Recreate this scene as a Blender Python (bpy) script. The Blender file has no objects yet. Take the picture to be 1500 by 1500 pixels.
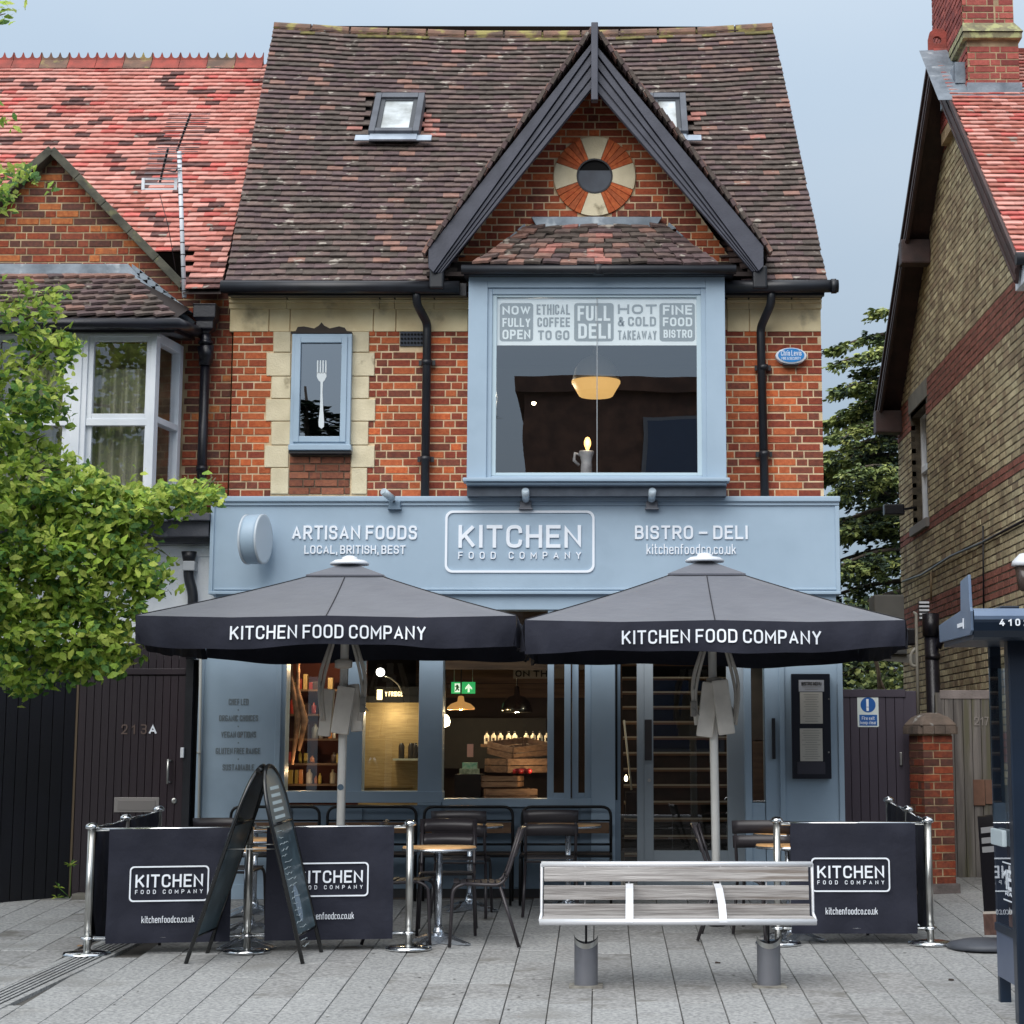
import bpy, bmesh, math, random
from mathutils import Vector, Matrix, Euler, noise
random.seed(7)
R = math.radians
sc = bpy.context.scene
col = sc.collection

# ------------------------------------------------------------------ camera
F_PX = 3000.0
TILT = math.atan(490 / 3000.0)
CAM = Vector((0, -19.7, 1.405))
cd = bpy.data.cameras.new('camera')
cam = bpy.data.objects.new('camera', cd)
col.objects.link(cam)
cam.location = CAM
cam.rotation_euler = (math.pi / 2 + TILT, 0, 0)
cd.sensor_fit = 'HORIZONTAL'
cd.sensor_width = 36
cd.lens = 36 * F_PX / 1500
cd.shift_x = -130 / 1500
cd.shift_y = -150 / 1500
cd.clip_end = 2000
sc.camera = cam

# ------------------------------------------------------------------ sky, sun, exposure
SUN_EL, SUN_AZ = R(43), R(203)
world = bpy.data.worlds.new('World')
sc.world = world
world.use_nodes = True
wt = world.node_tree
wt.nodes.clear()
def wn(t, **k):
    n = wt.nodes.new(t)
    for a, b in k.items(): setattr(n, a, b)
    return n
sky = wn('ShaderNodeTexSky', sky_type='NISHITA')
sky.sun_disc = False
sky.sun_elevation = SUN_EL
sky.sun_rotation = SUN_AZ
sky.air_density = 1.0
sky.dust_density = 2.0
tc = wn('ShaderNodeTexCoord')
sep = wn('ShaderNodeSeparateXYZ')
wt.links.new(tc.outputs['Generated'], sep.inputs[0])
grad = wn('ShaderNodeMapRange')
grad.inputs['From Min'].default_value = 0.0
grad.inputs['From Max'].default_value = 1.0
grad.inputs['To Min'].default_value = 1.0
grad.inputs['To Max'].default_value = 4.6
wt.links.new(sep.outputs[2], grad.inputs['Value'])
cl = wn('ShaderNodeTexNoise')
cl.inputs['Scale'].default_value = 1.6
cl.inputs['Detail'].default_value = 5
cmap = wn('ShaderNodeMapping')
cmap.inputs['Scale'].default_value = (1, 1, 2.5)
cmap.inputs['Location'].default_value = (3.1, 0.4, 1.0)
wt.links.new(tc.outputs['Generated'], cmap.inputs[0])
wt.links.new(cmap.outputs[0], cl.inputs['Vector'])
cr = wn('ShaderNodeMix', data_type='RGBA')
cr.inputs['A'].default_value = (3.45, 4.65, 6.0, 1)
cr.inputs['B'].default_value = (4.4, 5.35, 6.35, 1)
crf = wn('ShaderNodeMapRange')
crf.inputs['From Min'].default_value = 0.35
crf.inputs['From Max'].default_value = 0.68
wt.links.new(cl.outputs['Fac'], crf.inputs['Value'])
wt.links.new(crf.outputs[0], cr.inputs['Factor'])
mul = wn('ShaderNodeMix', data_type='RGBA', blend_type='MULTIPLY')
mul.inputs['Factor'].default_value = 1
zen = wn('ShaderNodeMix', data_type='RGBA')
zen.inputs['B'].default_value = (5.3, 5.5, 5.75, 1)
zf = wn('ShaderNodeMapRange')
zf.inputs['From Min'].default_value = 0.15
zf.inputs['From Max'].default_value = 0.9
wt.links.new(sep.outputs[2], zf.inputs['Value'])
wt.links.new(zf.outputs[0], zen.inputs['Factor'])
wt.links.new(cr.outputs['Result'], zen.inputs['A'])
wt.links.new(zen.outputs['Result'], mul.inputs['A'])
wt.links.new(grad.outputs[0], mul.inputs['B'])
mx = wn('ShaderNodeMix', data_type='RGBA')
mx.inputs['Factor'].default_value = 0.85
wt.links.new(sky.outputs[0], mx.inputs['A'])
wt.links.new(mul.outputs['Result'], mx.inputs['B'])
bg = wn('ShaderNodeBackground')
bg.inputs['Strength'].default_value = 0.048
wt.links.new(mx.outputs['Result'], bg.inputs['Color'])
wo = wn('ShaderNodeOutputWorld')
wt.links.new(bg.outputs[0], wo.inputs[0])

sl = bpy.data.lights.new('sun', 'SUN')
sl.energy = 2.0
sl.angle = R(60)
sl.color = (1.0, 0.965, 0.92)
sun = bpy.data.objects.new('sun', sl)
col.objects.link(sun)
_sd = Vector((math.sin(SUN_AZ) * math.cos(SUN_EL), math.cos(SUN_AZ) * math.cos(SUN_EL), math.sin(SUN_EL)))
sun.rotation_euler = (-_sd).to_track_quat('-Z', 'Y').to_euler()
sun.location = (-5, -12, 20)
vs = sc.view_settings
vs.view_transform = 'Standard'
vs.look = 'None'
vs.exposure = 0.55
vs.gamma = 1
vs.use_curve_mapping = False
sc.cycles.max_bounces = 8
sc.cycles.transparent_max_bounces = 12
sc.cycles.use_denoising = True

# ------------------------------------------------------------------ placing helpers
CT, ST = math.cos(TILT), math.sin(TILT)
def ray(px, py):
    u, v = (px - 880) / F_PX, (600 - py) / F_PX
    return Vector((u, CT - v * ST, ST + v * CT))
def P(px, py, Y):
    r = ray(px, py)
    return CAM + r * ((Y - CAM.y) / r.y)
def PX(px, py, X):
    r = ray(px, py)
    return CAM + r * ((X - CAM.x) / r.x)
def rect(x0, y0, x1, y1, Y):
    m = (y0 + y1) / 2; n = (x0 + x1) / 2
    return P(x0, m, Y).x, P(x1, m, Y).x, P(n, y1, Y).z, P(n, y0, Y).z
def pix(p):
    d = p - CAM
    w = d.y * CT + d.z * ST
    return 880 + F_PX * d.x / w, 600 - F_PX * (-d.y * ST + d.z * CT) / w, w
SL = 0.045
def gz(y): return SL * max(-9.0, min(y, 4.0))

# ------------------------------------------------------------------ materials
def C(r, g, b, k=1.0):
    def f(c):
        c /= 255.0
        return (c / 12.92 if c <= 0.04045 else ((c + 0.055) / 1.055) ** 2.4) * k
    return (f(r), f(g), f(b), 1)
MATS = {}
def M(name, c1, c2=None, scale=4.0, rough=0.6, metal=0.0, bump=0.0, bscale=60.0, island=0.0, spec=0.5,
      c3=None, s3=1.0, t3=0.6, w3=0.1, emit=None, estr=0.0, sheen=0.0, trans=0.0, stretch=None, coat=0.0):
    m = bpy.data.materials.new(name); m.use_nodes = True
    nt = m.node_tree; N = nt.nodes; L = nt.links
    b = N['Principled BSDF']
    geo = N.new('ShaderNodeNewGeometry')
    vec = geo.outputs['Position']
    if stretch:
        mp = N.new('ShaderNodeMapping'); mp.inputs['Scale'].default_value = stretch
        L.new(vec, mp.inputs[0]); vec = mp.outputs[0]
    def noise_(s, d=5.0):
        n = N.new('ShaderNodeTexNoise'); n.inputs['Scale'].default_value = s; n.inputs['Detail'].default_value = d
        L.new(vec, n.inputs['Vector']); return n.outputs['Fac']
    def rng(src, a, z, lo=0.0, hi=1.0):
        r = N.new('ShaderNodeMapRange'); r.inputs['From Min'].default_value = a; r.inputs['From Max'].default_value = z
        r.inputs['To Min'].default_value = lo; r.inputs['To Max'].default_value = hi
        L.new(src, r.inputs['Value']); return r.outputs[0]
    def mix(f, a, z, bt='MIX'):
        x = N.new('ShaderNodeMix'); x.data_type = 'RGBA'; x.blend_type = bt
        if isinstance(f, (int, float)): x.inputs['Factor'].default_value = f
        else: L.new(f, x.inputs['Factor'])
        for s, v in (('A', a), ('B', z)):
            if isinstance(v, tuple): x.inputs[s].default_value = v
            else: L.new(v, x.inputs[s])
        return x.outputs['Result']
    c = c1
    if c2 is not None: c = mix(rng(noise_(scale), 0.35, 0.65), c1, c2)
    if c3 is not None: c = mix(rng(noise_(s3, 8.0), t3, t3 + w3), c, c3)
    if island:
        oi = N.new('ShaderNodeObjectInfo')
        ad = N.new('ShaderNodeMath'); ad.operation = 'ADD'
        L.new(geo.outputs['Random Per Island'], ad.inputs[0]); L.new(oi.outputs['Random'], ad.inputs[1])
        fr = N.new('ShaderNodeMath'); fr.operation = 'FRACT'; L.new(ad.outputs[0], fr.inputs[0])
        k = rng(fr.outputs[0], 0, 1, 1 - island, 1 + island)
        cb = N.new('ShaderNodeCombineColor')
        for i in range(3): L.new(k, cb.inputs[i])
        c = mix(1.0, c, cb.outputs[0], 'MULTIPLY')
    if isinstance(c, tuple): b.inputs['Base Color'].default_value = c
    else: L.new(c, b.inputs['Base Color'])
    b.inputs['Roughness'].default_value = rough
    b.inputs['Metallic'].default_value = metal
    b.inputs['Specular IOR Level'].default_value = spec
    if sheen: b.inputs['Sheen Weight'].default_value = sheen; b.inputs['Sheen Roughness'].default_value = 0.5
    if coat: b.inputs['Coat Weight'].default_value = coat; b.inputs['Coat Roughness'].default_value = 0.1
    if bump:
        bp = N.new('ShaderNodeBump'); bp.inputs['Strength'].default_value = min(1, bump); bp.inputs['Distance'].default_value = 0.01
        L.new(noise_(bscale, 6.0), bp.inputs['Height']); L.new(bp.outputs[0], b.inputs['Normal'])
    if emit is not None:
        b.inputs['Emission Color'].default_value = emit; b.inputs['Emission Strength'].default_value = estr
    if trans:
        tr = N.new('ShaderNodeBsdfTranslucent'); ms = N.new('ShaderNodeMixShader'); ms.inputs[0].default_value = trans
        if isinstance(c, tuple): tr.inputs[0].default_value = c
        else: L.new(c, tr.inputs[0])
        L.new(b.outputs[0], ms.inputs[1]); L.new(tr.outputs[0], ms.inputs[2])
        L.new(ms.outputs[0], N['Material Output'].inputs[0])
    MATS[name] = m
    return m
def glass(name, refl=0.3, tint=(1, 1, 1, 1), rough=0.0, wav=0.0):
    m = bpy.data.materials.new(name); m.use_nodes = True
    nt = m.node_tree; N = nt.nodes; L = nt.links
    N.remove(N['Principled BSDF'])
    t = N.new('ShaderNodeBsdfTransparent'); t.inputs[0].default_value = tint
    g = N.new('ShaderNodeBsdfGlossy'); g.inputs['Roughness'].default_value = rough
    g.inputs[0].default_value = (0.95, 0.97, 1, 1)
    fr = N.new('ShaderNodeFresnel'); fr.inputs[0].default_value = 1.5
    a = N.new('ShaderNodeMath'); a.operation = 'ADD'; a.use_clamp = True; a.inputs[1].default_value = refl
    L.new(fr.outputs[0], a.inputs[0])
    if wav:
        geo = N.new('ShaderNodeNewGeometry')
        n = N.new('ShaderNodeTexNoise'); n.inputs['Scale'].default_value = 1.3; n.inputs['Detail'].default_value = 1
        L.new(geo.outputs['Position'], n.inputs['Vector'])
        bp = N.new('ShaderNodeBump'); bp.inputs['Strength'].default_value = wav; bp.inputs['Distance'].default_value = 0.01
        L.new(n.outputs['Fac'], bp.inputs['Height']); L.new(bp.outputs[0], g.inputs['Normal'])
    gb = N.new('ShaderNodeNewGeometry'); iv = N.new('ShaderNodeMath'); iv.operation = 'SUBTRACT'; iv.inputs[0].default_value = 1
    L.new(gb.outputs['Backfacing'], iv.inputs[1]); mm = N.new('ShaderNodeMath'); mm.operation = 'MULTIPLY'
    L.new(a.outputs[0], mm.inputs[0]); L.new(iv.outputs[0], mm.inputs[1]); a = mm
    ms = N.new('ShaderNodeMixShader')
    L.new(a.outputs[0], ms.inputs[0]); L.new(t.outputs[0], ms.inputs[1]); L.new(g.outputs[0], ms.inputs[2])
    L.new(ms.outputs[0], N['Material Output'].inputs[0])
    return m

mortar = M('mortar_lime', C(226, 202, 166), C(196, 172, 138), 9, 0.9, bump=0.4)
mortar_grey = M('mortar_grey', C(92, 84, 70), C(58, 52, 44), 7, 0.9, bump=0.4)
mortar_dark = M('mortar_soot', C(190, 168, 134), C(136, 116, 92), 6, 0.9, bump=0.4)
def brickm(n, c1, c2, isl=0.15): return M(n, c1, c2, 26, 0.85, bump=0.6, bscale=90, island=isl, spec=0.3, c3=C(104, 62, 50), s3=3.2, t3=0.60, w3=0.2)
B_RED = [brickm('brick_orange', C(186, 102, 64), C(166, 86, 54)), brickm('brick_red', C(168, 86, 58), C(148, 72, 50)),
         brickm('brick_deep_red', C(148, 74, 54), C(126, 60, 48)), brickm('brick_brown', C(132, 74, 58), C(108, 62, 52)),
         brickm('brick_bright', C(206, 112, 66), C(184, 88, 52))]
W_RED = [5, 6, 4, 2, 1]
B_LEFT = [brickm('brick_soot_red', C(140, 74, 54), C(112, 60, 48)), brickm('brick_soot_dark', C(104, 66, 56), C(82, 56, 50)),
          brickm('brick_amber', C(186, 114, 66), C(160, 90, 54)), brickm('brick_rust', C(150, 76, 50), C(124, 58, 42))]
W_LEFT = [5, 4, 2, 4]
def ybrick(n, c1, c2): return M(n, c1, c2, 22, 0.9, bump=0.6, bscale=90, island=0.22, spec=0.25, c3=C(122, 106, 86), s3=1.6, t3=0.52, w3=0.25)
B_YEL = [ybrick('brick_gault', C(178, 166, 136), C(152, 140, 114)), ybrick('brick_gault_pale', C(196, 186, 154), C(170, 160, 130)),
         ybrick('brick_gault_brown', C(156, 140, 116), C(132, 118, 98)),
         M('brick_band_red', C(142, 92, 80), C(120, 78, 70), 22, 0.9, bump=0.6, bscale=90, island=0.2, spec=0.25)]
W_YEL = [6, 3, 3]
def tilem(n, c1, c2, lich=C(160, 152, 142), t3=0.63, isl=0.10): return M(n, c1, c2, 14, 0.85, bump=0.7, bscale=70, island=isl, spec=0.25, c3=lich, s3=7, t3=t3, w3=0.05)
T_MAIN = [tilem('tile_brown', C(116, 98, 92), C(94, 80, 78)), tilem('tile_plum', C(104, 86, 86), C(84, 72, 72)),
          tilem('tile_umber', C(96, 86, 80), C(78, 70, 66)), tilem('tile_warm', C(148, 114, 102), C(124, 96, 88)),
          tilem('tile_rose', C(176, 122, 112), C(150, 104, 96)), tilem('tile_moss', C(118, 110, 66), C(84, 78, 54), C(150, 146, 84))]
T_RED = [tilem('tile_scarlet', C(200, 134, 122), C(184, 122, 112), C(190, 120, 108), 0.7, 0.14), tilem('tile_coral', C(210, 154, 142), C(194, 140, 130), C(150, 90, 84), 0.7, 0.14),
         tilem('tile_char', C(112, 80, 76), C(88, 66, 64)), tilem('tile_faded', C(188, 122, 108), C(160, 100, 90)), tilem('tile_red_dull', C(200, 108, 100), C(180, 94, 88), C(120, 80, 72), 0.66, 0.2)]
under = M('roof_underlay', C(44, 36, 34), rough=0.95)
ridgem = M('ridge_tile_clay', C(130, 98, 82), C(96, 78, 68), 6, 0.85, bump=0.6, c3=C(150, 140, 84), s3=5, t3=0.55)
ridgered = M('ridge_tile_red', C(160, 76, 66), C(124, 66, 58), 7, 0.85, bump=0.6)
stone = M('bath_stone', C(246, 228, 186), C(226, 204, 160), 3.0, 0.85, bump=0.35, bscale=40, c3=C(120, 102, 76), s3=2.2, t3=0.58, w3=0.15, spec=0.3)
stone2 = M('quoin_stone', C(226, 214, 184), C(208, 196, 166), 5, 0.88, bump=0.5, bscale=60, c3=C(120, 108, 84), s3=4.0, t3=0.62, spec=0.3)
lead = M('lead_flashing', C(136, 146, 156), C(100, 110, 120), 5, 0.5, 0.3, bump=0.4, bscale=15, c3=C(170, 178, 184), s3=6, t3=0.6)
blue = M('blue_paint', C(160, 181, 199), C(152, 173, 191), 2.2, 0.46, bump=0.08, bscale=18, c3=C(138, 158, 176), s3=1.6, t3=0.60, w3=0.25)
blue_shade = M('blue_paint_shaded', C(112, 132, 150), C(104, 124, 142), 1.5, 0.42, bump=0.04, bscale=30)  # darker copy of the blue paint, with shade put into its colour
white_letter = M('white_lettering', C(236, 242, 250), rough=0.35)
white_paint = M('white_paint', C(226, 230, 236), C(212, 218, 226), 3, 0.4)
render_w = M('white_render', C(236, 240, 244), C(220, 225, 232), 2.5, 0.85, bump=0.4, c3=C(150, 152, 156), s3=2.4, t3=0.62)
navy = M('bargeboard_navy', C(70, 72, 84), C(58, 60, 72), 6, 0.5, bump=0.15, stretch=(1, 1, 1))
black_pl = M('black_plastic', C(34, 36, 42), C(26, 27, 32), 4, 0.4)
black_iron = M('black_cast_iron', C(24, 24, 34), C(16, 16, 24), 6, 0.35, bump=0.2)
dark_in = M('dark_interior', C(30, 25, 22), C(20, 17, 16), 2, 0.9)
void = M('dark_void', C(12, 12, 14), rough=0.95)
plum = M('plum_door_paint', C(42, 30, 38), C(34, 25, 33), 2, 0.5, bump=0.25, bscale=20, stretch=(1, 1, 0.15))
nightblue = M('black_blue_gate', C(13, 14, 26), C(9, 10, 19), 2, 0.6, bump=0.2)
steel = M('brushed_steel', C(196, 196, 192), C(176, 176, 172), 10, 0.28, 0.9)
chrome = M('polished_chrome', C(220, 222, 224), rough=0.12, metal=1.0)
alu = M('cast_aluminium', C(206, 212, 220), rough=0.22, metal=0.95)
canvas = M('banner_canvas', C(42, 44, 56), C(36, 38, 49), 3, 0.8, bump=1.0, bscale=9, spec=0.25)
canopy_m = M('canopy_canvas', C(88, 91, 102), C(80, 83, 94), 3, 0.6, bump=0.8, bscale=5, spec=0.45, sheen=0.5, c3=C(80, 82, 92), s3=1.0, t3=0.62, w3=0.3)  # lighter than the valance cloth: sky sheen put into the colour
pole_m = M('umbrella_pole', C(240, 240, 236), C(226, 226, 222), 4, 0.4, c3=C(90, 88, 84), s3=9, t3=0.7)
strap_m = M('umbrella_strut', C(214, 210, 202), C(196, 192, 184), 4, 0.6)
chair_m = M('chair_paint', C(50, 46, 50), C(44, 40, 44), 4, 0.38, spec=0.5)
tubem = M('black_tube', C(22, 22, 24), rough=0.3, metal=0.3)
wood_top = M('beech_tabletop', C(222, 176, 122), C(202, 154, 102), 3, 0.45, stretch=(1, 9, 1))
wood_grey = M('weathered_teak', C(184, 181, 179), C(142, 138, 136), 6, 0.95, bump=0.6, bscale=22, stretch=(0.35, 5, 9), island=0.14, spec=0.2, c3=C(128, 120, 114), s3=3.2, t3=0.6)
wood_gate = M('weathered_gate_board', C(124, 119, 115), C(94, 90, 88), 4, 0.85, bump=0.7, bscale=14, stretch=(6, 2, 0.35), island=0.2, c3=C(94, 92, 76), s3=1.4, t3=0.56)
wood_brown = M('brown_wood', C(112, 84, 60), C(84, 60, 44), 5, 0.7, bump=0.3, stretch=(0.5, 3, 5), island=0.15)
satin = M('satin_white_metal', C(226, 228, 232), rough=0.4, metal=0.4)
grey_cyl = M('grey_powder_steel', C(120, 122, 128), C(106, 108, 116), 3, 0.45, 0.3, c3=C(90, 88, 90), s3=3, t3=0.6)
slabm = M('paving_concrete', C(166, 167, 166), C(128, 129, 130), 38, 0.86, bump=0.5, bscale=70, island=0.055, spec=0.35, c3=C(126, 125, 122), s3=1.3, t3=0.58, w3=0.2)
slabm2 = M('paving_concrete_brown', C(158, 158, 157), C(122, 122, 122), 30, 0.86, bump=0.5, bscale=70, island=0.055, spec=0.35, c3=C(108, 106, 101), s3=3.4, t3=0.54, w3=0.2)
jointm = M('joint_sand', C(84, 82, 79), rough=0.95)
shelter = M('shelter_navy', C(15, 34, 54), C(12, 28, 46), 2, 0.4, 0.1, coat=0.15)
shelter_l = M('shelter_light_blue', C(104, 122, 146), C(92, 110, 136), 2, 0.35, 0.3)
G_UP = glass('window_glass_upper', 0.20, wav=0.12)
G_SHOP = glass('shop_glass', 0.05, tint=(0.96, 0.98, 0.97, 1))
G_HOUSE = glass('house_glass', 0.12, wav=0.3)
bulb = M('lit_bulb', C(255, 230, 180), rough=0.3, emit=(1, 0.82, 0.5, 1), estr=14)

# ------------------------------------------------------------------ mesh helpers
ORG = {}
def org(o):
    return ORG.get(o.name, Vector((0, 0, 0))) if o else Vector((0, 0, 0))
class MB:
    def __init__(s): s.v = []; s.f = []; s.m = []; s.sm = []
    def add(s, vs, fs, m=0, smooth=False):
        n = len(s.v); s.v += [Vector(a) for a in vs]
        for f in fs: s.f.append([n + i for i in f]); s.m.append(m); s.sm.append(smooth)
        return s
    def box(s, x0, x1, y0, y1, z0, z1, m=0, mat=None):
        vs = [(x, y, z) for x in (x0, x1) for y in (y0, y1) for z in (z0, z1)]
        if mat is not None: vs = [mat @ Vector(a) for a in vs]
        return s.add(vs, [(0, 1, 3, 2), (4, 6, 7, 5), (0, 4, 5, 1), (2, 3, 7, 6), (0, 2, 6, 4), (1, 5, 7, 3)], m)
    def bbox(s, x0, x1, y0, y1, z0, z1, b=0.01, m=0, mat=None):      # box with chamfered long edges
        bm = bmesh.new(); bmesh.ops.create_cube(bm, size=1)
        for v in bm.verts: v.co = Vector(((x0 + x1) / 2 + v.co.x * (x1 - x0), (y0 + y1) / 2 + v.co.y * (y1 - y0), (z0 + z1) / 2 + v.co.z * (z1 - z0)))
        bmesh.ops.bevel(bm, geom=bm.edges[:] + bm.verts[:], offset=b, segments=2, affect='EDGES', profile=0.7)
        bm.verts.index_update()
        vs = [v.co.copy() for v in bm.verts]
        if mat is not None: vs = [mat @ a for a in vs]
        s.add(vs, [[v.index for v in f.verts] for f in bm.faces], m); bm.free(); return s
    def prism(s, poly, y0, y1, m=0):                                  # polygon in XZ, between y0 (front) and y1
        n = len(poly)
        vs = [(x, y0, z) for x, z in poly] + [(x, y1, z) for x, z in poly]
        fs = [list(range(n)), list(range(2 * n - 1, n - 1, -1))] + [(i, n + i, n + (i + 1) % n, (i + 1) % n) for i in range(n)]
        return s.add(vs, fs, m)
    def tube(s, pts, r, n=8, m=0, closed=False):
        pts = [Vector(p) for p in pts]; k = len(pts); rs = r if isinstance(r, (list, tuple)) else [r] * k
        base = len(s.v); prev = None
        for i, p in enumerate(pts):
            a = pts[(i - 1) % k] if (i or closed) else p
            b = pts[(i + 1) % k] if (i < k - 1 or closed) else p
            t = (b - a).normalized()
            if prev is None:
                u = t.cross(Vector((0, 0, 1)))
                if u.length < 0.05: u = t.cross(Vector((0, 1, 0)))
            else: u = prev - t * prev.dot(t)
            u.normalize(); prev = u; w = t.cross(u)
            for j in range(n):
                q = 2 * math.pi * j / n
                s.v.append(p + (u * math.cos(q) + w * math.sin(q)) * rs[i])
        for i in range(k if closed else k - 1):
            for j in range(n):
                i2 = (i + 1) % k
                s.f.append([base + i * n + j, base + i * n + (j + 1) % n, base + i2 * n + (j + 1) % n, base + i2 * n + j]); s.m.append(m); s.sm.append(True)
        if not closed:
            s.f.append([base + j for j in range(n)][::-1]); s.m.append(m); s.sm.append(False)
            s.f.append([base + (k - 1) * n + j for j in range(n)]); s.m.append(m); s.sm.append(False)
        return s
    def lathe(s, prof, c=(0, 0, 0), n=24, m=0, mat=None, smooth=True):
        c = Vector(c); base = len(s.v); k = len(prof)
        for r, z in prof:
            for j in range(n):
                q = 2 * math.pi * j / n
                v = Vector((r * math.cos(q), r * math.sin(q), z))
                if mat is not None: v = mat @ v
                s.v.append(c + v)
        for i in range(k - 1):
            for j in range(n):
                s.f.append([base + i * n + j, base + i * n + (j + 1) % n, base + (i + 1) * n + (j + 1) % n, base + (i + 1) * n + j]); s.m.append(m); s.sm.append(smooth)
        if prof[0][0] > 1e-4: s.f.append([base + j for j in range(n)][::-1]); s.m.append(m); s.sm.append(False)
        if prof[-1][0] > 1e-4: s.f.append([base + (k - 1) * n + j for j in range(n)]); s.m.append(m); s.sm.append(False)
        return s
    def build(s, name, mats, parent=None, bevel=0.0, kind=None, label=None):
        o = org(parent)
        me = bpy.data.meshes.new(name)
        me.from_pydata([v - o for v in s.v], [], s.f)
        for a in (mats if isinstance(mats, (list, tuple)) else [mats]): me.materials.append(a)
        me.polygons.foreach_set('material_index', s.m)
        me.polygons.foreach_set('use_smooth', s.sm)
        me.update()
        ob = bpy.data.objects.new(name, me); col.objects.link(ob)
        if parent is not None: ob.parent = parent
        ORG[ob.name] = o
        if bevel:
            b = ob.modifiers.new('bevel', 'BEVEL'); b.width = bevel; b.segments = 2; b.limit_method = 'ANGLE'; b.angle_limit = R(40)
        if kind: ob['kind'] = kind
        if label: ob['label'] = label
        return ob
def arc(a, b, c, r=0.05, n=5):
    """points rounding the corner b between a and c"""
    a, b, c = Vector(a), Vector(b), Vector(c)
    p = b + (a - b).normalized() * r; q = b + (c - b).normalized() * r
    return [p.lerp(b, t).lerp(b.lerp(q, t), t) for t in [i / n for i in range(n + 1)]]
def path(pts, r=0.05):
    out = [Vector(pts[0])]
    for i in range(1, len(pts) - 1): out += arc(pts[i - 1], pts[i], pts[i + 1], r)
    return out + [Vector(pts[-1])]
def empty(name, loc=(0, 0, 0), label=None, cat=None, group=None, parent=None, kind=None):
    o = bpy.data.objects.new(name, None); col.objects.link(o); o.empty_display_size = 0.1
    o.location = Vector(loc) - org(parent)
    if parent is not None: o.parent = parent
    ORG[o.name] = Vector(loc)
    return tag(o, label, cat, group, kind)
def tag(o, label=None, cat=None, group=None, kind=None):
    if label: o['label'] = label
    if cat: o['category'] = cat
    if group: o['group'] = group
    if kind: o['kind'] = kind
    return o
def copy_tree(o, parent=None):
    c = o.copy(); col.objects.link(c)
    if parent is not None: c.parent = parent
    for ch in list(o.children): copy_tree(ch, c)
    return c
def box(name, x0, x1, y0, y1, z0, z1, m, parent=None, bevel=0.0, **k):
    return MB().box(x0, x1, y0, y1, z0, z1).build(name, m, parent, bevel, **k)
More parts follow.
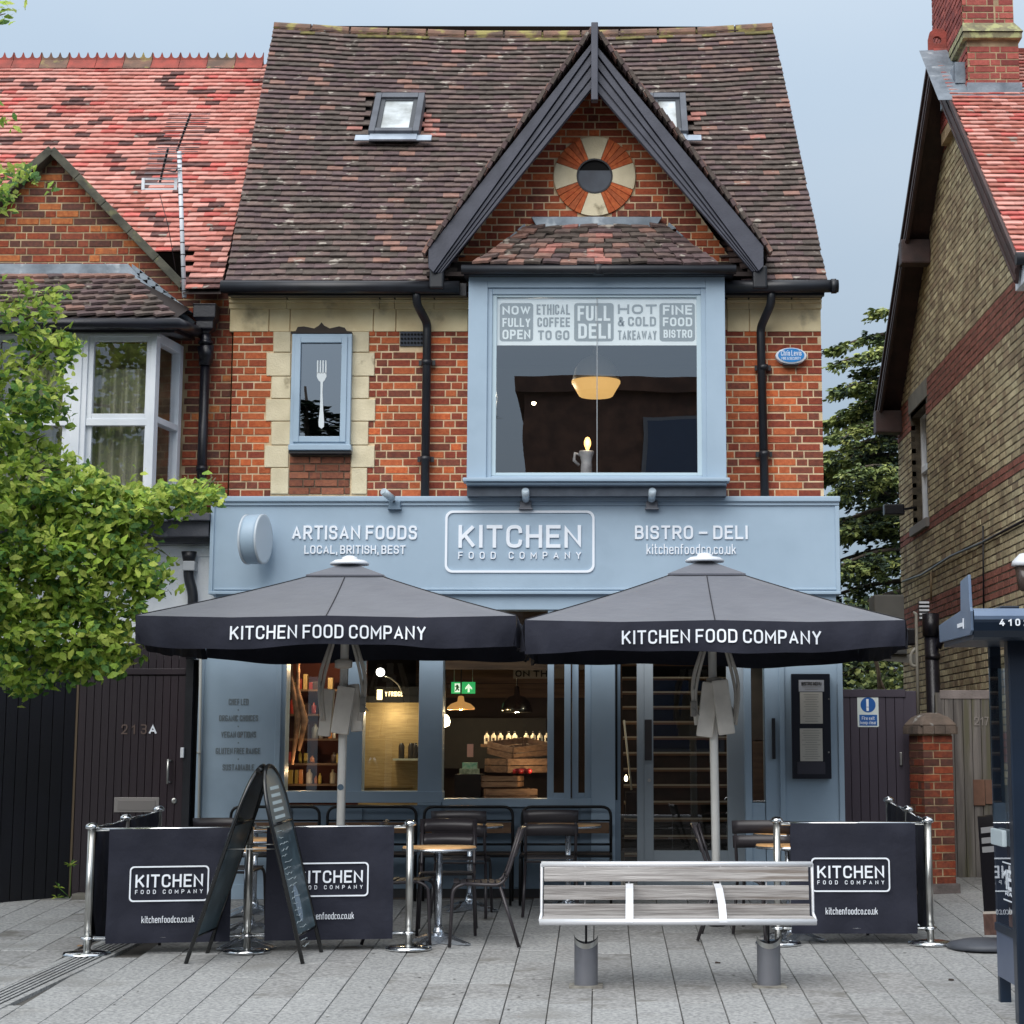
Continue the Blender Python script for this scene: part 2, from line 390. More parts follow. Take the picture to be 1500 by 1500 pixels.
# stroke alphabet: width, then strokes (corner radius, points); x and y run 0..1 over the glyph's centre lines
_q = .5
GLY = {
 'A': (.60, [(0, (0, 0), (.5, 1), (1, 0)), (0, (.2, .3), (.8, .3))]), 'B': (.52, [(0, (0, 0), (0, 1)), (.9, (0, 1), (.93, 1), (.93, .53), (0, .53)), (.9, (.0, .53), (1, .53), (1, 0), (0, 0))]),
 'C': (.54, [(1, (1, .76), (1, 1), (0, 1), (0, 0), (1, 0), (1, .24))]), 'D': (.56, [(1, (0, 0), (1, 0), (1, 1), (0, 1)), (0, (0, 0), (0, 1))]),
 'E': (.48, [(0, (1, 1), (0, 1), (0, 0), (1, 0)), (0, (0, .52), (.86, .52))]), 'F': (.47, [(0, (1, 1), (0, 1), (0, 0)), (0, (0, .5), (.86, .5))]),
 'G': (.58, [(1, (.96, .84), (.96, 1), (0, 1), (0, 0), (1, 0), (1, .40)), (0, (.62, .40), (1, .40))]), 'H': (.56, [(0, (0, 0), (0, 1)), (0, (1, 0), (1, 1)), (0, (0, .52), (1, .52))]),
 'I': (.0, [(0, (0, 0), (0, 1))]), 'K': (.58, [(0, (0, 0), (0, 1)), (0, (.95, 1), (0, .36)), (0, (.36, .56), (1, 0))]), 'L': (.46, [(0, (0, 1), (0, 0), (1, 0))]),
 'M': (.70, [(0, (0, 0), (0, 1), (.5, .30), (1, 1), (1, 0))]), 'N': (.58, [(0, (0, 0), (0, 1), (1, 0), (1, 1))]), 'O': (.56, [(1, (.5, 1), (0, 1), (0, 0), (1, 0), (1, 1), (.5, 1))]),
 'P': (.53, [(0, (0, 0), (0, 1)), (.9, (0, 1), (1, 1), (1, .44), (0, .44))]), 'R': (.54, [(0, (0, 0), (0, 1)), (.9, (0, 1), (1, 1), (1, .47), (0, .47)), (0, (.5, .47), (1, 0))]),
 'S': (.52, [(1, (.98, .78), (.98, 1), (.02, 1), (.02, .53), (1, .53), (1, 0), (0, 0), (0, .22))]), 'T': (.54, [(0, (0, 1), (1, 1)), (0, (.5, 1), (.5, 0))]), 'U': (.56, [(1, (0, 1), (0, 0), (1, 0), (1, 1))]),
 'V': (.58, [(0, (0, 1), (.5, 0), (1, 1))]), 'W': (.86, [(0, (0, 1), (.26, 0), (.5, .9), (.74, 0), (1, 1))]), 'X': (.56, [(0, (0, 0), (1, 1)), (0, (0, 1), (1, 0))]), 'Y': (.58, [(0, (0, 1), (.5, .46), (1, 1)), (0, (.5, .46), (.5, 0))]),
 'k': (.42, [(0, (0, 0), (0, 1)), (0, (.92, .66), (0, .24)), (0, (.4, .42), (1, 0))]), 'i': (.0, [(0, (0, 0), (0, .66)), (0, (0, .88), (0, 1))]), 't': (.26, [(.8, (.35, 1), (.35, 0), (1, 0)), (0, (0, .68), (1, .68))]),
 'c': (.36, [(1, (1, .60), (.9, .68), (0, .68), (0, 0), (.9, 0), (1, .08))]), 'h': (.40, [(0, (0, 0), (0, 1)), (1, (0, .68), (1, .68), (1, 0))]), 'e': (.42, [(0, (0, .36), (1, .36)), (1, (1, .36), (1, .68), (0, .68), (0, 0), (1, 0), (1, .10))]),
 'n': (.40, [(0, (0, 0), (0, .72)), (1, (0, .68), (1, .68), (1, 0))]), 'f': (.26, [(.8, (1, 1), (.35, 1), (.35, 0)), (0, (0, .68), (.9, .68))]), 'o': (.42, [(1, (.5, .68), (0, .68), (0, 0), (1, 0), (1, .68), (.5, .68))]),
 'd': (.42, [(0, (1, 0), (1, 1)), (1, (1, .68), (0, .68), (0, 0), (1, 0))]), 'p': (.42, [(0, (0, -.28), (0, .72)), (1, (0, .68), (1, .68), (1, 0), (0, 0))]), 'u': (.40, [(1, (0, .72), (0, 0), (1, 0)), (0, (1, 0), (1, .72))]),
 'r': (.24, [(0, (0, 0), (0, .72)), (1, (0, .4), (0, .68), (1, .68))]), 'l': (.0, [(0, (0, 0), (0, 1))]), 's': (.36, [(1, (.95, .52), (.95, .68), (0, .68), (0, .36), (1, .36), (1, 0), (0, 0), (0, .16))]), 'w': (.6, [(0, (0, .7), (.26, 0), (.5, .66), (.74, 0), (1, .7))]),
 'a': (.38, [(1, (.1, .68), (1, .68), (1, 0)), (1, (1, .38), (0, .38), (0, 0), (1, 0))]), 'x': (.4, [(0, (0, 0), (1, .7)), (0, (0, .7), (1, 0))]), '.': (.0, [(0, (0, -.03), (0, .09))]), ',': (.0, [(0, (0, -.16), (0, .08))]),
 '–': (.5, [(0, (0, .46), (1, .46))]), '&': (.58, [(.7, (1, 0), (.22, .72), (.22, 1), (.72, 1), (.72, .68), (0, .42), (0, 0), (.7, 0), (1, .45))]), '!': (.0, [(0, (0, .42), (0, 1)), (0, (0, -.03), (0, .1))]),
 '0': (.50, [(1, (.5, 1), (0, 1), (0, 0), (1, 0), (1, 1), (.5, 1))]), '1': (.26, [(0, (0, .74), (1, 1), (1, 0))]), '2': (.50, [(.9, (0, .72), (0, 1), (1, 1), (1, .55), (0, 0)), (0, (0, 0), (1, 0))]), '3': (.48, [(.9, (0, 1), (1, 1), (1, .53), (.3, .53)), (.9, (.3, .53), (1, .53), (1, 0), (0, 0), (0, .2))]),
 '4': (.54, [(0, (.62, 1), (0, .26), (1, .26)), (0, (.72, .5), (.72, 0))]), '7': (.48, [(0, (0, 1), (1, 1), (.35, 0))])}
def text(s, x0, x1, z0, z1, frame, mt, parent, name='lettering', ext=0.003, off=0.0, space=1.0, label=None, lift=0.002):
    """stroke lettering fitted to u x0..x1 and v z0..z1 on a frame (origin, U, V, N)"""
    O, U, V, Nn = [Vector(q) for q in frame]; S = z1 - z0; low_ = any(ch.islower() for ch in s); tw = (.105 + off * 1.6) if low_ else .135 + off * 2.4; gap = .17 + (space - 1) * .5
    adv = []; x = 0
    for ch in s:
        if ch == ' ': x += .28 + (space - 1) * .6; continue
        w = GLY[ch][0] + tw; adv.append((ch, x, w)); x += w + gap * (.6 if ch in '.,' else 1)
    tot = max(a + w for _, a, w in adv) * S; k = (x1 - x0) / tot
    if len(s) == 1: k = min(k, 1.4)
    if k > 1.04 and off < .03 and len(s) > 2:
        ex = (x1 - x0 - tot) / S / (len(s) - 1); i_ = 0; a2 = []; j_ = 0
        for ch in s:
            if ch != ' ': a2.append((ch, adv[j_][1] + ex * i_, adv[j_][2])); j_ += 1
            i_ += 1
        adv = a2; k = 1.0
    t = tw * S * min(1.0, .5 + .5 * k); mb = MB(); lv = 0
    for ch, a, w in adv:
        gw = max(0, w * S * k - t)
        for rr_, *pts in GLY[ch][1]:
            pp = [Vector((x0 + a * S * k + t / 2 + px * gw, z0 + t / 2 + py * (S - t), 0)) for px, py in pts]
            if ch in '.,' or ch in '!i': pp = [p + Vector((0, 0, 0)) for p in pp]
            if rr_ and len(pp) > 2:
                rad = rr_ * max(gw, 1e-5) * .48; out = [pp[0]]
                for i in range(1, len(pp) - 1):
                    p, b_, c = pp[i - 1], pp[i], pp[i + 1]; l1, l2 = (p - b_).length, (c - b_).length; q = min(rad, l1 * .5 if i > 1 else l1, l2 * .5 if i < len(pp) - 2 else l2)
                    if q < 1e-6: out.append(b_); continue
                    m0, m1 = b_ + (p - b_).normalized() * q, b_ + (c - b_).normalized() * q
                    for j in range(5): f = j / 4; out.append(m0.lerp(b_, f).lerp(b_.lerp(m1, f), f))
                pp = out + [pp[-1]]
            qq = [pp[0]]
            for p in pp[1:]:
                if (p - qq[-1]).length > 1e-5: qq.append(p)
            if len(qq) < 2: continue
            n = len(qq); L_, R_ = [], []; closed_ = (qq[0] - qq[-1]).length < 1e-5
            for i, p in enumerate(qq):
                d0 = (p - qq[i - 1]).normalized() if i else ((qq[-1] - qq[-2]).normalized() if closed_ else None)
                d1 = (qq[i + 1] - p).normalized() if i < n - 1 else ((qq[1] - qq[0]).normalized() if closed_ else None)
                d0 = d0 or d1; d1 = d1 or d0
                m_ = (d0 + d1); m_ = m_.normalized() if m_.length > 1e-3 else d0
                nn = Vector((-m_.y, m_.x, 0)); c_ = max(.34, nn.dot(Vector((-d0.y, d0.x, 0))))
                e_ = m_ * 0
                if not closed_ and i == 0: e_ = -d1 * t / 2 * (1 if ch not in 'AVWYMNKXkxw' or abs(d1.x) < 1e-3 else .25)
                if not closed_ and i == n - 1: e_ = d0 * t / 2 * (1 if ch not in 'AVWYMNKXkxw' or abs(d0.x) < 1e-3 else .25)
                L_.append(p + e_ + nn * (t / 2 / c_)); R_.append(p + e_ - nn * (t / 2 / c_))
            if ch.isupper() or ch.isdigit():
                for q_ in L_ + R_: q_.y = min(max(q_.y, z0), z1)
            top = lift + ext + lv * .00025; lv = (lv + 1) % 4
            f3 = lambda p, h: O + U * p.x + V * p.y + Nn * h
            vs = [f3(p, top) for p in L_] + [f3(p, top) for p in R_] + [f3(p, lift * .5) for p in L_] + [f3(p, lift * .5) for p in R_]
            fs = []
            for i in range(n - 1): fs += [(i, n + i, n + i + 1, i + 1), (i, i + 1, 2 * n + i + 1, 2 * n + i), (n + i, 3 * n + i, 3 * n + i + 1, n + i + 1)]
            if not closed_: fs += [(0, 2 * n, 3 * n, n), (n - 1, 2 * n - 1, 4 * n - 1, 3 * n - 1)]
            mb.add(vs, fs)
    return mb.build(name, mt, parent, label=label)
FRONT = lambda Y: ((0, Y, 0), (1, 0, 0), (0, 0, 1), (0, -1, 0))
def tpx(s, px0, py0, px1, py1, Y, mt, parent, **k):
    x0, x1, z0, z1 = rect(px0, py0, px1, py1, Y)
    return text(s, x0, x1, z0, z1, FRONT(Y), mt, parent, **k)
def rrect(x0, x1, z0, z1, r, n=6):
    pts = []
    for cx, cz, a in ((x1 - r, z1 - r, 0), (x0 + r, z1 - r, 90), (x0 + r, z0 + r, 180), (x1 - r, z0 + r, 270)):
        for i in range(n + 1):
            q = R(a + 90 * i / n); pts.append((cx + r * math.cos(q), cz + r * math.sin(q)))
    return pts
def ring(name, outer, inner, y0, y1, m, parent, **k):
    n = len(outer); mb = MB()
    vs = [(x, y0, z) for x, z in outer] + [(x, y0, z) for x, z in inner] + [(x, y1, z) for x, z in outer] + [(x, y1, z) for x, z in inner]
    fs = []
    for i in range(n):
        j = (i + 1) % n
        fs += [(i, j, n + j, n + i), (i, 2 * n + i, 2 * n + j, j), (n + i, n + j, 3 * n + j, 3 * n + i)]
    mb.add(vs, fs); return mb.build(name, m, parent, **k)
def frame4(mb, x0, x1, z0, z1, y0, y1, w, m=0, wt=None, wb=None, chamfer=0.0):
    wt = w if wt is None else wt; wb = w if wb is None else wb
    mb.box(x0, x0 + w, y0, y1, z0, z1, m).box(x1 - w, x1, y0, y1, z0, z1, m)
    mb.box(x0 + w, x1 - w, y0 + .002, y1, z1 - wt, z1, m).box(x0 + w, x1 - w, y0 + .002, y1, z0, z0 + wb, m)
    return mb

# unit pieces shared by brickwork, tiling and boards
def _brick():
    a, c = 0.49, 0.465
    v = [(-a, -.5, -c), (a, -.5, -c), (a, -.5, c), (-a, -.5, c), (-.5, -.44, -.5), (.5, -.44, -.5), (.5, -.44, .5), (-.5, -.44, .5),
         (-.5, .5, -.5), (.5, .5, -.5), (.5, .5, .5), (-.5, .5, .5)]
    f = [(0, 1, 2, 3), (0, 4, 5, 1), (1, 5, 6, 2), (2, 6, 7, 3), (3, 7, 4, 0), (4, 8, 9, 5), (5, 9, 10, 6), (6, 10, 11, 7), (7, 11, 8, 4)]
    return v, f
def _tile():                                                      # y runs up the slope from the tail, cambered across
    v = []; f = []
    xs = [-.5, -.17, .17, .5]; cam_ = [0, .12, .12, 0]
    for y in (0.0, 1.0):
        for z in (0.0, 1.0):
            for x, k in zip(xs, cam_): v.append((x, y, z + k))
    for i in range(3):
        f += [(4 + i, 5 + i, 13 + i, 12 + i), (i, i + 1, 5 + i, 4 + i)]
    f += [(0, 4, 12, 8), (3, 11, 15, 7), (8, 12, 13, 9), (9, 13, 14, 10), (10, 14, 15, 11)]
    return v, f
def _board():
    e = 0.47
    v = [(-e, -.5, -.5), (e, -.5, -.5), (e, -.5, .5), (-e, -.5, .5), (-.5, -.3, -.5), (.5, -.3, -.5), (.5, -.3, .5), (-.5, -.3, .5), (-.5, .5, -.5), (.5, .5, -.5), (.5, .5, .5), (-.5, .5, .5)]
    return v, _brick()[1]
def _slab():                                                      # z up, top at 0
    e = .492
    v = [(-e, -e, 0), (e, -e, 0), (e, e, 0), (-e, e, 0), (-.5, -.5, -.15), (.5, -.5, -.15), (.5, .5, -.15), (-.5, .5, -.15), (-.5, -.5, -1), (.5, -.5, -1), (.5, .5, -1), (-.5, .5, -1)]
    return v, _brick()[1]
UNIT = {'brick': _brick(), 'tile': _tile(), 'board': _board(), 'slab': _slab()}
_cache = {}
def unit_mesh(kind, mt):
    k = (kind, mt.name)
    if k not in _cache:
        me = bpy.data.meshes.new(kind); v, f = UNIT[kind]; me.from_pydata(v, [], f); me.materials.append(mt); me.update(); _cache[k] = me
    return _cache[k]
def pieces(name, kind, items, mats, parent, stuff, limit=300):
    """items: (matrix, material index). The largest in the picture become objects, the rest one mesh."""
    def key(it):
        p = it[0].to_translation(); x, y, w = pix(p); s = it[0].to_scale()
        a = max(s) * 1.0 / w
        return (-10 if not (-10 < x < 1510 and -10 < y < 1510) else 0) + a
    items = sorted(items, key=key, reverse=True)
    o = org(parent); T = Matrix.Translation(-o)
    for mtx, c in items[:limit]:
        ob = bpy.data.objects.new(name, unit_mesh(kind, mats[c])); col.objects.link(ob); ob.parent = parent; ob.matrix_basis = T @ mtx
    rest = items[limit:]
    if rest:
        mb = MB(); uv, uf = UNIT[kind]; uv = [Vector(v) for v in uv]
        for mtx, c in rest: mb.add([mtx @ v for v in uv], uf, c)
        mb.build(stuff, mats, parent, kind='stuff')
def TRS(loc, sx, sy, sz, rot=None):
    m = Matrix.Translation(loc)
    if rot is not None: m = m @ rot.to_4x4()
    return m @ Matrix.Diagonal((sx, sy, sz, 1))
def courses(z0, z1, spans, to_mtx, weights, pitch=0.0753, S=0.225, H=0.1125, jt=0.0125, seed=1, pick=None, dep=0.06, bond='flemish'):
    """brick rows; spans(z) gives the intervals a row may fill; to_mtx(u, z, w, h) places a brick"""
    rnd = random.Random(seed); out = []; i = 0; z = z0
    while z + pitch * 0.6 < z1:
        zc = z + pitch / 2; h = min(pitch, z1 - z) - jt
        for (a, b) in spans(zc):
            u = math.floor(a / 0.3375) * 0.3375 - (0.169 if i % 2 else 0) + rnd.uniform(-.012, .012); k = i % 2
            while u < b:
                w = S if k % 2 == 0 else H
                if bond == 'mixed' and rnd.random() < .2: w = S
                k += 1; p, q = max(u, a), min(u + w - jt, b)
                if q - p > 0.028:
                    c = pick(p, zc, rnd) if pick else None
                    if c is None: c = rnd.choices(range(len(weights)), weights)[0]
                    out.append((to_mtx((p + q) / 2, z + h / 2 + rnd.uniform(-.0018, .0018), q - p, h * rnd.uniform(.95, 1), rnd), c))
                u += w
        z += pitch; i += 1
    return out
def wall_mtx(Y, dep=0.06, proud=0.006):
    def f(u, z, w, h, rnd): return TRS(Vector((u, Y - proud + dep / 2 + rnd.uniform(-.003, .003), z)), w, dep, h)
    return f
def sub(spans, cuts):
    for c0, c1 in cuts:
        n = []
        for a, b in spans:
            if c1 <= a or c0 >= b: n.append((a, b)); continue
            if c0 > a: n.append((a, c0))
            if c1 < b: n.append((c1, b))
        spans = n
    return spans

# ================================================================== GROUND
pavement = MB()
for a, b in ((-60, -9), (-9, 4), (4, 70)):
    pavement.add([(-70, a, gz(a) - .03), (70, a, gz(a) - .03), (70, b, gz(b) - .03), (-70, b, gz(b) - .03)], [(0, 1, 2, 3)])
ground = pavement.build('ground', M('ground_bed', C(70, 68, 66), C(56, 54, 52), 1, 0.95), kind='structure')
pv = empty('pavement', (0, 0, 0), 'grey concrete paving laid in narrow rows running up to the shopfront', kind='structure')
MB().add([(-8, -9, gz(-9) - .016), (7, -9, gz(-9) - .016), (7, 2.6, gz(2.6) - .016), (-8, 2.6, gz(2.6) - .016)], [(0, 1, 2, 3)]).build('joint_bed', jointm, pv)
slope = Matrix.Rotation(math.atan(SL), 3, 'X')
items = []
rnd = random.Random(3)
# slot drain line on the left
DA, DB = Vector((-3.98, -5.68, 0)), Vector((-3.82, -3.54, 0))
def drain_x(y): return DA.x + (DB.x - DA.x) * (y - DA.y) / (DB.y - DA.y)
k = 0
xx = -6.6
while xx < 5.2:
    w = 0.2845; y = -8.9 + rnd.uniform(0, .8)
    while y < 2.0:
        l = rnd.choice((.6, .75, .9, .9)); cx, cy = xx + w / 2, y + l / 2
        if not (-6.2 < cy < -2.6 and abs(drain_x(cy) - cx) < .22):
            tilt = slope @ Euler((rnd.uniform(-.0035, .0035), rnd.uniform(-.004, .004), rnd.uniform(-.002, .002))).to_matrix()
            items.append((TRS(Vector((cx, cy, gz(cy) + rnd.uniform(-.0015, .0015))), w - .006, l - .0035, .05, tilt), 1 if (-5.75 < cy < -4.7 and -1.5 < cx < 2.2) or rnd.random() < .22 else 0))
        y += l
    xx += w
pieces('paving_slab', 'slab', items, [slabm, slabm2], pv, 'paving')
gum = MB(); rg_ = random.Random(77)
for i in range(230):
    x, y = rg_.uniform(-6, 4), rg_.uniform(-8, -1.5); rr_ = rg_.uniform(.004, .014); z = gz(y) + .0035
    n = 7; gum.add([(x + rr_ * math.cos(6.283 * k / n) * rg_.uniform(.7, 1.2), y + rr_ * math.sin(6.283 * k / n) * 1.1, z) for k in range(n)], [list(range(n))], rg_.choice((0, 0, 1)))
gum.build('gum_spots', [M('gum_dark', C(92, 90, 88), rough=.9), M('gum_pale', C(186, 184, 180), rough=.9)], pv, kind='stuff')
# long drain covers beside the left barrier
dr = empty('slot_drain', (-3.9, -4.5, gz(-4.5)), 'long grey slotted drain running back under the left barrier post', 'drain')
d = (DB - DA); d.normalize(); nrm = Vector((d.y, -d.x, 0))
A0, B0 = DA - d * 1.5, DB + d * 1.2
L_ = (B0 - A0).length
def strip(off, w, z, m, name, par):
    p = [A0 + nrm * (off - w / 2), A0 + nrm * (off + w / 2), B0 + nrm * (off + w / 2), B0 + nrm * (off - w / 2)]
    vs = [Vector((q.x, q.y, gz(q.y) + z)) for q in p] + [Vector((q.x, q.y, gz(q.y) + z - .03)) for q in p]
    MB().add(vs, [(0, 1, 2, 3), (0, 4, 5, 1), (1, 5, 6, 2), (2, 6, 7, 3), (3, 7, 4, 0)]).build(name, m, par)
strip(0, .22, .006, void, 'channel', dr)
for i in range(5): strip(-.084 + i * .042, .022, .012, slabm, 'grate_bar', dr)
for s_ in (-1, 1): strip(s_ * .135, .05, .008, slabm, 'edge_strip', dr)

# ================================================================== MAIN HOUSE
XL, XR = -3.60, 2.16
house = empty('restaurant_building', (-0.7, 0, 0), 'red brick gabled building with blue shopfront and brown tiled roof', 'building')
EAVE = 5.84
wall = MB()
bx0, bx1, bz0, bz1 = rect(700, 420, 1048, 706, 0)
wx0, wx1, wz0, wz1 = rect(428, 490, 512, 656, 0)
for a, b, c, d_ in ((XL, wx0, 3.0, EAVE), (wx0, wx1, 3.0, wz0), (wx0, wx1, wz1, EAVE), (wx1, bx0, 3.0, EAVE), (bx0, bx1, 3.0, bz0), (bx0, bx1, bz1, EAVE), (bx1, XR, 3.0, EAVE)):
    wall.box(a, b, 0.0, .28, c, d_)
gA = P(871, 100, 0)
wall.prism([(-1.62, EAVE), (1.48, EAVE), (-.055, gA.z)], 0.0, .25)
for x0, x1 in ((XL, XL + .3), (XR - .3, XR)): wall.box(x0, x1, .28, 8.0, -.4, EAVE)
wall.box(XL + .3, XR - .3, 7.7, 8.0, 0, EAVE)
wall.add([(XL + .001, .28, EAVE), (XL + .001, 8, EAVE), (XL + .001, 4, 9.8)], [(0, 1, 2)]).add([(XR - .001, .28, EAVE), (XR - .001, 8, EAVE), (XR - .12, 4, 9.7)], [(0, 1, 2)])
wall = wall.build('wall', mortar, house)
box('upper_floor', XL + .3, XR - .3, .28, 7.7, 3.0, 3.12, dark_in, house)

cx_, cz_ = P(871, 258, 0).x, P(871, 259, 0).z
RO, RI = .405, .178
def main_spans(z):
    sp = [(XL, XR)] if z < P(900, 485, 0).z else []
    if z > EAVE - .1:
        t = (z - EAVE) / (gA.z - EAVE)
        if t >= 1: return []
        sp = [(-1.62 + t * 1.565, 1.48 - t * 1.535)]
        if abs(z - cz_) < RO:
            h = math.sqrt(RO ** 2 - (z - cz_) ** 2) + .008; sp = sub(sp, [(cx_ - h, cx_ + h)])
        return sp
    if z < P(900, 485, 0).z:
        q = pix(Vector((-2, 0, z)))[1]
        inl = [(485, 516, 400, 541), (516, 551, 390, 549), (551, 584, 397, 541), (584, 617, 389, 550), (617, 652, 397, 540), (652, 685, 387, 549), (685, 728, 396, 538)]
        for a, b, l, r_ in inl:
            if a <= q < b: sp = sub(sp, [(P(l, q, 0).x, P(r_, q, 0).x)])
        sp = sub(sp, [(bx0 - .02, bx1 + .02)] if z > bz0 - .15 else [])
        vx0, vx1, vz0, vz1 = rect(585, 485, 622, 508, 0)
        if z > vz0 - .02: sp = sub(sp, [(vx0, vx1)])
    return sp
def pick_main(x, z, rnd):
    n_ = noise.noise(Vector((x * 1.3, z * 1.6, 4)))
    if n_ > .22 and rnd.random() < .6: return rnd.choice((2, 3, 3))
    if n_ < -.25 and rnd.random() < .5: return rnd.choice((0, 4))
    if x < -3.2: return rnd.choices((0, 1, 2, 4), (6, 5, 2, 2))[0]
    if z < 4.1 and x < -1.3: return rnd.choices((0, 1, 2, 3, 4), (3, 5, 5, 2, 1))[0]
items = courses(3.62, gA.z, main_spans, wall_mtx(0), W_RED, seed=4, pick=pick_main, bond='mixed')
pieces('brick', 'brick', items, B_RED, wall, 'brickwork')
# blocked-up foot of the small window
lx0, lx1, lz0, lz1 = rect(424, 664, 513, 724, 0)
infb = [brickm('brick_infill', C(142, 88, 66), C(120, 74, 60)), brickm('brick_infill_pale', C(158, 100, 74), C(138, 88, 70))]
box('infill_backing', lx0, lx1, -.002, 0.02, lz0, lz1, M('infill_mortar', C(124, 104, 86), C(100, 84, 70), 9, 0.9), house)
pieces('infill_brick', 'brick', courses(lz0, lz1, lambda z: [(lx0, lx1)], wall_mtx(-.008), [3, 2], seed=9), infb, house, 'brickwork')

# quoins round the small window
def block(px0, py0, px1, py1, Y=-.02, name='stone_block', mt=stone2, par=None, dep=.1, bev=.006, gap=.6):
    x0, x1, z0, z1 = rect(px0 + gap, py0 + gap, px1 - gap, py1 - gap, Y)
    return box(name, x0, x1, Y, Y + dep, z0, z1, mt, par or wall, bev)
for a, b, l, r_ in ((485, 516, 400, 541), (516, 551, 390, 549), (551, 584, 397, 541), (584, 617, 389, 550), (617, 652, 397, 540), (652, 685, 387, 549), (685, 724, 396, 538)):
    inl_, inr = (426, 513) if b < 660 else (423, 514)
    block(l, a, inl_, b); block(inr, a, r_, b)
# stone frieze and cornice under the eaves
for l, r_ in ((336, 394), (394, 425), (425, 547), (547, 580), (580, 622), (622, 686), (1065, 1098), (1098, 1203)):
    block(l, 452, r_, 486, Y=-.018, mt=stone)
for l, r_ in ((335, 420), (420, 556), (556, 578), (578, 636), (636, 687), (1065, 1097), (1097, 1160), (1160, 1204)):
    block(l, 424, r_, 437, Y=-.075, mt=stone, name='cornice_block', dep=.12)
    block(l, 438.5, r_, 443, Y=-.055, mt=stone, name='cornice_block', dep=.1, gap=.2, bev=.002)
    block(l, 443.5, r_, 452, Y=-.035, mt=stone, name='cornice_block', dep=.1, gap=.3)
# air brick
vx0, vx1, vz0, vz1 = rect(586, 486, 621, 507, -.01)
vent = MB().box(vx0, vx1, -.02, .02, vz0, vz1).build('air_vent', M('vent_blue', C(44, 52, 66), rough=.6), house)
mb = MB()
for i in range(7):
    for j in range(3):
        mb.lathe([(.012, 0), (.012, .004)], (vx0 + .02 + i * (vx1 - vx0 - .04) / 6, -.025, vz0 + .03 + j * (vz1 - vz0 - .06) / 2), 6, mat=Matrix.Rotation(R(90), 3, 'X'))
mb.build('vent_hole', void, vent)

# round window in the gable
rw = empty('round_window', (cx_, 0, cz_), parent=house)
for q in range(4):
    a0 = 90 * q
    for i in range(5 + 1):
        if i == 0: s0, s1, mt, nm, pr = a0 - 20, a0 + 20, stone2, 'stone_voussoir', -.03
        else: s0, s1, mt, nm, pr = a0 + 20 + (i - 1) * 10, a0 + 20 + i * 10, B_RED[4] if (i + q) % 3 else B_RED[0], 'brick_voussoir', -.026 - .003 * (i % 2)
        g = .35; n = 6 if i == 0 else 3
        ang = [R(s0 + g + (s1 - s0 - 2 * g) * t / n) for t in range(n + 1)]
        pl = [(cx_ + RO * math.cos(a), cz_ + RO * math.sin(a)) for a in ang] + [(cx_ + RI * math.cos(a), cz_ + RI * math.sin(a)) for a in ang[::-1]]
        MB().prism(pl[::-1], pr, .05).build(nm, mt, rw, .003)
cir = lambda r, n=32: [(cx_ + r * math.cos(2 * math.pi * i / n), cz_ + r * math.sin(2 * math.pi * i / n)) for i in range(n)]
MB().prism(cir(RI + .02), -.006, .0).build('recess', void, rw)
MB().prism([(x, min(z, cz_ + .06)) for x, z in cir(RI - .012)], -.018, -.007).build('shutter', M('shutter_grey', C(70, 78, 90), C(56, 62, 74), 6, .5), rw)
ring('window_ring', cir(RI + .002), cir(RI - .014), -.034, .0, M('ring_dark', C(40, 40, 44), rough=.6), rw)

# ------------------------------------------------------------------ main roof
A_, B_, C_, D_ = Vector((-3.63, -.36, 5.80)), Vector((2.19, -.36, 5.81)), Vector((-3.95, 4, 9.98)), Vector((2.08, 4, 9.97))
def roof_pt(u, v):
    p = A_.lerp(B_, u).lerp(C_.lerp(D_, u), v)
    p.z -= .42 * u * (1 - u) * v + .05 * math.sin(v * math.pi)
    p.z += .012 * noise.noise(Vector((u * 9, v * 7, 2)))
    p.x += .05 * v * (1 - v) * (1 if u > .5 else -1) * abs(u - .5) * 2
    return p
roof = MB()
n = 16
for j in range(n):
    for i in range(n):
        roof.add([roof_pt(i / n, j / n) - Vector((0, 0, .03)), roof_pt((i + 1) / n, j / n) - Vector((0, 0, .03)), roof_pt((i + 1) / n, (j + 1) / n) - Vector((0, 0, .03)), roof_pt(i / n, (j + 1) / n) - Vector((0, 0, .03))], [(0, 1, 2, 3)])
roof.add([C_, D_, (2.08, 8.3, 5.8), (-3.95, 8.3, 5.8)], [(0, 1, 2, 3)])
roof.box(-3.62, 2.17, -.30, 0, 5.72, 5.80).box(-3.63, -3.58, -.3, 4, 5.74, 5.8)
roof = roof.build('roof', under, house)
SKY = [(534, 145, 626, 212), (944, 145, 1020, 212)]
GAP_Z = 8.25
def gable_edge(z):       # half-open x interval of the front gable at height z
    t = (z - 5.85) / (GAP_Z - 5.85)
    return (-1.68 + t * 1.62, 1.60 - t * 1.66)
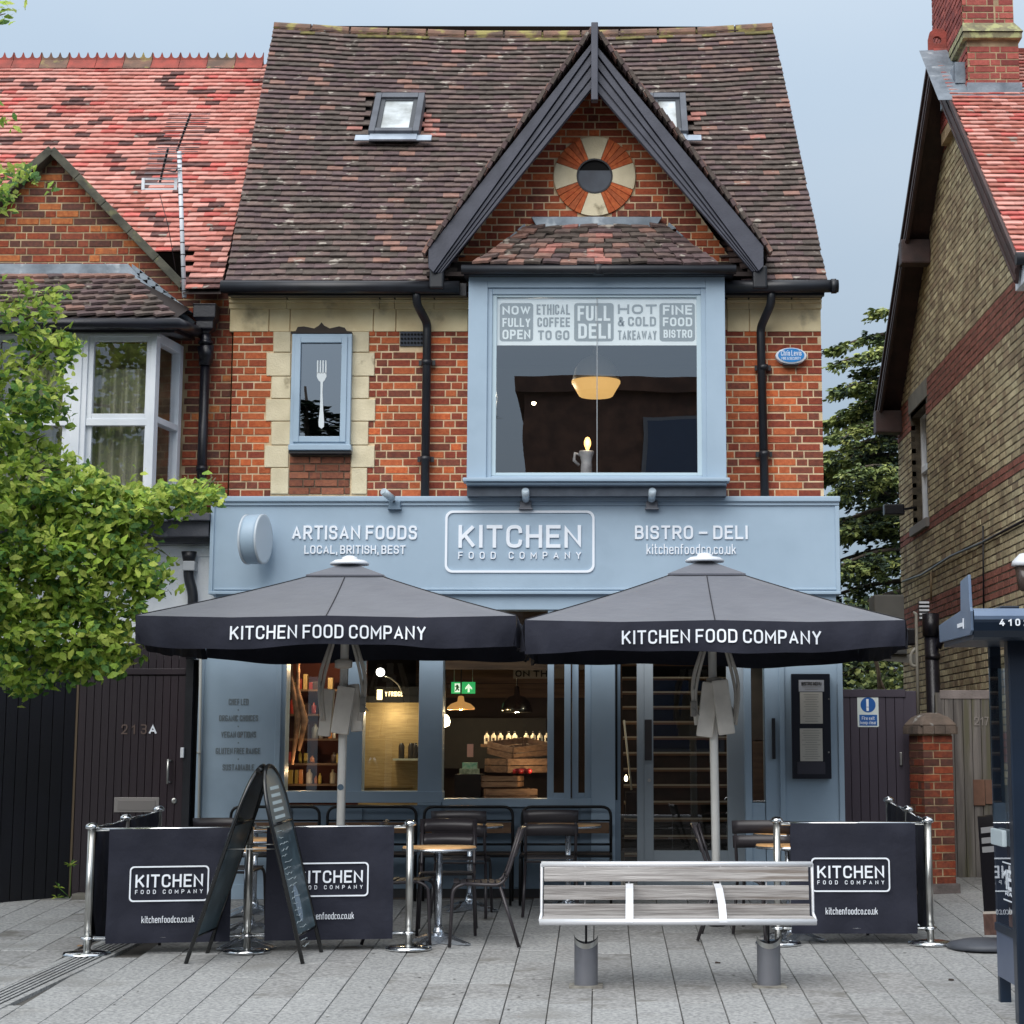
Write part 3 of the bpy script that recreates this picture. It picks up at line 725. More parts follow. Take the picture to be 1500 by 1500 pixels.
def tiles(pt, rows, count, w, weights, seed, skip=None, pick=None, thick=.013, lap=1.5, jitter=.004):
    rnd = random.Random(seed); out = []
    for j in range(rows):
        v0, v1 = j / rows, (j + 1) / rows; off = .5 * (j % 2) + rnd.uniform(-.08, .08)
        for i in range(-1, count + 1):
            a, b = (i + off) / count, (i + 1 + off) / count
            a, b = max(a, 0), min(b, 1)
            if b - a < .25 / count: continue
            um = (a + b) / 2
            p0, p1 = pt(um, v0), pt(um, min(v1, 1)); l, r_ = pt(a, v0), pt(b, v0)
            if skip and skip(p0, um, v0): continue
            U = (r_ - l); wd = U.length - .0015; U.normalize(); V = (p1 - p0); ln = V.length * lap; V.normalize()
            Nn = U.cross(V).normalized()
            V = (V - Nn * .20 + U * rnd.uniform(-.012, .012)).normalized(); Nn = U.cross(V).normalized(); U = V.cross(Nn)
            m = Matrix((U, V, Nn)).transposed()
            loc = p0 + Nn * (.022 + rnd.uniform(0, jitter)) + V * rnd.uniform(-.006, .006)
            c = pick(um, v0, rnd) if pick else None
            if c is None: c = rnd.choices(range(len(weights)), weights)[0]
            out.append((TRS(loc, wd, ln, thick, m), c))
    return out
def skip_main(p, u, v):
    x, y, _ = pix(p)
    for a, b, c, d_ in SKY:
        if a + 6 < x < c - 10 and b + 4 < y < d_ - 6: return True
    e = gable_edge(p.z)
    return p.y < 2.2 and p.z < GAP_Z - .25 and e[0] + .2 < p.x < e[1] - .2
def pick_roof(u, v, rnd):
    if v > .955 and rnd.random() < .45 + .4 * noise.noise(Vector((u * 14, 3, v * 9))): return 5
    x, y, _ = pix(roof_pt(u, v)); n1 = noise.noise(Vector((u * 8, v * 7, 0)))
    for a, b, c, d_ in SKY:
        if (abs(x - a) < 22 or abs(x - c) < 22) and b + 25 < y < d_ - 5 and rnd.random() < .4: return 4
    if rnd.random() < .006: return 4
    return rnd.choices(range(4), (4, 3 + 4 * n1, 3 - 4 * n1, .55 + 1.2 * n1))[0]
pieces('roof_tile', 'tile', tiles(roof_pt, 50, 35, .165, [1], 11, skip_main, pick_roof), T_MAIN, roof, 'roof_tiling')
for i in range(13):
    a, b = roof_pt(i / 13 + .002, 1), roof_pt((i + 1) / 13 - .002, 1)
    mb = MB(); mid = (a + b) / 2; n = 8
    pr = [(math.cos(R(-25 + 230 * t / n)) * .11, math.sin(R(-25 + 230 * t / n)) * .085 - .045) for t in range(n + 1)]
    vs = [(a.x, a.y + y, a.z + z) for y, z in pr] + [(b.x, b.y + y, b.z + z) for y, z in pr]
    mb.add(vs, [(t, t + 1, n + 2 + t, n + 1 + t) for t in range(n)] + [list(range(n + 1)), list(range(2 * n + 1, n, -1))])
    mb.build('ridge_tile', ridgem, roof, .004)
# skylights lying in the slope
fr_m = M('skylight_frame', C(92, 96, 104), C(74, 78, 86), 4, .5, .3)
sk_glass = M('skylight_pane', C(196, 204, 208), C(120, 124, 120), 3.5, .15, spec=.8, c3=C(96, 92, 84), s3=5, t3=.6, w3=.3)
nrm_roof = (B_ - A_).cross(C_ - A_).normalized()
def on_roof(px, py):
    r = ray(px, py); t = (A_ - CAM).dot(nrm_roof) / r.dot(nrm_roof); return CAM + r * t
for a, b, c, d_ in ((540, 147, 614, 203), (950, 147, 1008, 203)):
    s_ = empty('skylight', on_roof((a + c) / 2, d_), parent=house)
    p00, p10, p01 = on_roof(a, d_), on_roof(c, d_), on_roof(a, b)
    U = (p10 - p00); Wd = U.length; U.normalize(); V = nrm_roof.cross(U).normalized(); H_ = abs((p01 - p00).dot(V))
    if V.z < 0: V = -V
    m = Matrix.Translation(p00) @ Matrix((U, V, nrm_roof)).transposed().to_4x4()
    mb = MB(); t = .07
    for q in ((0, t, 0, H_), (Wd - t, Wd, 0, H_), (t, Wd - t, H_ - t * 1.6, H_), (t, Wd - t, 0, t)): mb.box(q[0], q[1], q[2], q[3], -.05, .10, mat=m)
    mb.build('frame', fr_m, s_, .008)
    mb = MB()
    for q in ((t, t + .05, t, H_ - t * 1.6), (Wd - t - .05, Wd - t, t, H_ - t * 1.6), (t + .05, Wd - t - .05, H_ - t * 1.6 - .04, H_ - t * 1.6), (t + .05, Wd - t - .05, t, t + .05)): mb.box(q[0], q[1], q[2], q[3], 0, .075, mat=m)
    mb.build('sash', M('sash_dark', C(52, 56, 62), rough=.45), s_, .004)
    MB().box(t + .05, Wd - t - .05, t + .05, H_ - t * 1.6 - .04, .02, .06, mat=m).build('pane', sk_glass, s_)
    MB().box(-.14, Wd + .14, -.12, -.0, .03, .045, mat=m).box(.02, Wd - .02, -.13, .02, .045, .06, mat=m).build('flashing', M('flashing_pale', C(176, 188, 200), C(150, 162, 176), 5, .5, .3), s_)
# gutters
gut = MB().tube([(-3.66, -.41, 5.755), (-1.36, -.41, 5.75)], .062, 10).box(-3.6, -1.3, -.36, -.30, 5.68, 5.80)
gut.build('gutter', black_pl, house)
gut = MB().tube([(1.20, -.41, 5.755), (2.29, -.41, 5.762)], .062, 10).tube([(2.22, -.41, 5.76), (2.27, -.41, 5.762)], .072, 10).box(1.2, 2.16, -.36, -.30, 5.68, 5.80)
gut.build('gutter', black_pl, house)
def dpipe(pts, r, par, mt=black_pl, col_=(), name='downpipe'):
    mb = MB().tube(path(pts, .06), r, 12)
    for z in col_:
        p = Vector(pts[-1]); mb.tube([(p.x, p.y, z), (p.x, p.y, z + .05)], r * 1.22, 12); mb.box(p.x - r * 1.9, p.x + r * 1.9, p.y + r * .6, p.y + r * 1.3, z, z + .05)
    return mb.build(name, mt, par)
a, b = P(610, 428, -.4), P(626, 458, -.10)
dpipe([(a.x, -.38, 5.74), (a.x, -.36, 5.60), (b.x, -.09, 5.46), (b.x, -.09, 3.72)], .042, house, col_=(5.05, 4.1))
a, b = P(1130, 428, -.4), P(1114, 462, -.10)
dpipe([(a.x, -.38, 5.74), (a.x, -.36, 5.60), (b.x, -.09, 5.42), (b.x + .02, -.09, 3.72)], .042, house, col_=(5.0, 4.15))

# ------------------------------------------------------------------ front gable: slopes, bargeboards, verge tiles
GY = -.52
ap = P(870, 47, GY)
gl, gr = P(626, 368, GY), P(1124, 366, GY)
g = MB()
for q in (gl, gr):
    dn = Vector((0, 0, -.07))
    e2 = Vector((q.x, .3, q.z)); a2 = Vector((ap.x, 2.3, ap.z - .06)); a1 = Vector((ap.x, GY + .08, ap.z - .06)); e1 = Vector((q.x, GY + .08, q.z - .02))
    g.add([e1, a1, a2, e2, e1 + dn, a1 + dn, a2 + dn, e2 + dn], [(0, 1, 2, 3), (4, 5, 6, 7), (0, 1, 5, 4), (0, 3, 7, 4)])
gable = g.build('gable_roof', under, house)
# tiled slopes of the gable, each tile clipped where it sinks into the main roof
its = []
for q, sg in ((gl, -1), (gr, 1)):
    def gp(u, v, q=q):
        b = Vector((q.x, GY, q.z)); t = Vector((ap.x, GY, ap.z)); p = b.lerp(t, v); p.y = GY + u * 2.9; return p
    def gq(u, v, q=q, sg=sg): return gp(1 - u if sg < 0 else u, v)
    def skp(p, u, v): return p.z < 5.80 + (p.y + .36) * .958 - .12
    its += tiles(gq, 27, 17, .165, [3, 3, 3, 1.6, .5], 21 + sg, skp, lap=1.5, thick=.02, jitter=.012)
pieces('gable_tile', 'tile', its, T_MAIN, gable, 'gable_tiling', 90)
for q, sg in ((gl, -1), (gr, 1)):
    dirv = (ap - q); Lg = dirv.length; dirv.normalize(); out_ = Vector((dirv.z * sg, 0, -dirv.x * sg))
    nseg = 34
    for i in range(nseg):
        c = q + dirv * (Lg * (i + .4) / nseg)
        ax = (dirv + out_ * .13).normalized(); on = Vector((ax.z * sg, 0, -ax.x * sg))
        m = Matrix((ax, Vector((0, 1, 0)), on)).transposed()
        MB().box(-.075, .075, -.05 - .012 * (i % 3), .12, -.018, .018, mat=Matrix.Translation(c + out_ * .022) @ m.to_4x4()).build('verge_tile', T_MAIN[(i * 7) % 3 if i % 6 else 3], gable, .002)
    # bargeboards: three stepped bands
    s0 = 1 if sg < 0 else -1
    co = [(868.5, 62), (628, 366) if sg < 0 else (1118, 362)]
    ci = [(868.5, 128), (647, 399) if sg < 0 else (1102, 397)]
    lo = [(628, 393) if sg < 0 else (1118, 391), (633, 400) if sg < 0 else (1113, 398)]
    ot, ob_ = [P(*z_, GY) for z_ in co]; it_, ib = [P(*z_, GY) for z_ in ci]; l1, l2 = [P(*z_, GY) for z_ in lo]
    def band(f0, f1, y0, nm='bargeboard'):
        t0, t1 = ot.lerp(it_, f0), ot.lerp(it_, f1); b0, b1 = ob_.lerp(ib, f0), ob_.lerp(ib, f1)
        if f0 == 0: pl = [t0, ob_, l1, l2.lerp(ib, f1), t1] if f1 < 1 else [t0, ob_, l1, l2, ib, t1]
        else: pl = [t0, l2.lerp(ib, f0), l2.lerp(ib, f1), t1]
        if sg > 0: pl = pl[::-1]
        MB().prism([(p.x, p.z) for p in pl], y0, GY + .06).build(nm, navy, gable, .004)
    band(0, 1.0, GY + .03); band(0, .16, GY - .035); band(.20, .44, GY - .012); band(.48, .72, GY + .006); band(.78, .97, GY + .012)
fx0, fx1, fz0, fz1 = rect(866, 32, 876, 146, GY - .1)
box('finial_post', fx0, fx1, GY - .10, GY + .02, fz0, fz1, M('finial_grey', C(78, 80, 92), C(66, 68, 80), 5, .5), gable, .008)
box('soffit', -1.68, 1.6, GY + .1, 0, 5.86, 5.9, under, gable)
for x in (gl.x + .02, gr.x - .14): box('gutter_box', x, x + .14, -.5, -.1, 5.72, 5.95, black_pl, gable, .02)

# ------------------------------------------------------------------ bay: hipped tile roof, gutter, box window
BX0, BX1, BZ0, BZ1 = rect(685, 403, 1063, 712, -.5)
bayr = empty('bay_roof', (-.05, 0, 5.9), parent=house)
tl, tr = P(781, 332, -.04), P(968, 330, -.04)
bl, br = P(690, 390, -.62), P(1052, 390, -.62)
def bay_pt(u, v):
    p = bl.lerp(br, u).lerp(tl.lerp(tr, u), v); p.z += .01 * noise.noise(Vector((u * 6, v * 3, 5))); return p
MB().add([bl, br, tr, tl, (bl.x, 0, bl.z), (br.x, 0, br.z)], [(0, 1, 2, 3), (0, 3, 4), (1, 5, 2), (0, 4, 5, 1)]).build('bay_roof_deck', under, bayr)
rb = random.Random(5)
its = []
for j in range(8):
    v0, v1 = j / 8, (j + 1) / 8; l, r_ = bay_pt(0, v0), bay_pt(1, v0); wid = r_.x - l.x; nn = max(3, round(wid / .165)); st = rb.uniform(-.05, .05)
    for i in range(nn):
        u0, u1 = i / nn, (i + 1) / nn; p0 = bay_pt((u0 + u1) / 2, v0); p1 = bay_pt((u0 + u1) / 2, v1)
        V = (p1 - p0); ln = V.length * 1.5; V.normalize(); U = Vector((1, 0, rb.uniform(-.05, .05) * (3 if i in (0, nn - 1) else 1))).normalized(); Nn = U.cross(V).normalized()
        V = (V - Nn * .2).normalized(); Nn = U.cross(V).normalized()
        c = rb.choices((0, 1, 2, 3, 4), (3, 3, 4, 2.4, 1.1))[0]
        its.append((TRS(p0 + Nn * (.014 + rb.uniform(0, .012)) + U * rb.uniform(-.01, .01), wid / nn - .005, ln, .024, Matrix((U, V, Nn)).transposed()), c))
pieces('bay_tile', 'tile', its, T_MAIN, bayr, 'bay_tiling')
lx0, lx1, lz0, lz1 = rect(778, 318, 970, 333, -.06)
MB().prism([(lx0, lz1), (lx0 + .06, lz0), (lx1 - .06, lz0), (lx1, lz1)][::-1], -.075, -.03).build('lead_flashing', lead, bayr, .004)
for sg, e0, e1 in ((-1, bl, tl), (1, br, tr)):
    for i in range(6):
        p = e0.lerp(e1, (i + 1.2) / 7); w = .09
        pl = [(p.x - sg * .02, p.z + .0), (p.x + sg * w, p.z + .03), (p.x + sg * .02, p.z + .09)]
        MB().prism(pl if sg < 0 else pl[::-1], -.05, .0).build('stepped_flashing', lead, bayr)
gx0, gx1, gz0, gz1 = rect(676, 389, 1078, 402, -.62)
MB().tube([(gx0, -.64, (gz0 + gz1) / 2), (gx1, -.64, (gz0 + gz1) / 2)], .045, 10).box(gx0 + .02, gx1 - .02, -.6, -.02, gz0, gz1 - .03).tube([(-.02, -.64, gz0 - .01), (-.02, -.64, gz1 + .0)], .05, 10).build('bay_gutter', black_pl, bayr)

bay = empty('bay_window', (-.05, -.5, BZ0), parent=house)
gx = rect(727, 437, 1022, 692, -.44)
mb = MB()
frame4(mb, BX0, BX1, BZ0, BZ1, -.5, -.40, (gx[0] - BX0) * .68, wt=BZ1 - P(870, 421, -.5).z, wb=.03)
mb.box(BX0, BX0 + .04, -.40, 0, BZ0, BZ1).box(BX1 - .04, BX1, -.40, 0, BZ0, BZ1).box(BX0 + .04, BX1 - .04, -.40, 0, BZ1 - .05, BZ1).box(BX0 + .04, BX1 - .04, -.40, 0, BZ0, BZ0 + .05)
mb.build('surround', blue, bay, .004)
ax0, ax1, az0, az1 = rect(711, 422, 1037, 704, -.47)
frame4(MB(), ax0, ax1, az0, az1, -.475, -.39, (gx[0] - ax0) * .6, wb=.045).build('frame', blue, bay, .005)
ax0, ax1, az0, az1 = rect(720, 431, 1028, 697, -.45)
frame4(MB(), ax0, ax1, az0, az1, -.455, -.38, gx[0] - ax0, wt=.03, wb=.03).build('frame', M('frame_pale', C(180, 200, 210), rough=.4), bay, .003)
box('pane', gx[0], gx[1], -.436, -.43, gx[2], gx[3], G_UP, bay)
box('pane_joint', P(874, 500, -.44).x, P(875.2, 500, -.44).x, -.439, -.4365, gx[2], gx[3], M('silicone', C(150, 156, 160), rough=.3), bay)
sx0, sx1, sz0, sz1 = rect(678, 700, 1069, 711, -.56)
MB().bbox(sx0, sx1, -.60, -.38, sz0 + .035, sz1 + .0, .012).bbox(sx0 + .03, sx1 - .03, -.56, -.3, sz0 + .008, sz0 + .034, .01).build('sill', blue, bay)
sx0, sx1, sz0, sz1 = rect(684, 709, 1064, 726.5, -.48)
MB().box(sx0, sx1, -.48, 0, sz0, sz1).build('apron', M('apron_slate', C(84, 94, 106), C(66, 74, 86), 6, .55, bump=.4, bscale=15), bay)
# printed banner behind the glass
bn = tag(None or empty('window_banner', (P(727, 470, -.42).x, -.42, P(727, 506, -.42).z)), 'pale printed banner reading full deli across top of upper bay window', 'banner')
ban_w = M('banner_white', C(240, 248, 248), C(236, 244, 244), 2, .5, emit=C(200, 220, 220), estr=0.0)
ban_g = M('banner_grey_print', C(140, 150, 152), rough=.5)
qx0, qx1, qz0, qz1 = rect(727, 437, 1022, 506, -.42)
box('sheet', qx0, qx1, -.422, -.418, qz0, qz1, ban_w, bn)
YB = -.424
for a, c in ((732, 781), (841, 899), (966, 1018)):
    x0, x1, z0, z1 = rect(a, 444, c, 500, YB)
    MB().prism(rrect(x0, x1, z0, z1, .03)[::-1], YB, YB + .002).build('print_panel', ban_g, bn)
for s, a, t, c, b_, w in (('NOW', 736, 448, 777, 461, 1), ('FULLY', 736, 466, 777, 479, 1), ('OPEN', 736, 483, 777, 497, 1), ('ETHICAL', 786, 446, 835, 461, 0), ('COFFEE', 787, 465, 835, 479, 0), ('TO GO', 788, 484, 834, 498, 0),
                       ('FULL', 846, 448, 894, 470, 1), ('DELI', 847, 474, 894, 496, 1), ('HOT', 905, 446, 962, 460, 0), ('& COLD', 905, 464, 961, 478, 0), ('TAKEAWAY', 905, 484, 962, 498, 0),
                       ('FINE', 971, 447, 1014, 461, 1), ('FOOD', 971, 465, 1014, 478, 1), ('BISTRO', 972, 483, 1014, 495, 1)):
    tpx(s, a, t, c, b_, YB - .001 if w else YB + .001, ban_w if w else ban_g, bn, off=.03, ext=.001, lift=.0012)
# dark room behind the bay
room = MB()
rx0, rx1, rz0, rz1 = bx0 - .9, bx1 + .6, 3.2, 5.7
for q in ((rx0, rx1, 3.6, 3.7, rz0, rz1), (rx0 - .1, rx0, .28, 3.7, rz0, rz1), (rx1, rx1 + .1, .28, 3.7, rz0, rz1), (rx0, rx1, .28, 3.6, rz1, rz1 + .1)): room.box(*q)
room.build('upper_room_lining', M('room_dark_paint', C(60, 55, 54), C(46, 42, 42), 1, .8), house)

# ------------------------------------------------------------------ small window with the fork
fw = empty('window', P(470, 658, -.06), parent=house)
x0, x1, z0, z1 = rect(426, 489, 514, 652, -.10)
fb = MB(); frame4(fb, x0, x1, z0, z1, -.10, .02, .045); fb.build('frame', blue, fw, .004)
a0, a1, c0, c1 = rect(431, 494, 508, 648, -.09)
gx0, gx1, gz0, gz1 = rect(440, 500, 501, 645, -.07)
fb = MB(); frame4(fb, a0, a1, c0, c1, -.115, -.03, gx0 - a0); fb.build('casement', blue, fw, .005)
box('pane', gx0 - .01, gx1 + .01, -.072, -.066, gz0 - .01, gz1 + .01, glass('window_glass_dark', 0.34, tint=(.35, .38, .42, 1), wav=.25), fw)
x0, x1, z0, z1 = rect(422, 651, 514, 659, -.15)
MB().box(x0, x1, -.15, .0, z0, z1).build('sill', blue, fw, .006)
x0, x1, z0, z1 = rect(423, 659, 514, 664, -.12)
box('sill_drip', x0, x1, -.12, 0, z0, z1, black_pl, fw)
pl = [(426, 488), (426, 486), (433, 485), (436, 479), (445, 478), (460, 481), (467, 477), (471, 472), (475, 477), (483, 481), (497, 478), (505, 480), (508, 485), (515, 486), (515, 488)]
MB().prism([(P(a, b, -.1).x, P(a, b, -.1).z) for a, b in pl], -.10, -.02).build('hood', M('hood_dark', C(52, 44, 40), rough=.8), fw)
fk = M('fork_decal', C(206, 214, 218), rough=.5)
mb = MB(); Y = -.075
def ppoly(mb, pts, y0, y1): mb.prism([(P(a, b, Y).x, P(a, b, Y).z) for a, b in pts][::-1], y0, y1)
for a in (465, 469, 473, 477): ppoly(mb, [(a - .5, 528), (a + 1.3, 528), (a + 1.3, 547), (a - .8, 547)][::-1], -.078, -.074)
ppoly(mb, [(464.2, 546), (478.3, 546), (478.2, 552), (475.5, 557), (473, 560), (472.5, 575), (473.4, 600), (474.8, 618), (474.5, 625), (471, 628), (467, 625), (466.5, 618), (468.6, 600), (469.6, 575), (469.5, 560), (466.5, 557), (464.2, 552)][::-1], -.078, -.074)
mb.build('fork_decal', fk, fw)
box('window_back', wx0 - .1, wx1 + .1, .30, .34, wz0 - .1, wz1 + .1, void, house)

# ================================================================== SHOPFRONT
FY = -.30
fas = empty('fascia', P(768, 870, FY), parent=house)
x0, x1, z0, z1 = rect(308, 735, 1230, 866, FY)
FX0, FX1 = x0, x1
MB().box(x0, x1, FY, 0, z0, z1).build('fascia_board', blue, fas, .004)
MB().bbox(x0 - .015, x1 + .01, FY - .045, 0, z1 - .002, z1 + .05, .012).box(x0, x1, FY - .02, FY, z1 - .035, z1 - .005).build('cornice', blue, fas)
for a, b in ((x0 - .002, x0 + .035), (x1 - .04, x1)): box('edge_trim', a, b, FY - .02, FY - .001, z0, z1 - .04, blue, fas, .004)
MB().box(x0, x1, FY - .03, -.0, z0 - .03, z0 + .0).box(x0 + .05, x1 - .03, FY - .012, FY, z0 + .01, z0 + .03).build('lower_moulding', blue, fas, .005)
lb = empty('logo', P(761, 838, FY), parent=house)
tpx('ARTISAN FOODS', 428, 770, 611, 790.5, FY, white_letter, fas, off=.012, ext=.012)
tpx('LOCAL, BRITISH, BEST', 446, 799, 594, 811.5, FY, white_letter, fas, off=.008, ext=.012)
tpx('BISTRO – DELI', 930, 770, 1095, 790, FY, white_letter, fas, off=.012, ext=.012)
tpx('kitchenfoodco.co.uk', 947, 797, 1078, 812, FY, white_letter, fas, off=.008, ext=.012)
def logo(px0, py0, px1, py1, frame, par, m, ext, th=.012, tox=.09):
    """rounded outline with KITCHEN over FOOD COMPANY; extents in frame units"""
    O, U, V, Nn = [Vector(q) for q in frame]; w, h = px1 - px0, py1 - py0
    o_ = rrect(px0, px1, py0, py1, h * .12); i_ = rrect(px0 + th, px1 - th, py0 + th, py1 - th, h * .12 - th * .6)
    n = len(o_); vs = [O + U * a + V * b + Nn * ext for a, b in o_ + i_] + [O + U * a + V * b for a, b in o_ + i_]; fs = []
    for i in range(n):
        j = (i + 1) % n; fs += [(i, j, n + j, n + i), (i, 2 * n + i, 2 * n + j, j), (n + i, n + j, 3 * n + j, 3 * n + i)]
    MB().add(vs, fs).build('logo_outline', m, par)
    text('KITCHEN', px0 + w * tox, px1 - w * tox, py0 + h * .40, py1 - h * .235, frame, m, par, off=.008, ext=ext)
    text('FOOD COMPANY', px0 + w * tox, px1 - w * tox, py0 + h * .22, py0 + h * .335, frame, m, par, off=.004, ext=ext, space=1.35)
x0, x1, z0, z1 = rect(652, 748, 871, 839, FY)
logo(x0, z0, x1, z1, FRONT(FY), lb, white_letter, .014, .022)

# lower front: posts, windows, stall riser. SY is the face of the joinery
SY = -.25
zH = P(880, 870, SY).z; zB = 0.0
def sr(px0, py0, px1, py1, y0, y1, name, m, par, bev=.004, **k):
    x0, x1, z0, z1 = rect(px0, py0, px1, py1, y0); return box(name, x0, x1, y0, y1, z0, z1, m, par, bev, **k)
sf = empty('shopfront', (-.7, SY, 0), parent=house)
box('lintel', FX0 + .06, FX1 - .04, SY - .02, 0, 2.66, zH + .02, blue, sf, .004)
# pilasters
def pil(px0, px1, par, y=SY, z1=2.66, z0=-.03, name='pilaster', inset=True, m=blue):
    a, b = P(px0, 1150, y).x, P(px1, 1150, y).x
    mb = MB().box(a, b, y, .05, z0, z1)
    if inset:
        t = .05; zz0 = .12
        for q in ((a, a + t, z0, z1), (b - t, b, z0, z1), (a + t, b - t, z1 - .2, z1), (a + t, b - t, z0, zz0)): mb.box(q[0], q[1], y - .018, y - .0005, q[2], q[3])
    return mb.build(name, m, par, .004)
pil(287, 409, sf); pil(1143, 1237, sf)
pp = empty('menu_slogan', P(349, 1126, SY), parent=house)
sg_m = M('slogan_print', C(120, 130, 136), rough=.6)
for s, a, b, y in (('CHEF LED', 335, 364, 1028), ('ORGANIC CHOICES', 321, 378, 1052), ('VEGAN OPTIONS', 324, 375, 1076), ('GLUTEN FREE RANGE', 316, 381, 1100), ('SUSTAINABLE', 326, 372, 1124)):
    tpx(s, a, y - 4.5, b, y + 4.5, SY, sg_m, pp, ext=.002, off=.01)
    if y < 1120: MB().lathe([(.007, 0), (.007, .003)], P(349, y + 12, SY - .0), 8, mat=Matrix.Rotation(R(90), 3, 'X')).build('dot', sg_m, pp)
sr(409, 960, 418, 1166, SY + .02, .02, 'mullion', blue, sf)
sr(500, 960, 531, 1166, SY + .02, .02, 'mullion', blue, sf)
sr(613, 960, 648, 1180, SY + .01, .02, 'mullion', blue, sf)
sr(866, 870, 901, 1300, SY - .01, .02, 'mullion', blue, sf)
sr(409, 1159, 648, 1176, SY + .005, .02, 'sill', blue, sf)
sr(648, 1170, 866, 1182, SY - .02, .02, 'sill', blue, sf)
# stall riser with panels
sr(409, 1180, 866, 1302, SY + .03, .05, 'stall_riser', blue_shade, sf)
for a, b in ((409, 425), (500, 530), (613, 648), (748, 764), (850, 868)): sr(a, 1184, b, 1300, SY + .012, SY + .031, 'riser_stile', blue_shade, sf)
sr(404, 1300, 1100, 1316, SY + .035, .06, 'plinth', black_pl, sf)
# panes
for a, b, c, d_ in ((418, 960, 500, 1161), (531, 960, 613, 1161)):
    w_ = empty('window', P((a + b) / 2, d_, SY), parent=sf)
    x0, x1, z0, z1 = rect(a, c, b, d_, SY + .05) if False else rect(a, b, c, d_, SY + .05)
    box('pane', x0, x1, SY + .06, SY + .066, z0, z1, G_SHOP, w_)
x0, x1, z0, z1 = rect(648, 872, 802, 1171, SY + .06)
w_ = empty('window', (x0, SY, z0), parent=sf)
box('pane', x0, x1, SY + .06, SY + .066, z0, z1, G_SHOP, w_)
# folding window leaves stacked at the right of the opening
for a, b, y in ((802, 836, SY + .0), (838, 866, SY + .06)):
    x0, x1, z0, z1 = rect(a, 880, b, 1171, y)
    w_ = empty('folding_leaf', (x0, y, z0), parent=sf)
    m_ = MB(); frame4(m_, x0, x1, z0, z1, y, y + .05, .06); m_.build('frame', blue, w_, .004)
    box('pane', x0 + .06, x1 - .06, y + .02, y + .026, z0 + .06, z1 - .06, G_SHOP, w_)
# door: two glazed leaves in pale grey
dgrey = M('door_grey_paint', C(150, 160, 168), C(142, 152, 160), 2, .4)
DY = -.12
dr_ = empty('door', P(1000, 1300, DY), parent=house)
for a, b in ((933, 1091),):
    x0, x1, z0, z1 = rect(a, 870, b, 1300, DY)
    xm0, xm1 = P(944, 1100, DY).x, P(957, 1100, DY).x
    mb = MB().box(x0, xm1, DY, DY + .06, .0, 2.6).box(P(1065, 1100, DY).x, x1, DY, DY + .06, .0, 2.6).box(xm1, P(1065, 1100, DY).x, DY + .002, DY + .06, .0, P(900, 1246, DY).z).box(xm1, P(1065, 1100, DY).x, DY + .002, DY + .06, 2.45, 2.6)
    mb.box(xm0 - .006, xm0 + .0, DY - .006, DY, .0, 2.6).build('leaf', dgrey, dr_, .004)
    box('pane', xm1, P(1065, 1100, DY).x, DY + .02, DY + .026, P(900, 1246, DY).z, 2.45, G_SHOP, dr_)
sr(944.5, 1054, 955, 1114, DY - .012, DY, 'push_plate', M('plate_bronze', C(72, 70, 72), rough=.35, metal=.6), dr_)
tagl = MB().lathe([(.016, 0), (.016, .01)], P(951, 1143, DY) + Vector((0, -.001, 0)), 12, mat=Matrix.Rotation(R(90), 3, 'X')).build('lock', steel, dr_)
sidel = empty('side_light', P(920, 1246, DY), parent=sf)
x0, x1, z0, z1 = rect(909, 880, 933, 1300, DY)
box('pane', x0, x1, DY + .03, DY + .036, z0, z1, G_SHOP, sidel)
sr(900, 870, 909, 1300, SY - .005, .02, 'mullion', blue_shade, sf); sr(901.5, 962, 904.5, 1172, SY - .009, SY - .004, 'painted_gap_shade', void, sf, 0)  # dark strip laid on the mullion face, painting the shade of a gap
sr(1091, 870, 1101, 1300, SY, .02, 'mullion', blue, sf)
x0, x1, z0, z1 = rect(1101, 870, 1121, 1176, SY + .05)
box('pane', x0, x1, SY + .05, SY + .056, z0, z1, G_SHOP, sidel)
sr(1121, 870, 1143, 1300, SY + .01, .02, 'mullion', blue, sf); sr(1101, 1176, 1122, 1300, SY + .02, .02, 'panel', blue, sf)
sr(1131, 1052, 1136, 1112, SY - .03, SY + .01, 'pull_handle', black_pl, sf)
# room inside the shop
inn = MB()
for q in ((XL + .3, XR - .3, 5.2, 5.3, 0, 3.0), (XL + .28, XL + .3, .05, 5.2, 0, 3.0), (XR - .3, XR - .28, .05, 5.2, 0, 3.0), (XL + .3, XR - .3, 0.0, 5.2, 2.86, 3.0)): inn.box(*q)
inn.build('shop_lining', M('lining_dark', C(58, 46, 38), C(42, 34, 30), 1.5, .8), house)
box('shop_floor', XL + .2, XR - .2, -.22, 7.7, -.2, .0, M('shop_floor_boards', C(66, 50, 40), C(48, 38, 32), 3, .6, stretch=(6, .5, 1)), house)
box('threshold', XL, XR, -.3, 0, -.25, -.012, jointm, house)
# staircase seen through the door
st = empty('staircase', (.75, 1.2, 0), parent=house)
tread_m = M('stair_nosing', C(170, 160, 146), rough=.35, metal=.4)
for i in range(14):
    y = 1.0 + i * .2; z = .165 * (i + 1)
    box('tread', .24, 1.42, y, y + .24, z - .035, z - .008, wood_brown, st); box('nosing', .24, 1.42, y - .006, y + .012, z - .014, z + .002, tread_m, st)
    box('riser', .24, 1.42, y + .03, y + .05, z - .16, z - .035, void, st)
# wood above the opening, inside
for i in range(4): box('bulkhead_board', -1.7, .1, .35, .38, 2.12 + .165 * i, 2.12 + .165 * i + .158, wood_brown, house)

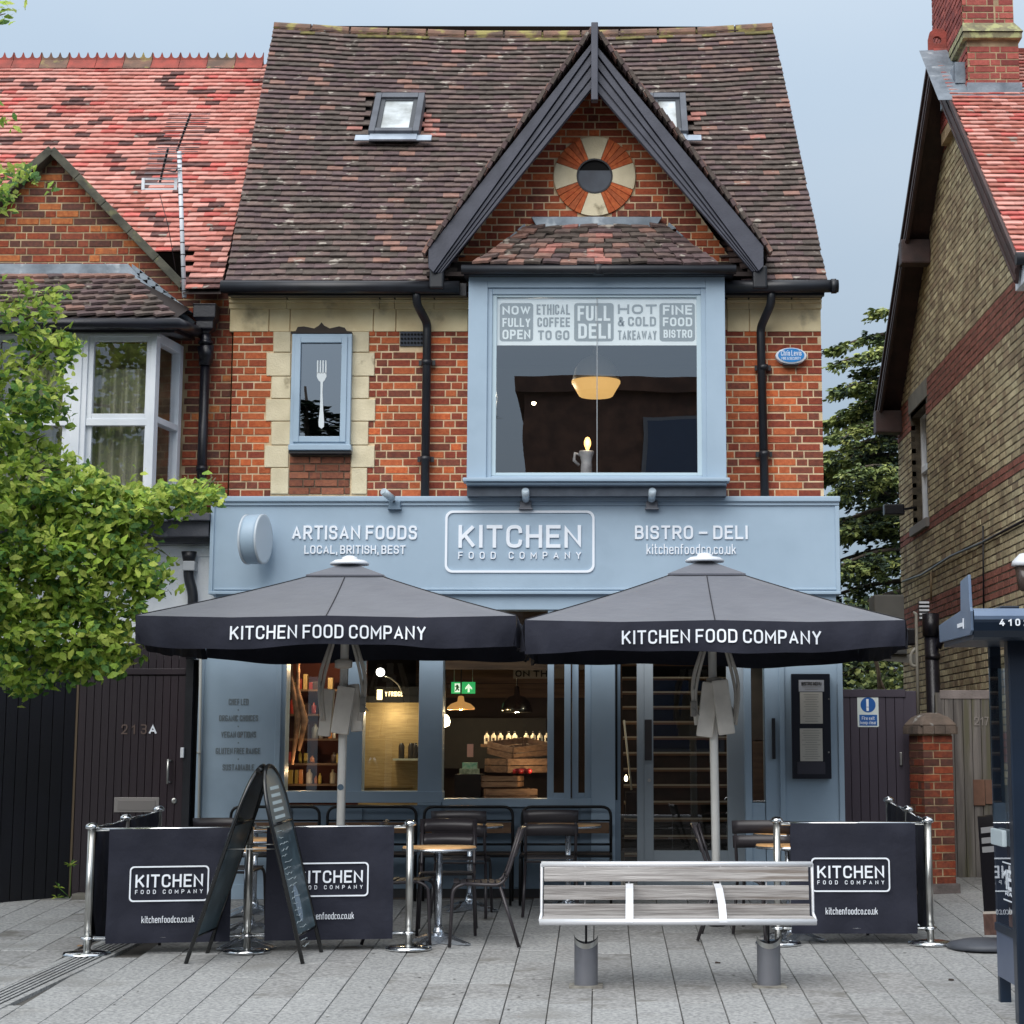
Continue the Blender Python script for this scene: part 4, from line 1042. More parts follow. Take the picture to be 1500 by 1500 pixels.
# projecting things on the front, each liftable off the building
ps = empty('projecting_sign', P(377, 790, -.62), 'round pale blue double sided sign projecting from the left of fascia', 'sign')
rot = Euler((0, R(90), R(-11))).to_matrix()
c = P(374, 790, -.62)
MB().lathe([(.0, -.075), (.20, -.075), (.228, -.066), (.232, -.04), (.232, .04), (.228, .066), (.20, .075), (0, .075)], c, 40, mat=rot).build('drum', blue, ps)
MB().lathe([(.212, .07), (.234, .07), (.234, .088), (.212, .088)], c, 40, mat=rot).lathe([(.212, -.088), (.234, -.088), (.234, -.07), (.212, -.07)], c, 40, mat=rot).build('rim', M('rim_pale', C(196, 206, 214), rough=.35), ps)
MB().lathe([(.0, .078), (.212, .078), (.212, .080), (0, .0801)], c, 40, mat=rot).build('face', M('face_pale', C(176, 194, 206), C(160, 180, 196), 3, .3), ps)
MB().tube([c + Vector((0, .2, .02)), (c.x, FY + .01, c.z + .02)], .012).box(c.x - .03, c.x + .03, FY - .012, FY - .001, c.z - .04, c.z + .08).build('bracket', steel, ps)
for k, (a, b) in enumerate(((578, 733), (770, 733), (955, 733))):
    lp = empty('spotlight', P(a, b, FY - .1), ('grey spotlight over the slogan at left end of fascia cornice, turned left', 'small grey spotlight above the boxed logo on the fascia', 'small grey spotlight on the fascia below right half of bay window')[k], 'spotlight', 'spotlights along the top of the fascia')
    x0, x1, z0, z1 = rect(a - 8.5, b + 1, a + 8.5, b + 12, FY - .04)
    MB().bbox(x0, x1, FY - .06, FY - .002, z0, z1, .008).box(x0 - .01, x1 + .01, FY - .07, FY - .003, z0 - .008, z0 + .006).build('mount', grey_cyl if k else blue_shade, lp)
    c = P(a + (-9 if k == 0 else 0), b - 7, FY - .16); d2 = Vector(((-.55 if k == 0 else (.04 if k == 2 else .0)), -.72, .42)).normalized()
    e = P(a, b + 2, FY - .05)
    MB().tube([e, c], .012).build('arm', grey_cyl, lp)
    MB().tube([c - d2 * .06, c + d2 * .075], .036, 16).tube([c + d2 * .070, c + d2 * .085], [.033, .030], 16).build('lamp_head', M('spot_head%d' % k, C(190, 204, 214), rough=.35, metal=.3), lp)
al = empty('alarm_box', P(1159, 520, 0), 'white oval alarm box with blue face on brick wall beside right downpipe', 'alarm box')
x0, x1, z0, z1 = rect(1136, 509, 1182, 533, -.1)
ell = lambda a, b, s=1.0, n=28: [((x0 + x1) / 2 + (x1 - x0) / 2 * s * math.cos(2 * math.pi * i / n), (z0 + z1) / 2 + (z1 - z0) / 2 * s * math.sin(2 * math.pi * i / n)) for i in range(n)]
MB().prism(ell(0, 0)[::-1], -.10, -.01).build('case', white_paint, al, .012)
MB().prism([(x, z + .004) for x, z in ell(0, 0, .84)][::-1], -.106, -.10).build('blue_face', M('alarm_blue', C(28, 128, 198), rough=.4), al)
tpx('Chris Lewis', 1144, 513, 1174, 521, -.106, white_letter, al, ext=.001, off=.01)
tpx('FIRE & SECURITY', 1145, 523, 1173, 527, -.106, white_letter, al, ext=.001)
box('speaker', (x0 + x1) / 2 - .08, (x0 + x1) / 2 + .07, -.09, -.02, z0 - .012, z0 + .03, black_pl, al, .004)
# menu case on the right pilaster
mc = empty('menu_case', P(1188, 1142, SY - .03), 'black glazed menu case with printed sheets on right pilaster', 'menu case')
x0, x1, z0, z1 = rect(1160, 987, 1217, 1141, SY - .07)
MB().bbox(x0, x1, SY - .075, SY - .019, z0, z1, .008).build('case', M('case_black_blue', C(24, 28, 40), rough=.35), mc)
ms_ = SY - .078
for nm, a, b, c, d_ in (('heading_card', 1170, 996, 1207, 1013), ('sheet', 1172, 1014, 1205, 1060), ('sheet', 1172, 1067, 1205, 1115)):
    x0, x1, z0, z1 = rect(a, b, c, d_, ms_)
    sh = box(nm, x0, x1, ms_, ms_ + .002, z0, z1, M('paper_' + nm + str(b), C(196, 192, 182) if nm == 'sheet' else C(176, 178, 184), rough=.6), mc)
    mb = MB(); n = int((d_ - b) / 3.4)
    for i in range(1, n):
        zz = z1 - (z1 - z0) * i / n; w = (x1 - x0) * random.uniform(.25, .42); xm = (x0 + x1) / 2
        mb.box(xm - w, xm + w, ms_ - .0015, ms_ - .0003, zz - .002, zz + .002)
    mb.build('print', M('print_grey%d' % b, C(140, 136, 130), rough=.7), mc)
tpx('BISTRO MENU', 1174, 999, 1203, 1004, ms_ - .001, void, mc, ext=.001, off=.004)
x0, x1, z0, z1 = rect(1168, 1116, 1209, 1134, SY - .078); box('lower_rail', x0, x1, SY - .079, SY - .074, z0, z1, M('rail_grey', C(62, 62, 72), rough=.4), mc)
mb = MB()
for b in (1024, 1102): mb.lathe([(.008, 0), (.008, .006)], P(1214, b, SY - .076), 10, mat=Matrix.Rotation(R(90), 3, 'X'))
mb.build('lock', steel, mc)

# ================================================================== LEFT NEIGHBOUR
lh = empty('neighbour_house', (-5.4, 0, 0), 'brick house with bright red tiled roof and white bay left of restaurant', 'building')
lg = P(78, 232, 0)
lw = MB().box(-9, -3.62, .04, .3, 2.6, 5.86)
lw.prism([(-6.9, 5.86), (-4.06, 5.86), (lg.x, lg.z)], .04, .3)
lw = lw.build('wall', mortar_dark, lh)
LBX0, LBX1 = -7.2, P(268, 600, 0).x
def left_spans(z):
    if z > 5.84:
        t = (z - 5.84) / (lg.z - 5.84); return [(-6.9 + t * (lg.x + 6.9), -4.08 + t * (lg.x + 4.08))] if t < 1 else []
    if z > 5.25: return [(-7.2, -3.62)]
    return [(LBX1, -3.62)]
def pick_left(x, z, rnd):
    if z > 5.6: return rnd.choices(range(4), (3, 5, 2.2, 3))[0]
    return rnd.choices(range(4), (4, 2, .5, 5))[0]
pieces('brick', 'brick', courses(3.55, lg.z, left_spans, wall_mtx(.04), W_LEFT, seed=14, pick=pick_left, bond='mixed'), B_LEFT, lw, 'brickwork')
# roof
LA, LB_, LC, LD = Vector((-9.0, -.30, 5.74)), Vector((-3.68, -.30, 5.74)), Vector((-9.3, 4, 9.47)), Vector((-3.98, 4, 9.47))
def lroof_pt(u, v):
    p = LA.lerp(LB_, u).lerp(LC.lerp(LD, u), v); p.z += .01 * noise.noise(Vector((u * 9, v * 7, 8))); return p
dz = Vector((0, 0, .03))
lr_ = MB().add([lroof_pt(.93, 0) - dz, LB_ - dz, LD - dz, lroof_pt(.93, 1) - dz], [(0, 1, 2, 3)]).add([lroof_pt(0, .15) - dz, lroof_pt(.93, .15) - dz, lroof_pt(.93, 1) - dz, LC - dz], [(0, 1, 2, 3)]).add([LC, LD, (-3.98, 8.2, 5.7), (-9.3, 8.2, 5.7)], [(0, 1, 2, 3)]).build('roof', under, lh)
dark_runs = {}
def pick_lroof(u, v, rnd):
    x, y, _ = pix(lroof_pt(u, v))
    d = noise.noise(Vector((x * .03 + 3.2, y * .075, 1.0)))
    band = (x < 150 and 120 < y < 260) or (300 < x < 400 and 180 < y < 400) or (150 < x < 250 and 170 < y < 420) or y > 330
    if d > (.10 if band else .3) and rnd.random() < .5: return 2
    if y > 290 and rnd.random() < .2: return 3
    return rnd.choices((0, 1, 3, 4), (5, 5, .5, 1.3))[0]
def skip_l(p, u, v):
    x, y, _ = pix(p)
    return x < -60 or (p.y < .28 and p.x < -4.08)
pieces('roof_tile', 'tile', tiles(lroof_pt, 51, 32, .165, [1], 31, skip_l, pick_lroof), T_RED, lr_, 'roof_tiling')
# crested ridge tiles
for i in range(12):
    w = .335; a = -7.75 + i * w
    if a + w > -3.98: break
    zb = 9.50; pl = [(a + .003, zb - .06), (a + w - .003, zb - .06), (a + w - .003, zb + .07)]
    for t in range(18, -1, -1):
        q = t / 18 * 3; f = 1 - math.sqrt(max(0, 1 - (abs((q % 1) - .5) * 2) ** 2)) if t not in (0, 6, 12, 18) else 1
        pl.append((a + .003 + (w - .006) * t / 18, zb + .07 + .075 * f))
    mb = MB().prism(pl[:2] + pl[3:], 3.99, 4.02)
    mb.add([(a + .003, 3.88, zb - .09), (a + w - .003, 3.88, zb - .09), (a + w - .003, 4.0, zb + .06), (a + .003, 4.0, zb + .06), (a + .003, 4.12, zb - .09), (a + w - .003, 4.12, zb - .09)], [(0, 1, 2, 3), (3, 2, 5, 4)])
    mb.build('ridge_tile', ridgered if i % 3 else ridgem, lr_)
# coping of the gable
cop = M('coping_moss', C(92, 90, 78), C(66, 66, 58), 7, .9, bump=.6, c3=C(120, 118, 84), s3=6, t3=.58)
for sg, e in ((1, P(270, 420, -.05)), (-1, Vector((-6.95, -.05, 5.75)))):
    a_ = P(78, 221, -.05); d2 = (e - a_); L2 = d2.length; d2.normalize(); up = Vector((-d2.z * sg, 0, d2.x * sg));
    if up.z < 0: up = -up
    nn = 5
    for i in range(nn):
        m = Matrix.Translation(a_ + d2 * (L2 * (i + .5) / nn)) @ Matrix((d2, Vector((0, 1, 0)), d2.cross(Vector((0, 1, 0))))).transposed().to_4x4()
        MB().bbox(-L2 / nn / 2 + .002, L2 / nn / 2 - .002, -.07, .30, -.045, .035, .01, mat=m).build('coping_stone', cop, lh)
# bay roof with lead and stepped flashing
x0, x1, z0, z1 = rect(-140, 387, 190, 406, -.08)
MB().prism([(x0, z1), (x0, z0), (P(205, 406, -.08).x, z0), (P(188, 387, -.08).x, z1)][::-1], -.10, .03).build('lead_flashing', lead, lh, .004)
ltl, ltr, lbl, lbr = P(-140, 405, -.1), P(190, 403, -.1), P(-170, 466, -.95), P(258, 466, -.95)
cn = P(278, 452, -.02)
def lbay_pt(u, v):
    p = lbl.lerp(lbr, u).lerp(ltl.lerp(ltr, u), v); return p
lbr_ = MB().add([lbl, lbr, ltr, ltl, cn], [(0, 1, 2, 3), (1, 4, 2)]).add([lbl, lbr, cn, (lbl.x, 0, cn.z)], [(0, 3, 2, 1)]).build('bay_roof', under, lh)
pieces('bay_tile', 'tile', tiles(lbay_pt, 8, 15, .165, [3, 2, 3, 2, .3], 41, thick=.022, pick=lambda u, v, r: r.choices((1, 3), (2, 4))[0] if v > .75 else r.choices(range(4), (3, 3, 3, 1))[0]), T_MAIN, lbr_, 'bay_tiling')
for i in range(7):
    p = P(198 + i * 11.5, 398 + i * 9.5, -.03); w = .085
    MB().prism([(p.x - .03, p.z - .02), (p.x + .10, p.z - .02), (p.x - .03, p.z + .075)], -.05, .03).build('stepped_flashing', lead, lh)
a_, b_ = P(190, 402, -.08), P(284, 476, -.08)
MB().tube([a_, b_], .035, 8).build('lead_hip', lead, lh)
MB().tube([P(-160, 474, -1.0), P(262, 474, -1.0), P(292, 487, -.1)], .055, 10).build('bay_gutter', black_iron, lh)
mb = MB(); q = [P(-160, 478, -.9), P(256, 478, -.9), P(286, 490, -.05), P(-160, 490, -.05)]
mb.add([*q, *[v - Vector((0, 0, .06)) for v in q]], [(0, 1, 2, 3), (7, 6, 5, 4), (0, 4, 5, 1), (1, 5, 6, 2)]).build('bay_soffit', black_iron, lh)
# white sash bay
lb_ = empty('bay_window', P(150, 745, -.8), parent=lh)
BYL = -.78
zt, zs = P(150, 486, BYL).z, P(150, 748, BYL).z
def lx(p): return P(p, 620, BYL).x
curt = M('curtain_linen', C(150, 148, 132), C(120, 118, 104), 3, .85, stretch=(14, 1, .5))
for a, b in ((-150, -30), (-12, 94), (128, 215)):
    xa, xb = lx(a), lx(b); w_ = empty('sash_window', (xa, BYL, zs), parent=lb_)
    zm0, zm1 = P(150, 613, BYL).z, P(150, 623, BYL).z
    m_ = MB(); frame4(m_, xa - .02, xb + .02, zm0, zt - .035, BYL + .02, BYL + .08, .05); m_.build('sash', white_paint, lb_, .004)
    m_ = MB(); frame4(m_, xa - .02, xb + .02, zs + .03, zm0 + .03, BYL + .05, BYL + .11, .05); m_.box(xa - .02, xb + .02, BYL + .01, BYL + .05, zm0 - .0, zm1).build('sash', white_paint, lb_, .004)
    box('pane', xa + .03, xb - .03, BYL + .06, BYL + .066, zs + .08, zt - .09, G_HOUSE, lb_)
    m_ = MB(); n = 40
    for i in range(n):
        u0, u1 = xa + (xb - xa) * i / n, xa + (xb - xa) * (i + 1) / n; f = lambda u: BYL + .2 + .03 * math.sin(u * 55) + .015 * math.sin(u * 23)
        m_.add([(u0, f(u0), zs), (u1, f(u1), zs), (u1, f(u1), zt - .32), (u0, f(u0), zt - .32)], [(0, 1, 2, 3)], smooth=True)
    m_.build('curtain', curt, lb_)
    bpy.data.objects.remove(w_)
for a, b in ((-30, -12), (94, 128), (215, 229)):
    xa, xb = lx(a) + .02, lx(b) - .02; MB().box(xa, xb, BYL, BYL + .16, zs, zt).box(xa + .05, xb - .05, BYL - .014, BYL, zs, zt).build('mullion', white_paint, lb_, .004)
xa = lx(229) - .02; xe = LBX1 - .0
sm = Matrix.Translation(Vector((xa, BYL, 0))) @ Matrix.Rotation(math.atan2(0 - BYL - .06, xe - xa), 4, 'Z'); sl_ = math.hypot(xe - xa, BYL + .06)
mb = MB()
for q in ((0, .09, zs, zt), (sl_ - .09, sl_, zs, zt), (.09, sl_ - .09, zt - .09, zt), (.09, sl_ - .09, zs, zs + .1), (.09, sl_ - .09, P(150, 617, BYL).z, P(150, 617, BYL).z + .06)): mb.box(q[0], q[1], .0, .09, q[2], q[3], mat=sm)
mb.build('side_frame', white_paint, lb_, .004)
MB().box(.09, sl_ - .09, .04, .046, zs + .1, zt - .09, mat=sm).build('pane', G_HOUSE, lb_)
box('head', lx(-160), lx(229), BYL + .001, BYL + .1, zt - .04, zt, white_paint, lb_)
box('sill', lx(-160), lx(236), BYL - .06, 0, zs - .05, zs + .03, white_paint, lb_, .006)
box('room_back', -8.2, LBX1 - .3, .9, 1.0, zs - .2, zt + .2, M('room_beige', C(120, 116, 104), rough=.9), lh)
# ledge and white ground floor
x0, x1, z0, z1 = rect(-150, 752, 308, 790, -.35)
MB().bbox(x0, x1, -.40, .04, z1 - .07, z1, .012).bbox(x0, x1 - .02, -.32, .04, z0 + .03, z1 - .07, .01).box(x0, x1 - .04, -.2, .04, z0 - .02, z0 + .03).build('ledge', M('ledge_slate', C(92, 94, 100), C(70, 72, 80), 5, .7, bump=.3, c3=C(150, 152, 156), s3=4, t3=.6), lh)
box('render_wall', -9, FX0 + .02, -.06, .04, 2.2, P(150, 788, -.06).z, render_w, lh)
mb = MB()
for y in (800, 812): mb.box(P(215, y, -.07).x, FX0, -.075, -.06, P(250, y, -.07).z - .02, P(250, y, -.07).z + .0)
mb.build('render_band', render_w, lh)
box('ground_wall', -9, P(98, 1100, -.02).x, -.02, .04, -.4, 2.3, void, lh)
box('lower_wall', -5.2, FX0 + .02, .08, .3, -.4, 2.6, void, lh)
# door 213A with boards
DYL = -.06
dl = empty('door', P(190, 1315, DYL), parent=lh)
x0, x1 = P(100, 1150, DYL).x, P(268, 1150, DYL).x
its = []; nb = 15; zt_ = P(200, 990, DYL).z
for i in range(nb):
    w = (x1 - x0) / nb; its.append((TRS(Vector((x0 + (i + .5) * w, DYL + .0, (zt_ + .0) / 2 + .01)), w - .003, .03, zt_ - .02), 0))
pieces('door_board', 'board', its, [plum], dl, 'boards')
box('door_backing', x0, x1, DYL + .012, DYL + .05, -.02, zt_ + .02, void, dl)
box('transom', x0, x1, DYL - .03, .04, zt_ + .01, zt_ + .07, plum, dl, .006)
its = [(TRS(Vector((x0 + (i + .5) * (x1 - x0) / nb, DYL, zt_ + .19)), (x1 - x0) / nb - .003, .03, .24), 0) for i in range(nb)]
pieces('transom_board', 'board', its, [plum], dl, 'boards')
box('jamb', x1, x1 + .07, DYL - .03, .04, -.05, zt_ + .3, black_pl, dl)
for s, a, b, m_ in (('2', 178, 187, 0), ('1', 192.8, 198, 0), ('3', 206.5, 215, 0), ('A', 218, 230, 1)):
    tpx(s, a, 1061, b, 1075.5, DYL - .015, white_letter if m_ else M('numeral_bronze%s' % s, C(120, 104, 98), rough=.35, metal=.4), dl, name='numeral', ext=.006, off=.02 if m_ else 0)
c = P(246, 1130, DYL - .05)
MB().tube([(c.x, DYL - .06, c.z - .115), (c.x, DYL - .06, c.z + .115)], .012, 10).tube([(c.x, DYL - .06, c.z - .1), (c.x + .03, DYL - .01, c.z - .1)], .010).tube([(c.x, DYL - .06, c.z + .1), (c.x + .03, DYL - .01, c.z + .1)], .010).build('pull_handle', steel, dl)
sr(167, 1168, 233, 1190, DYL - .025, DYL - .014, 'letter_plate', M('letter_plate', C(150, 146, 144), rough=.4, metal=.4), dl, .004)
sr(172, 1172, 228, 1187, DYL - .029, DYL - .024, 'letter_flap', M('letter_flap', C(138, 134, 132), rough=.4, metal=.4), dl, .003)
MB().lathe([(.027, 0), (.027, .01), (.010, .012), (.0, .012)], P(255, 1173, DYL - .014), 20, mat=Matrix.Rotation(R(90), 3, 'X')).build('lock', steel, dl)
sr(264, 1095, 269, 1110, DYL - .06, DYL - .03, 'door_bell', white_paint, dl, .004)
# black gate left of the door
bg_ = empty('black_gate', P(45, 1331, -.5), 'tall blue black timber gate at far left under ginkgo leaves', 'gate')
pA, pB = P(-60, 1338, -.75), P(99, 1313, -.08)
pA.z = pB.z = 0
d2 = (pB - pA); Lg = d2.length; ang = math.atan2(d2.y, d2.x)
its = []
nb = 9
for i in range(nb):
    m = Matrix.Translation(pA + d2 * ((i + .5) / nb)) @ Matrix.Rotation(ang, 4, 'Z')
    its.append((m @ TRS(Vector((0, 0, 1.08)), Lg / nb - .004, .04, 2.4), 0))
pieces('gate_board', 'board', its, [nightblue], bg_, 'boards')
m = Matrix.Translation(pA) @ Matrix.Rotation(ang, 4, 'Z')
MB().box(0, Lg, .021, .05, -.1, 2.3, mat=m).build('backing', void, bg_)
MB().box(Lg, Lg + .02, -.02, .04, -.05, 2.3, mat=m).build('edge_strip', M('strip_brown', C(120, 104, 84), rough=.6), bg_)
# hopper and downpipes
hp = empty('hopper_downpipe', P(298, 900, -.1), 'black cast iron rainwater hopper and downpipe between the two houses', 'downpipe')
c = P(302, 470, -.14)
MB().lathe([(.05, -.16), (.075, -.13), (.12, -.11), (.12, -.04), (.155, .0), (.155, .11), (.165, .13), (.14, .13)], (c.x, c.y, c.z + .02), 4, mat=Matrix.Rotation(R(45), 3, 'Z'), smooth=False).build('hopper', black_iron, hp, .008)
xq = P(299, 600, -.1).x
MB().tube([(c.x, -.14, c.z - .14), (c.x, -.14, c.z - .25)], .055, 12).tube([(c.x, -.14, c.z - .2), (c.x, -.14, c.z - .23)], .07, 12).tube([(c.x - .0, -.14, c.z - .25), (xq + .015, -.12, c.z - .42)], [.085, .06], 12).tube([(xq, -.12, c.z - .40), (xq, -.12, 3.35)], .047, 12).tube([(xq, -.12, c.z - .44), (xq, -.12, c.z - .38)], .062, 12).tube([(xq, -.12, 4.0), (xq, -.12, 4.05)], .056, 12).build('downpipe', black_iron, hp)
xr = P(277, 850, -.12).x
MB().tube(path([(xr, -.16, 3.2), (xr, -.16, 2.98), (xr + .05, -.16, 2.82), (xr + .05, -.16, 2.2)], .06), .05, 12).tube([(xr, -.16, 3.12), (xr, -.16, 3.22)], [.055, .075], 12).build('lower_pipe', black_pl, hp)
x0, x1, z0, z1 = rect(268, 822, 286, 836, -.2); box('meter_box', x0, x1, -.23, -.06, z0, z1, M('box_grey', C(176, 180, 184), rough=.5), hp, .008)
MB().tube([(P(292, 1000, -.3).x, -.3, 2.4), (P(291, 1300, -.3).x, -.3, .0)], .014, 8).tube([(P(291.5, 1104, -.3).x, -.3, P(291, 1104, -.3).z), (P(291.5, 1104, -.3).x, -.3, P(291, 1101, -.3).z)], .022, 8).build('pale_conduit', M('conduit_pale', C(160, 162, 158), rough=.5), hp)
# aerial
ae = empty('tv_aerial', P(270, 432, -.2), 'white striped television aerial mast with two combs on left gable', 'aerial')
m0, m1 = P(270, 436, -.25), P(262.5, 222, -.25)
MB().tube([m0, m1], .022, 8).build('mast', white_paint, ae)
for i in range(12):
    a_ = m0.lerp(m1, (i + .5) / 12.2); b_ = m0.lerp(m1, (i + .72) / 12.2); MB().tube([a_, b_.lerp(a_, .6)], .0235, 8).build('band', black_pl, ae)
al_m = M('aerial_metal', C(150, 140, 144), rough=.4, metal=.5)
for (ax_, ay_, bx_, by_), nn, w in (((279, 167, 259, 222), 9, .2), ((246, 218, 234, 268), 7, .17)):
    a_, b_ = P(ax_, ay_, -.55), P(bx_, by_, -.15)
    MB().tube([a_, b_], .012, 6).build('boom', black_pl, ae)
    mb = MB()
    for i in range(nn):
        c = a_.lerp(b_, (i + .5) / nn)
        for s in (-1, 1): mb.tube([c + Vector((-w, 0, s * .02)), c + Vector((w, 0, s * .02))], .004, 5)
    mb.build('element', al_m, ae)
c = P(234, 270, -.2)
mb = MB()
for s in (-.16, .16): mb.box(c.x + s - .015, c.x + s + .015, -.22, -.2, c.z - .06, c.z + .06)
for s in (-.05, 0, .05): mb.box(c.x - .15, c.x + .15, -.21, -.205, c.z + s - .008, c.z + s + .008)
mb.build('reflector', white_paint, ae)
MB().tube(path([P(262, 240, -.25), P(258, 252, -.25), P(246, 250, -.2)], .03), .008, 6).tube([P(234, 285, -.15), P(246, 330, -.1), P(258, 400, -.1)], .004, 5).build('cable', black_pl, ae)

# ================================================================== RIGHT NEIGHBOUR (yellow brick side wall)
rh = empty('yellow_brick_house', (4.4, 3, 0), 'yellow brick house with red bands, dark bargeboards and chimney on the right', 'building')
WX = 4.05
def WYZ(px, py, X=WX):
    p = PX(px, py, X); return p.y, p.z
RIDGE_R = (2.6, 9.15)
FE, BE = (-1.75, 5.72), (7.95, 5.78)
rw_ = MB()
wy0, wz0_ = WYZ(1337, 772); wy1, wz1_ = WYZ(1357, 578)
WY0, WY1, WZ0, WZ1 = 5.45, 6.72, 4.17, 5.66
def wbox(a, b, c, d_): rw_.box(WX, WX + .3, a, b, c, d_)
wbox(-1.2, WY0, -.2, 5.6); wbox(WY0, WY1, -.2, WZ0); wbox(WY0, WY1, WZ1, 5.6); wbox(WY1, 7.9, -.2, 5.6)
rw_.add([(WX, -1.2, 5.6), (WX, 7.9, 5.6), (WX, 7.4, 5.9), (WX, RIDGE_R[0], RIDGE_R[1] - .1), (WX, -1.1, 5.95), (WX + .3, -1.2, 5.6), (WX + .3, 7.9, 5.6), (WX + .3, RIDGE_R[0], RIDGE_R[1] - .1)], [(0, 1, 2, 3, 4)])
rw_.box(WX, 14, -1.2, -.9, -.2, 5.7).box(WX, 14, 7.6, 7.9, -.2, 5.7)
rw_ = rw_.build('wall', mortar_grey, rh)
def r_spans(z):
    if z > 5.7:
        t = (z - 5.7) / (RIDGE_R[1] - .1 - 5.7); return [(-1.2 + t * (RIDGE_R[0] + 1.2), 7.9 - t * (7.9 - RIDGE_R[0]))] if t < 1 else []
    sp = [(-1.2, 7.9)]
    if WZ0 < z < WZ1: sp = sub(sp, [(WY0, WY1)])
    if 5.6 < z < 5.9: sp = sub(sp, [(WY0 - .12, WY1 + .12)])
    return sp
def r_pick(y, z, rnd):
    for a, b in ((5.47, 5.89), (4.02, 4.18), (2.87, 3.22), (1.2, 1.5)):
        if a < z < b: return 3
    if z > 8.3: return 3
def r_mtx(u, z, w, h, rnd): return TRS(Vector((WX - .005 + .03 + rnd.uniform(-.003, .003), u, z)), w, .06, h, Matrix.Rotation(R(-90), 3, 'Z'))
pieces('brick', 'brick', courses(1.0, RIDGE_R[1] - .1, r_spans, r_mtx, W_YEL, seed=24, pick=r_pick), B_YEL, rw_, 'brickwork')
# window in the side wall
w_ = empty('side_window', (WX, WY0, WZ0), parent=rh)
def wfr(mb, y0, y1, z0, z1, x0, x1, t):
    for q in ((y0, y0 + t, z0, z1), (y1 - t, y1, z0, z1), (y0 + t, y1 - t, z1 - t, z1), (y0 + t, y1 - t, z0, z0 + t)): mb.box(x0, x1, q[0], q[1], q[2], q[3])
    return mb
wfr(MB(), WY0, WY1, WZ0, WZ1, WX + .12, WX + .2, .07).box(WX + .11, WX + .2, WY0 + .05, WY1 - .05, 4.86, 4.94).build('frame', white_paint, w_, .004)
MB().box(WX + .15, WX + .156, WY0 + .06, WY1 - .06, WZ0 + .06, WZ1 - .06).build('pane', G_HOUSE, w_)
MB().box(WX + .3, WX + .34, WY0 - .1, WY1 + .1, WZ0 - .1, WZ1 + .1).build('dark_back', void, w_)
MB().box(WX - .05, WX + .12, WY0 - .05, WY1 + .05, WZ0 - .12, WZ0 - .005).build('sill', M('sill_stone_grey', C(120, 118, 116), rough=.8), w_, .006)
MB().box(WX - .012, WX + .3, WY0 - .12, WY1 + .12, WZ1 + .005, WZ1 + .24).build('lintel', M('lintel_grey', C(118, 114, 104), C(100, 98, 90), 4, .8, bump=.3), w_, .005)
# roof
RX = 3.75
rr = MB()
f0, f1 = Vector((RX + .1, FE[0], FE[1])), Vector((RX + .1, RIDGE_R[0], RIDGE_R[1]))
b0 = Vector((RX + .1, BE[0], BE[1]))
for a, b in ((f0, f1), (f1, b0)):
    q = [a, b, b + Vector((10, 0, 0)), a + Vector((10, 0, 0))]; dn = Vector((0, 0, -.08))
    rr.add([v + Vector((0, 0, -.02)) for v in q] + [v + dn for v in q], [(0, 1, 2, 3), (7, 6, 5, 4), (0, 4, 5, 1)])
rr = rr.build('roof', under, rh)
RA, RB, RC, RD = Vector((RX, FE[0], FE[1])), Vector((RX + 6, FE[0], FE[1])), Vector((RX, RIDGE_R[0], RIDGE_R[1])), Vector((RX + 6, RIDGE_R[0], RIDGE_R[1]))
def rroof_pt(u, v): return RA.lerp(RB, u).lerp(RC.lerp(RD, u), v) + Vector((0, 0, .015 * math.sin(v * 3)))
def skip_r(p, u, v):
    return p.x > 6.2
def pick_r(u, v, rnd):
    if .62 < v < .78 and rnd.random() < .3: return 3
    return rnd.choices((0, 1, 3, 4), (3, 5, 4, 3))[0]
pieces('roof_tile', 'tile', tiles(rroof_pt, 50, 36, .165, [1], 51, skip_r, pick_r), T_RED, rr, 'roof_tiling')
brg = M('bargeboard_brown', C(70, 50, 48), C(50, 38, 38), 4, .6, bump=.2)
def sl_board(p, q, w, x0, x1, nm='bargeboard', off=0.0, m=brg):
    p, q = Vector((0, *p)), Vector((0, *q)); d2 = (q - p).normalized(); n2 = Vector((0, -d2.z, d2.y))
    if n2.z < 0: n2 = -n2
    a = [p - n2 * off, q - n2 * off, q - n2 * (off + w), p - n2 * (off + w)]
    vs = [(x0, v.y, v.z) for v in a] + [(x1, v.y, v.z) for v in a]
    return MB().add(vs, [(0, 1, 2, 3), (7, 6, 5, 4), (0, 4, 5, 1), (1, 5, 6, 2), (2, 6, 7, 3), (3, 7, 4, 0)]).build(nm, m, rh, .003)
for P0, P1 in ((BE, RIDGE_R), (FE, RIDGE_R)):
    sl_board(P0, P1, .26, RX, RX + .03); sl_board(P0, P1, .05, RX - .03, RX, off=-.02, nm='verge_strip'); sl_board(P0, P1, .06, RX - .014, RX, off=.10, nm='moulding'); sl_board(P0, P1, .03, RX - .012, RX, off=.22, nm='moulding')
    sl_board(P0, P1, .02, RX + .03, WX, off=.10, nm='soffit_board')
for y, z in ((4.95, 7.55), (7.6, 5.85)): MB().bbox(RX - .06, WX, y - .16, y + .1, z - .32, z - .02, .02).build('purlin_end', brg, rh)
MB().bbox(WX - .06, WX + .1, .55, .75, 7.15, 7.45, .01).build('purlin_end', black_iron, rh)
MB().tube([(RX - .03, FE[0] - .05, FE[1] - .02), (RX + 5, FE[0] - .05, FE[1] - .02)], .06, 10).build('gutter', black_pl, rh)
MB().bbox(RX + .05, WX + .1, FE[0] - .0, FE[0] + .4, FE[1] - .22, FE[1] - .05, .01).build('box_end', white_paint, rh)
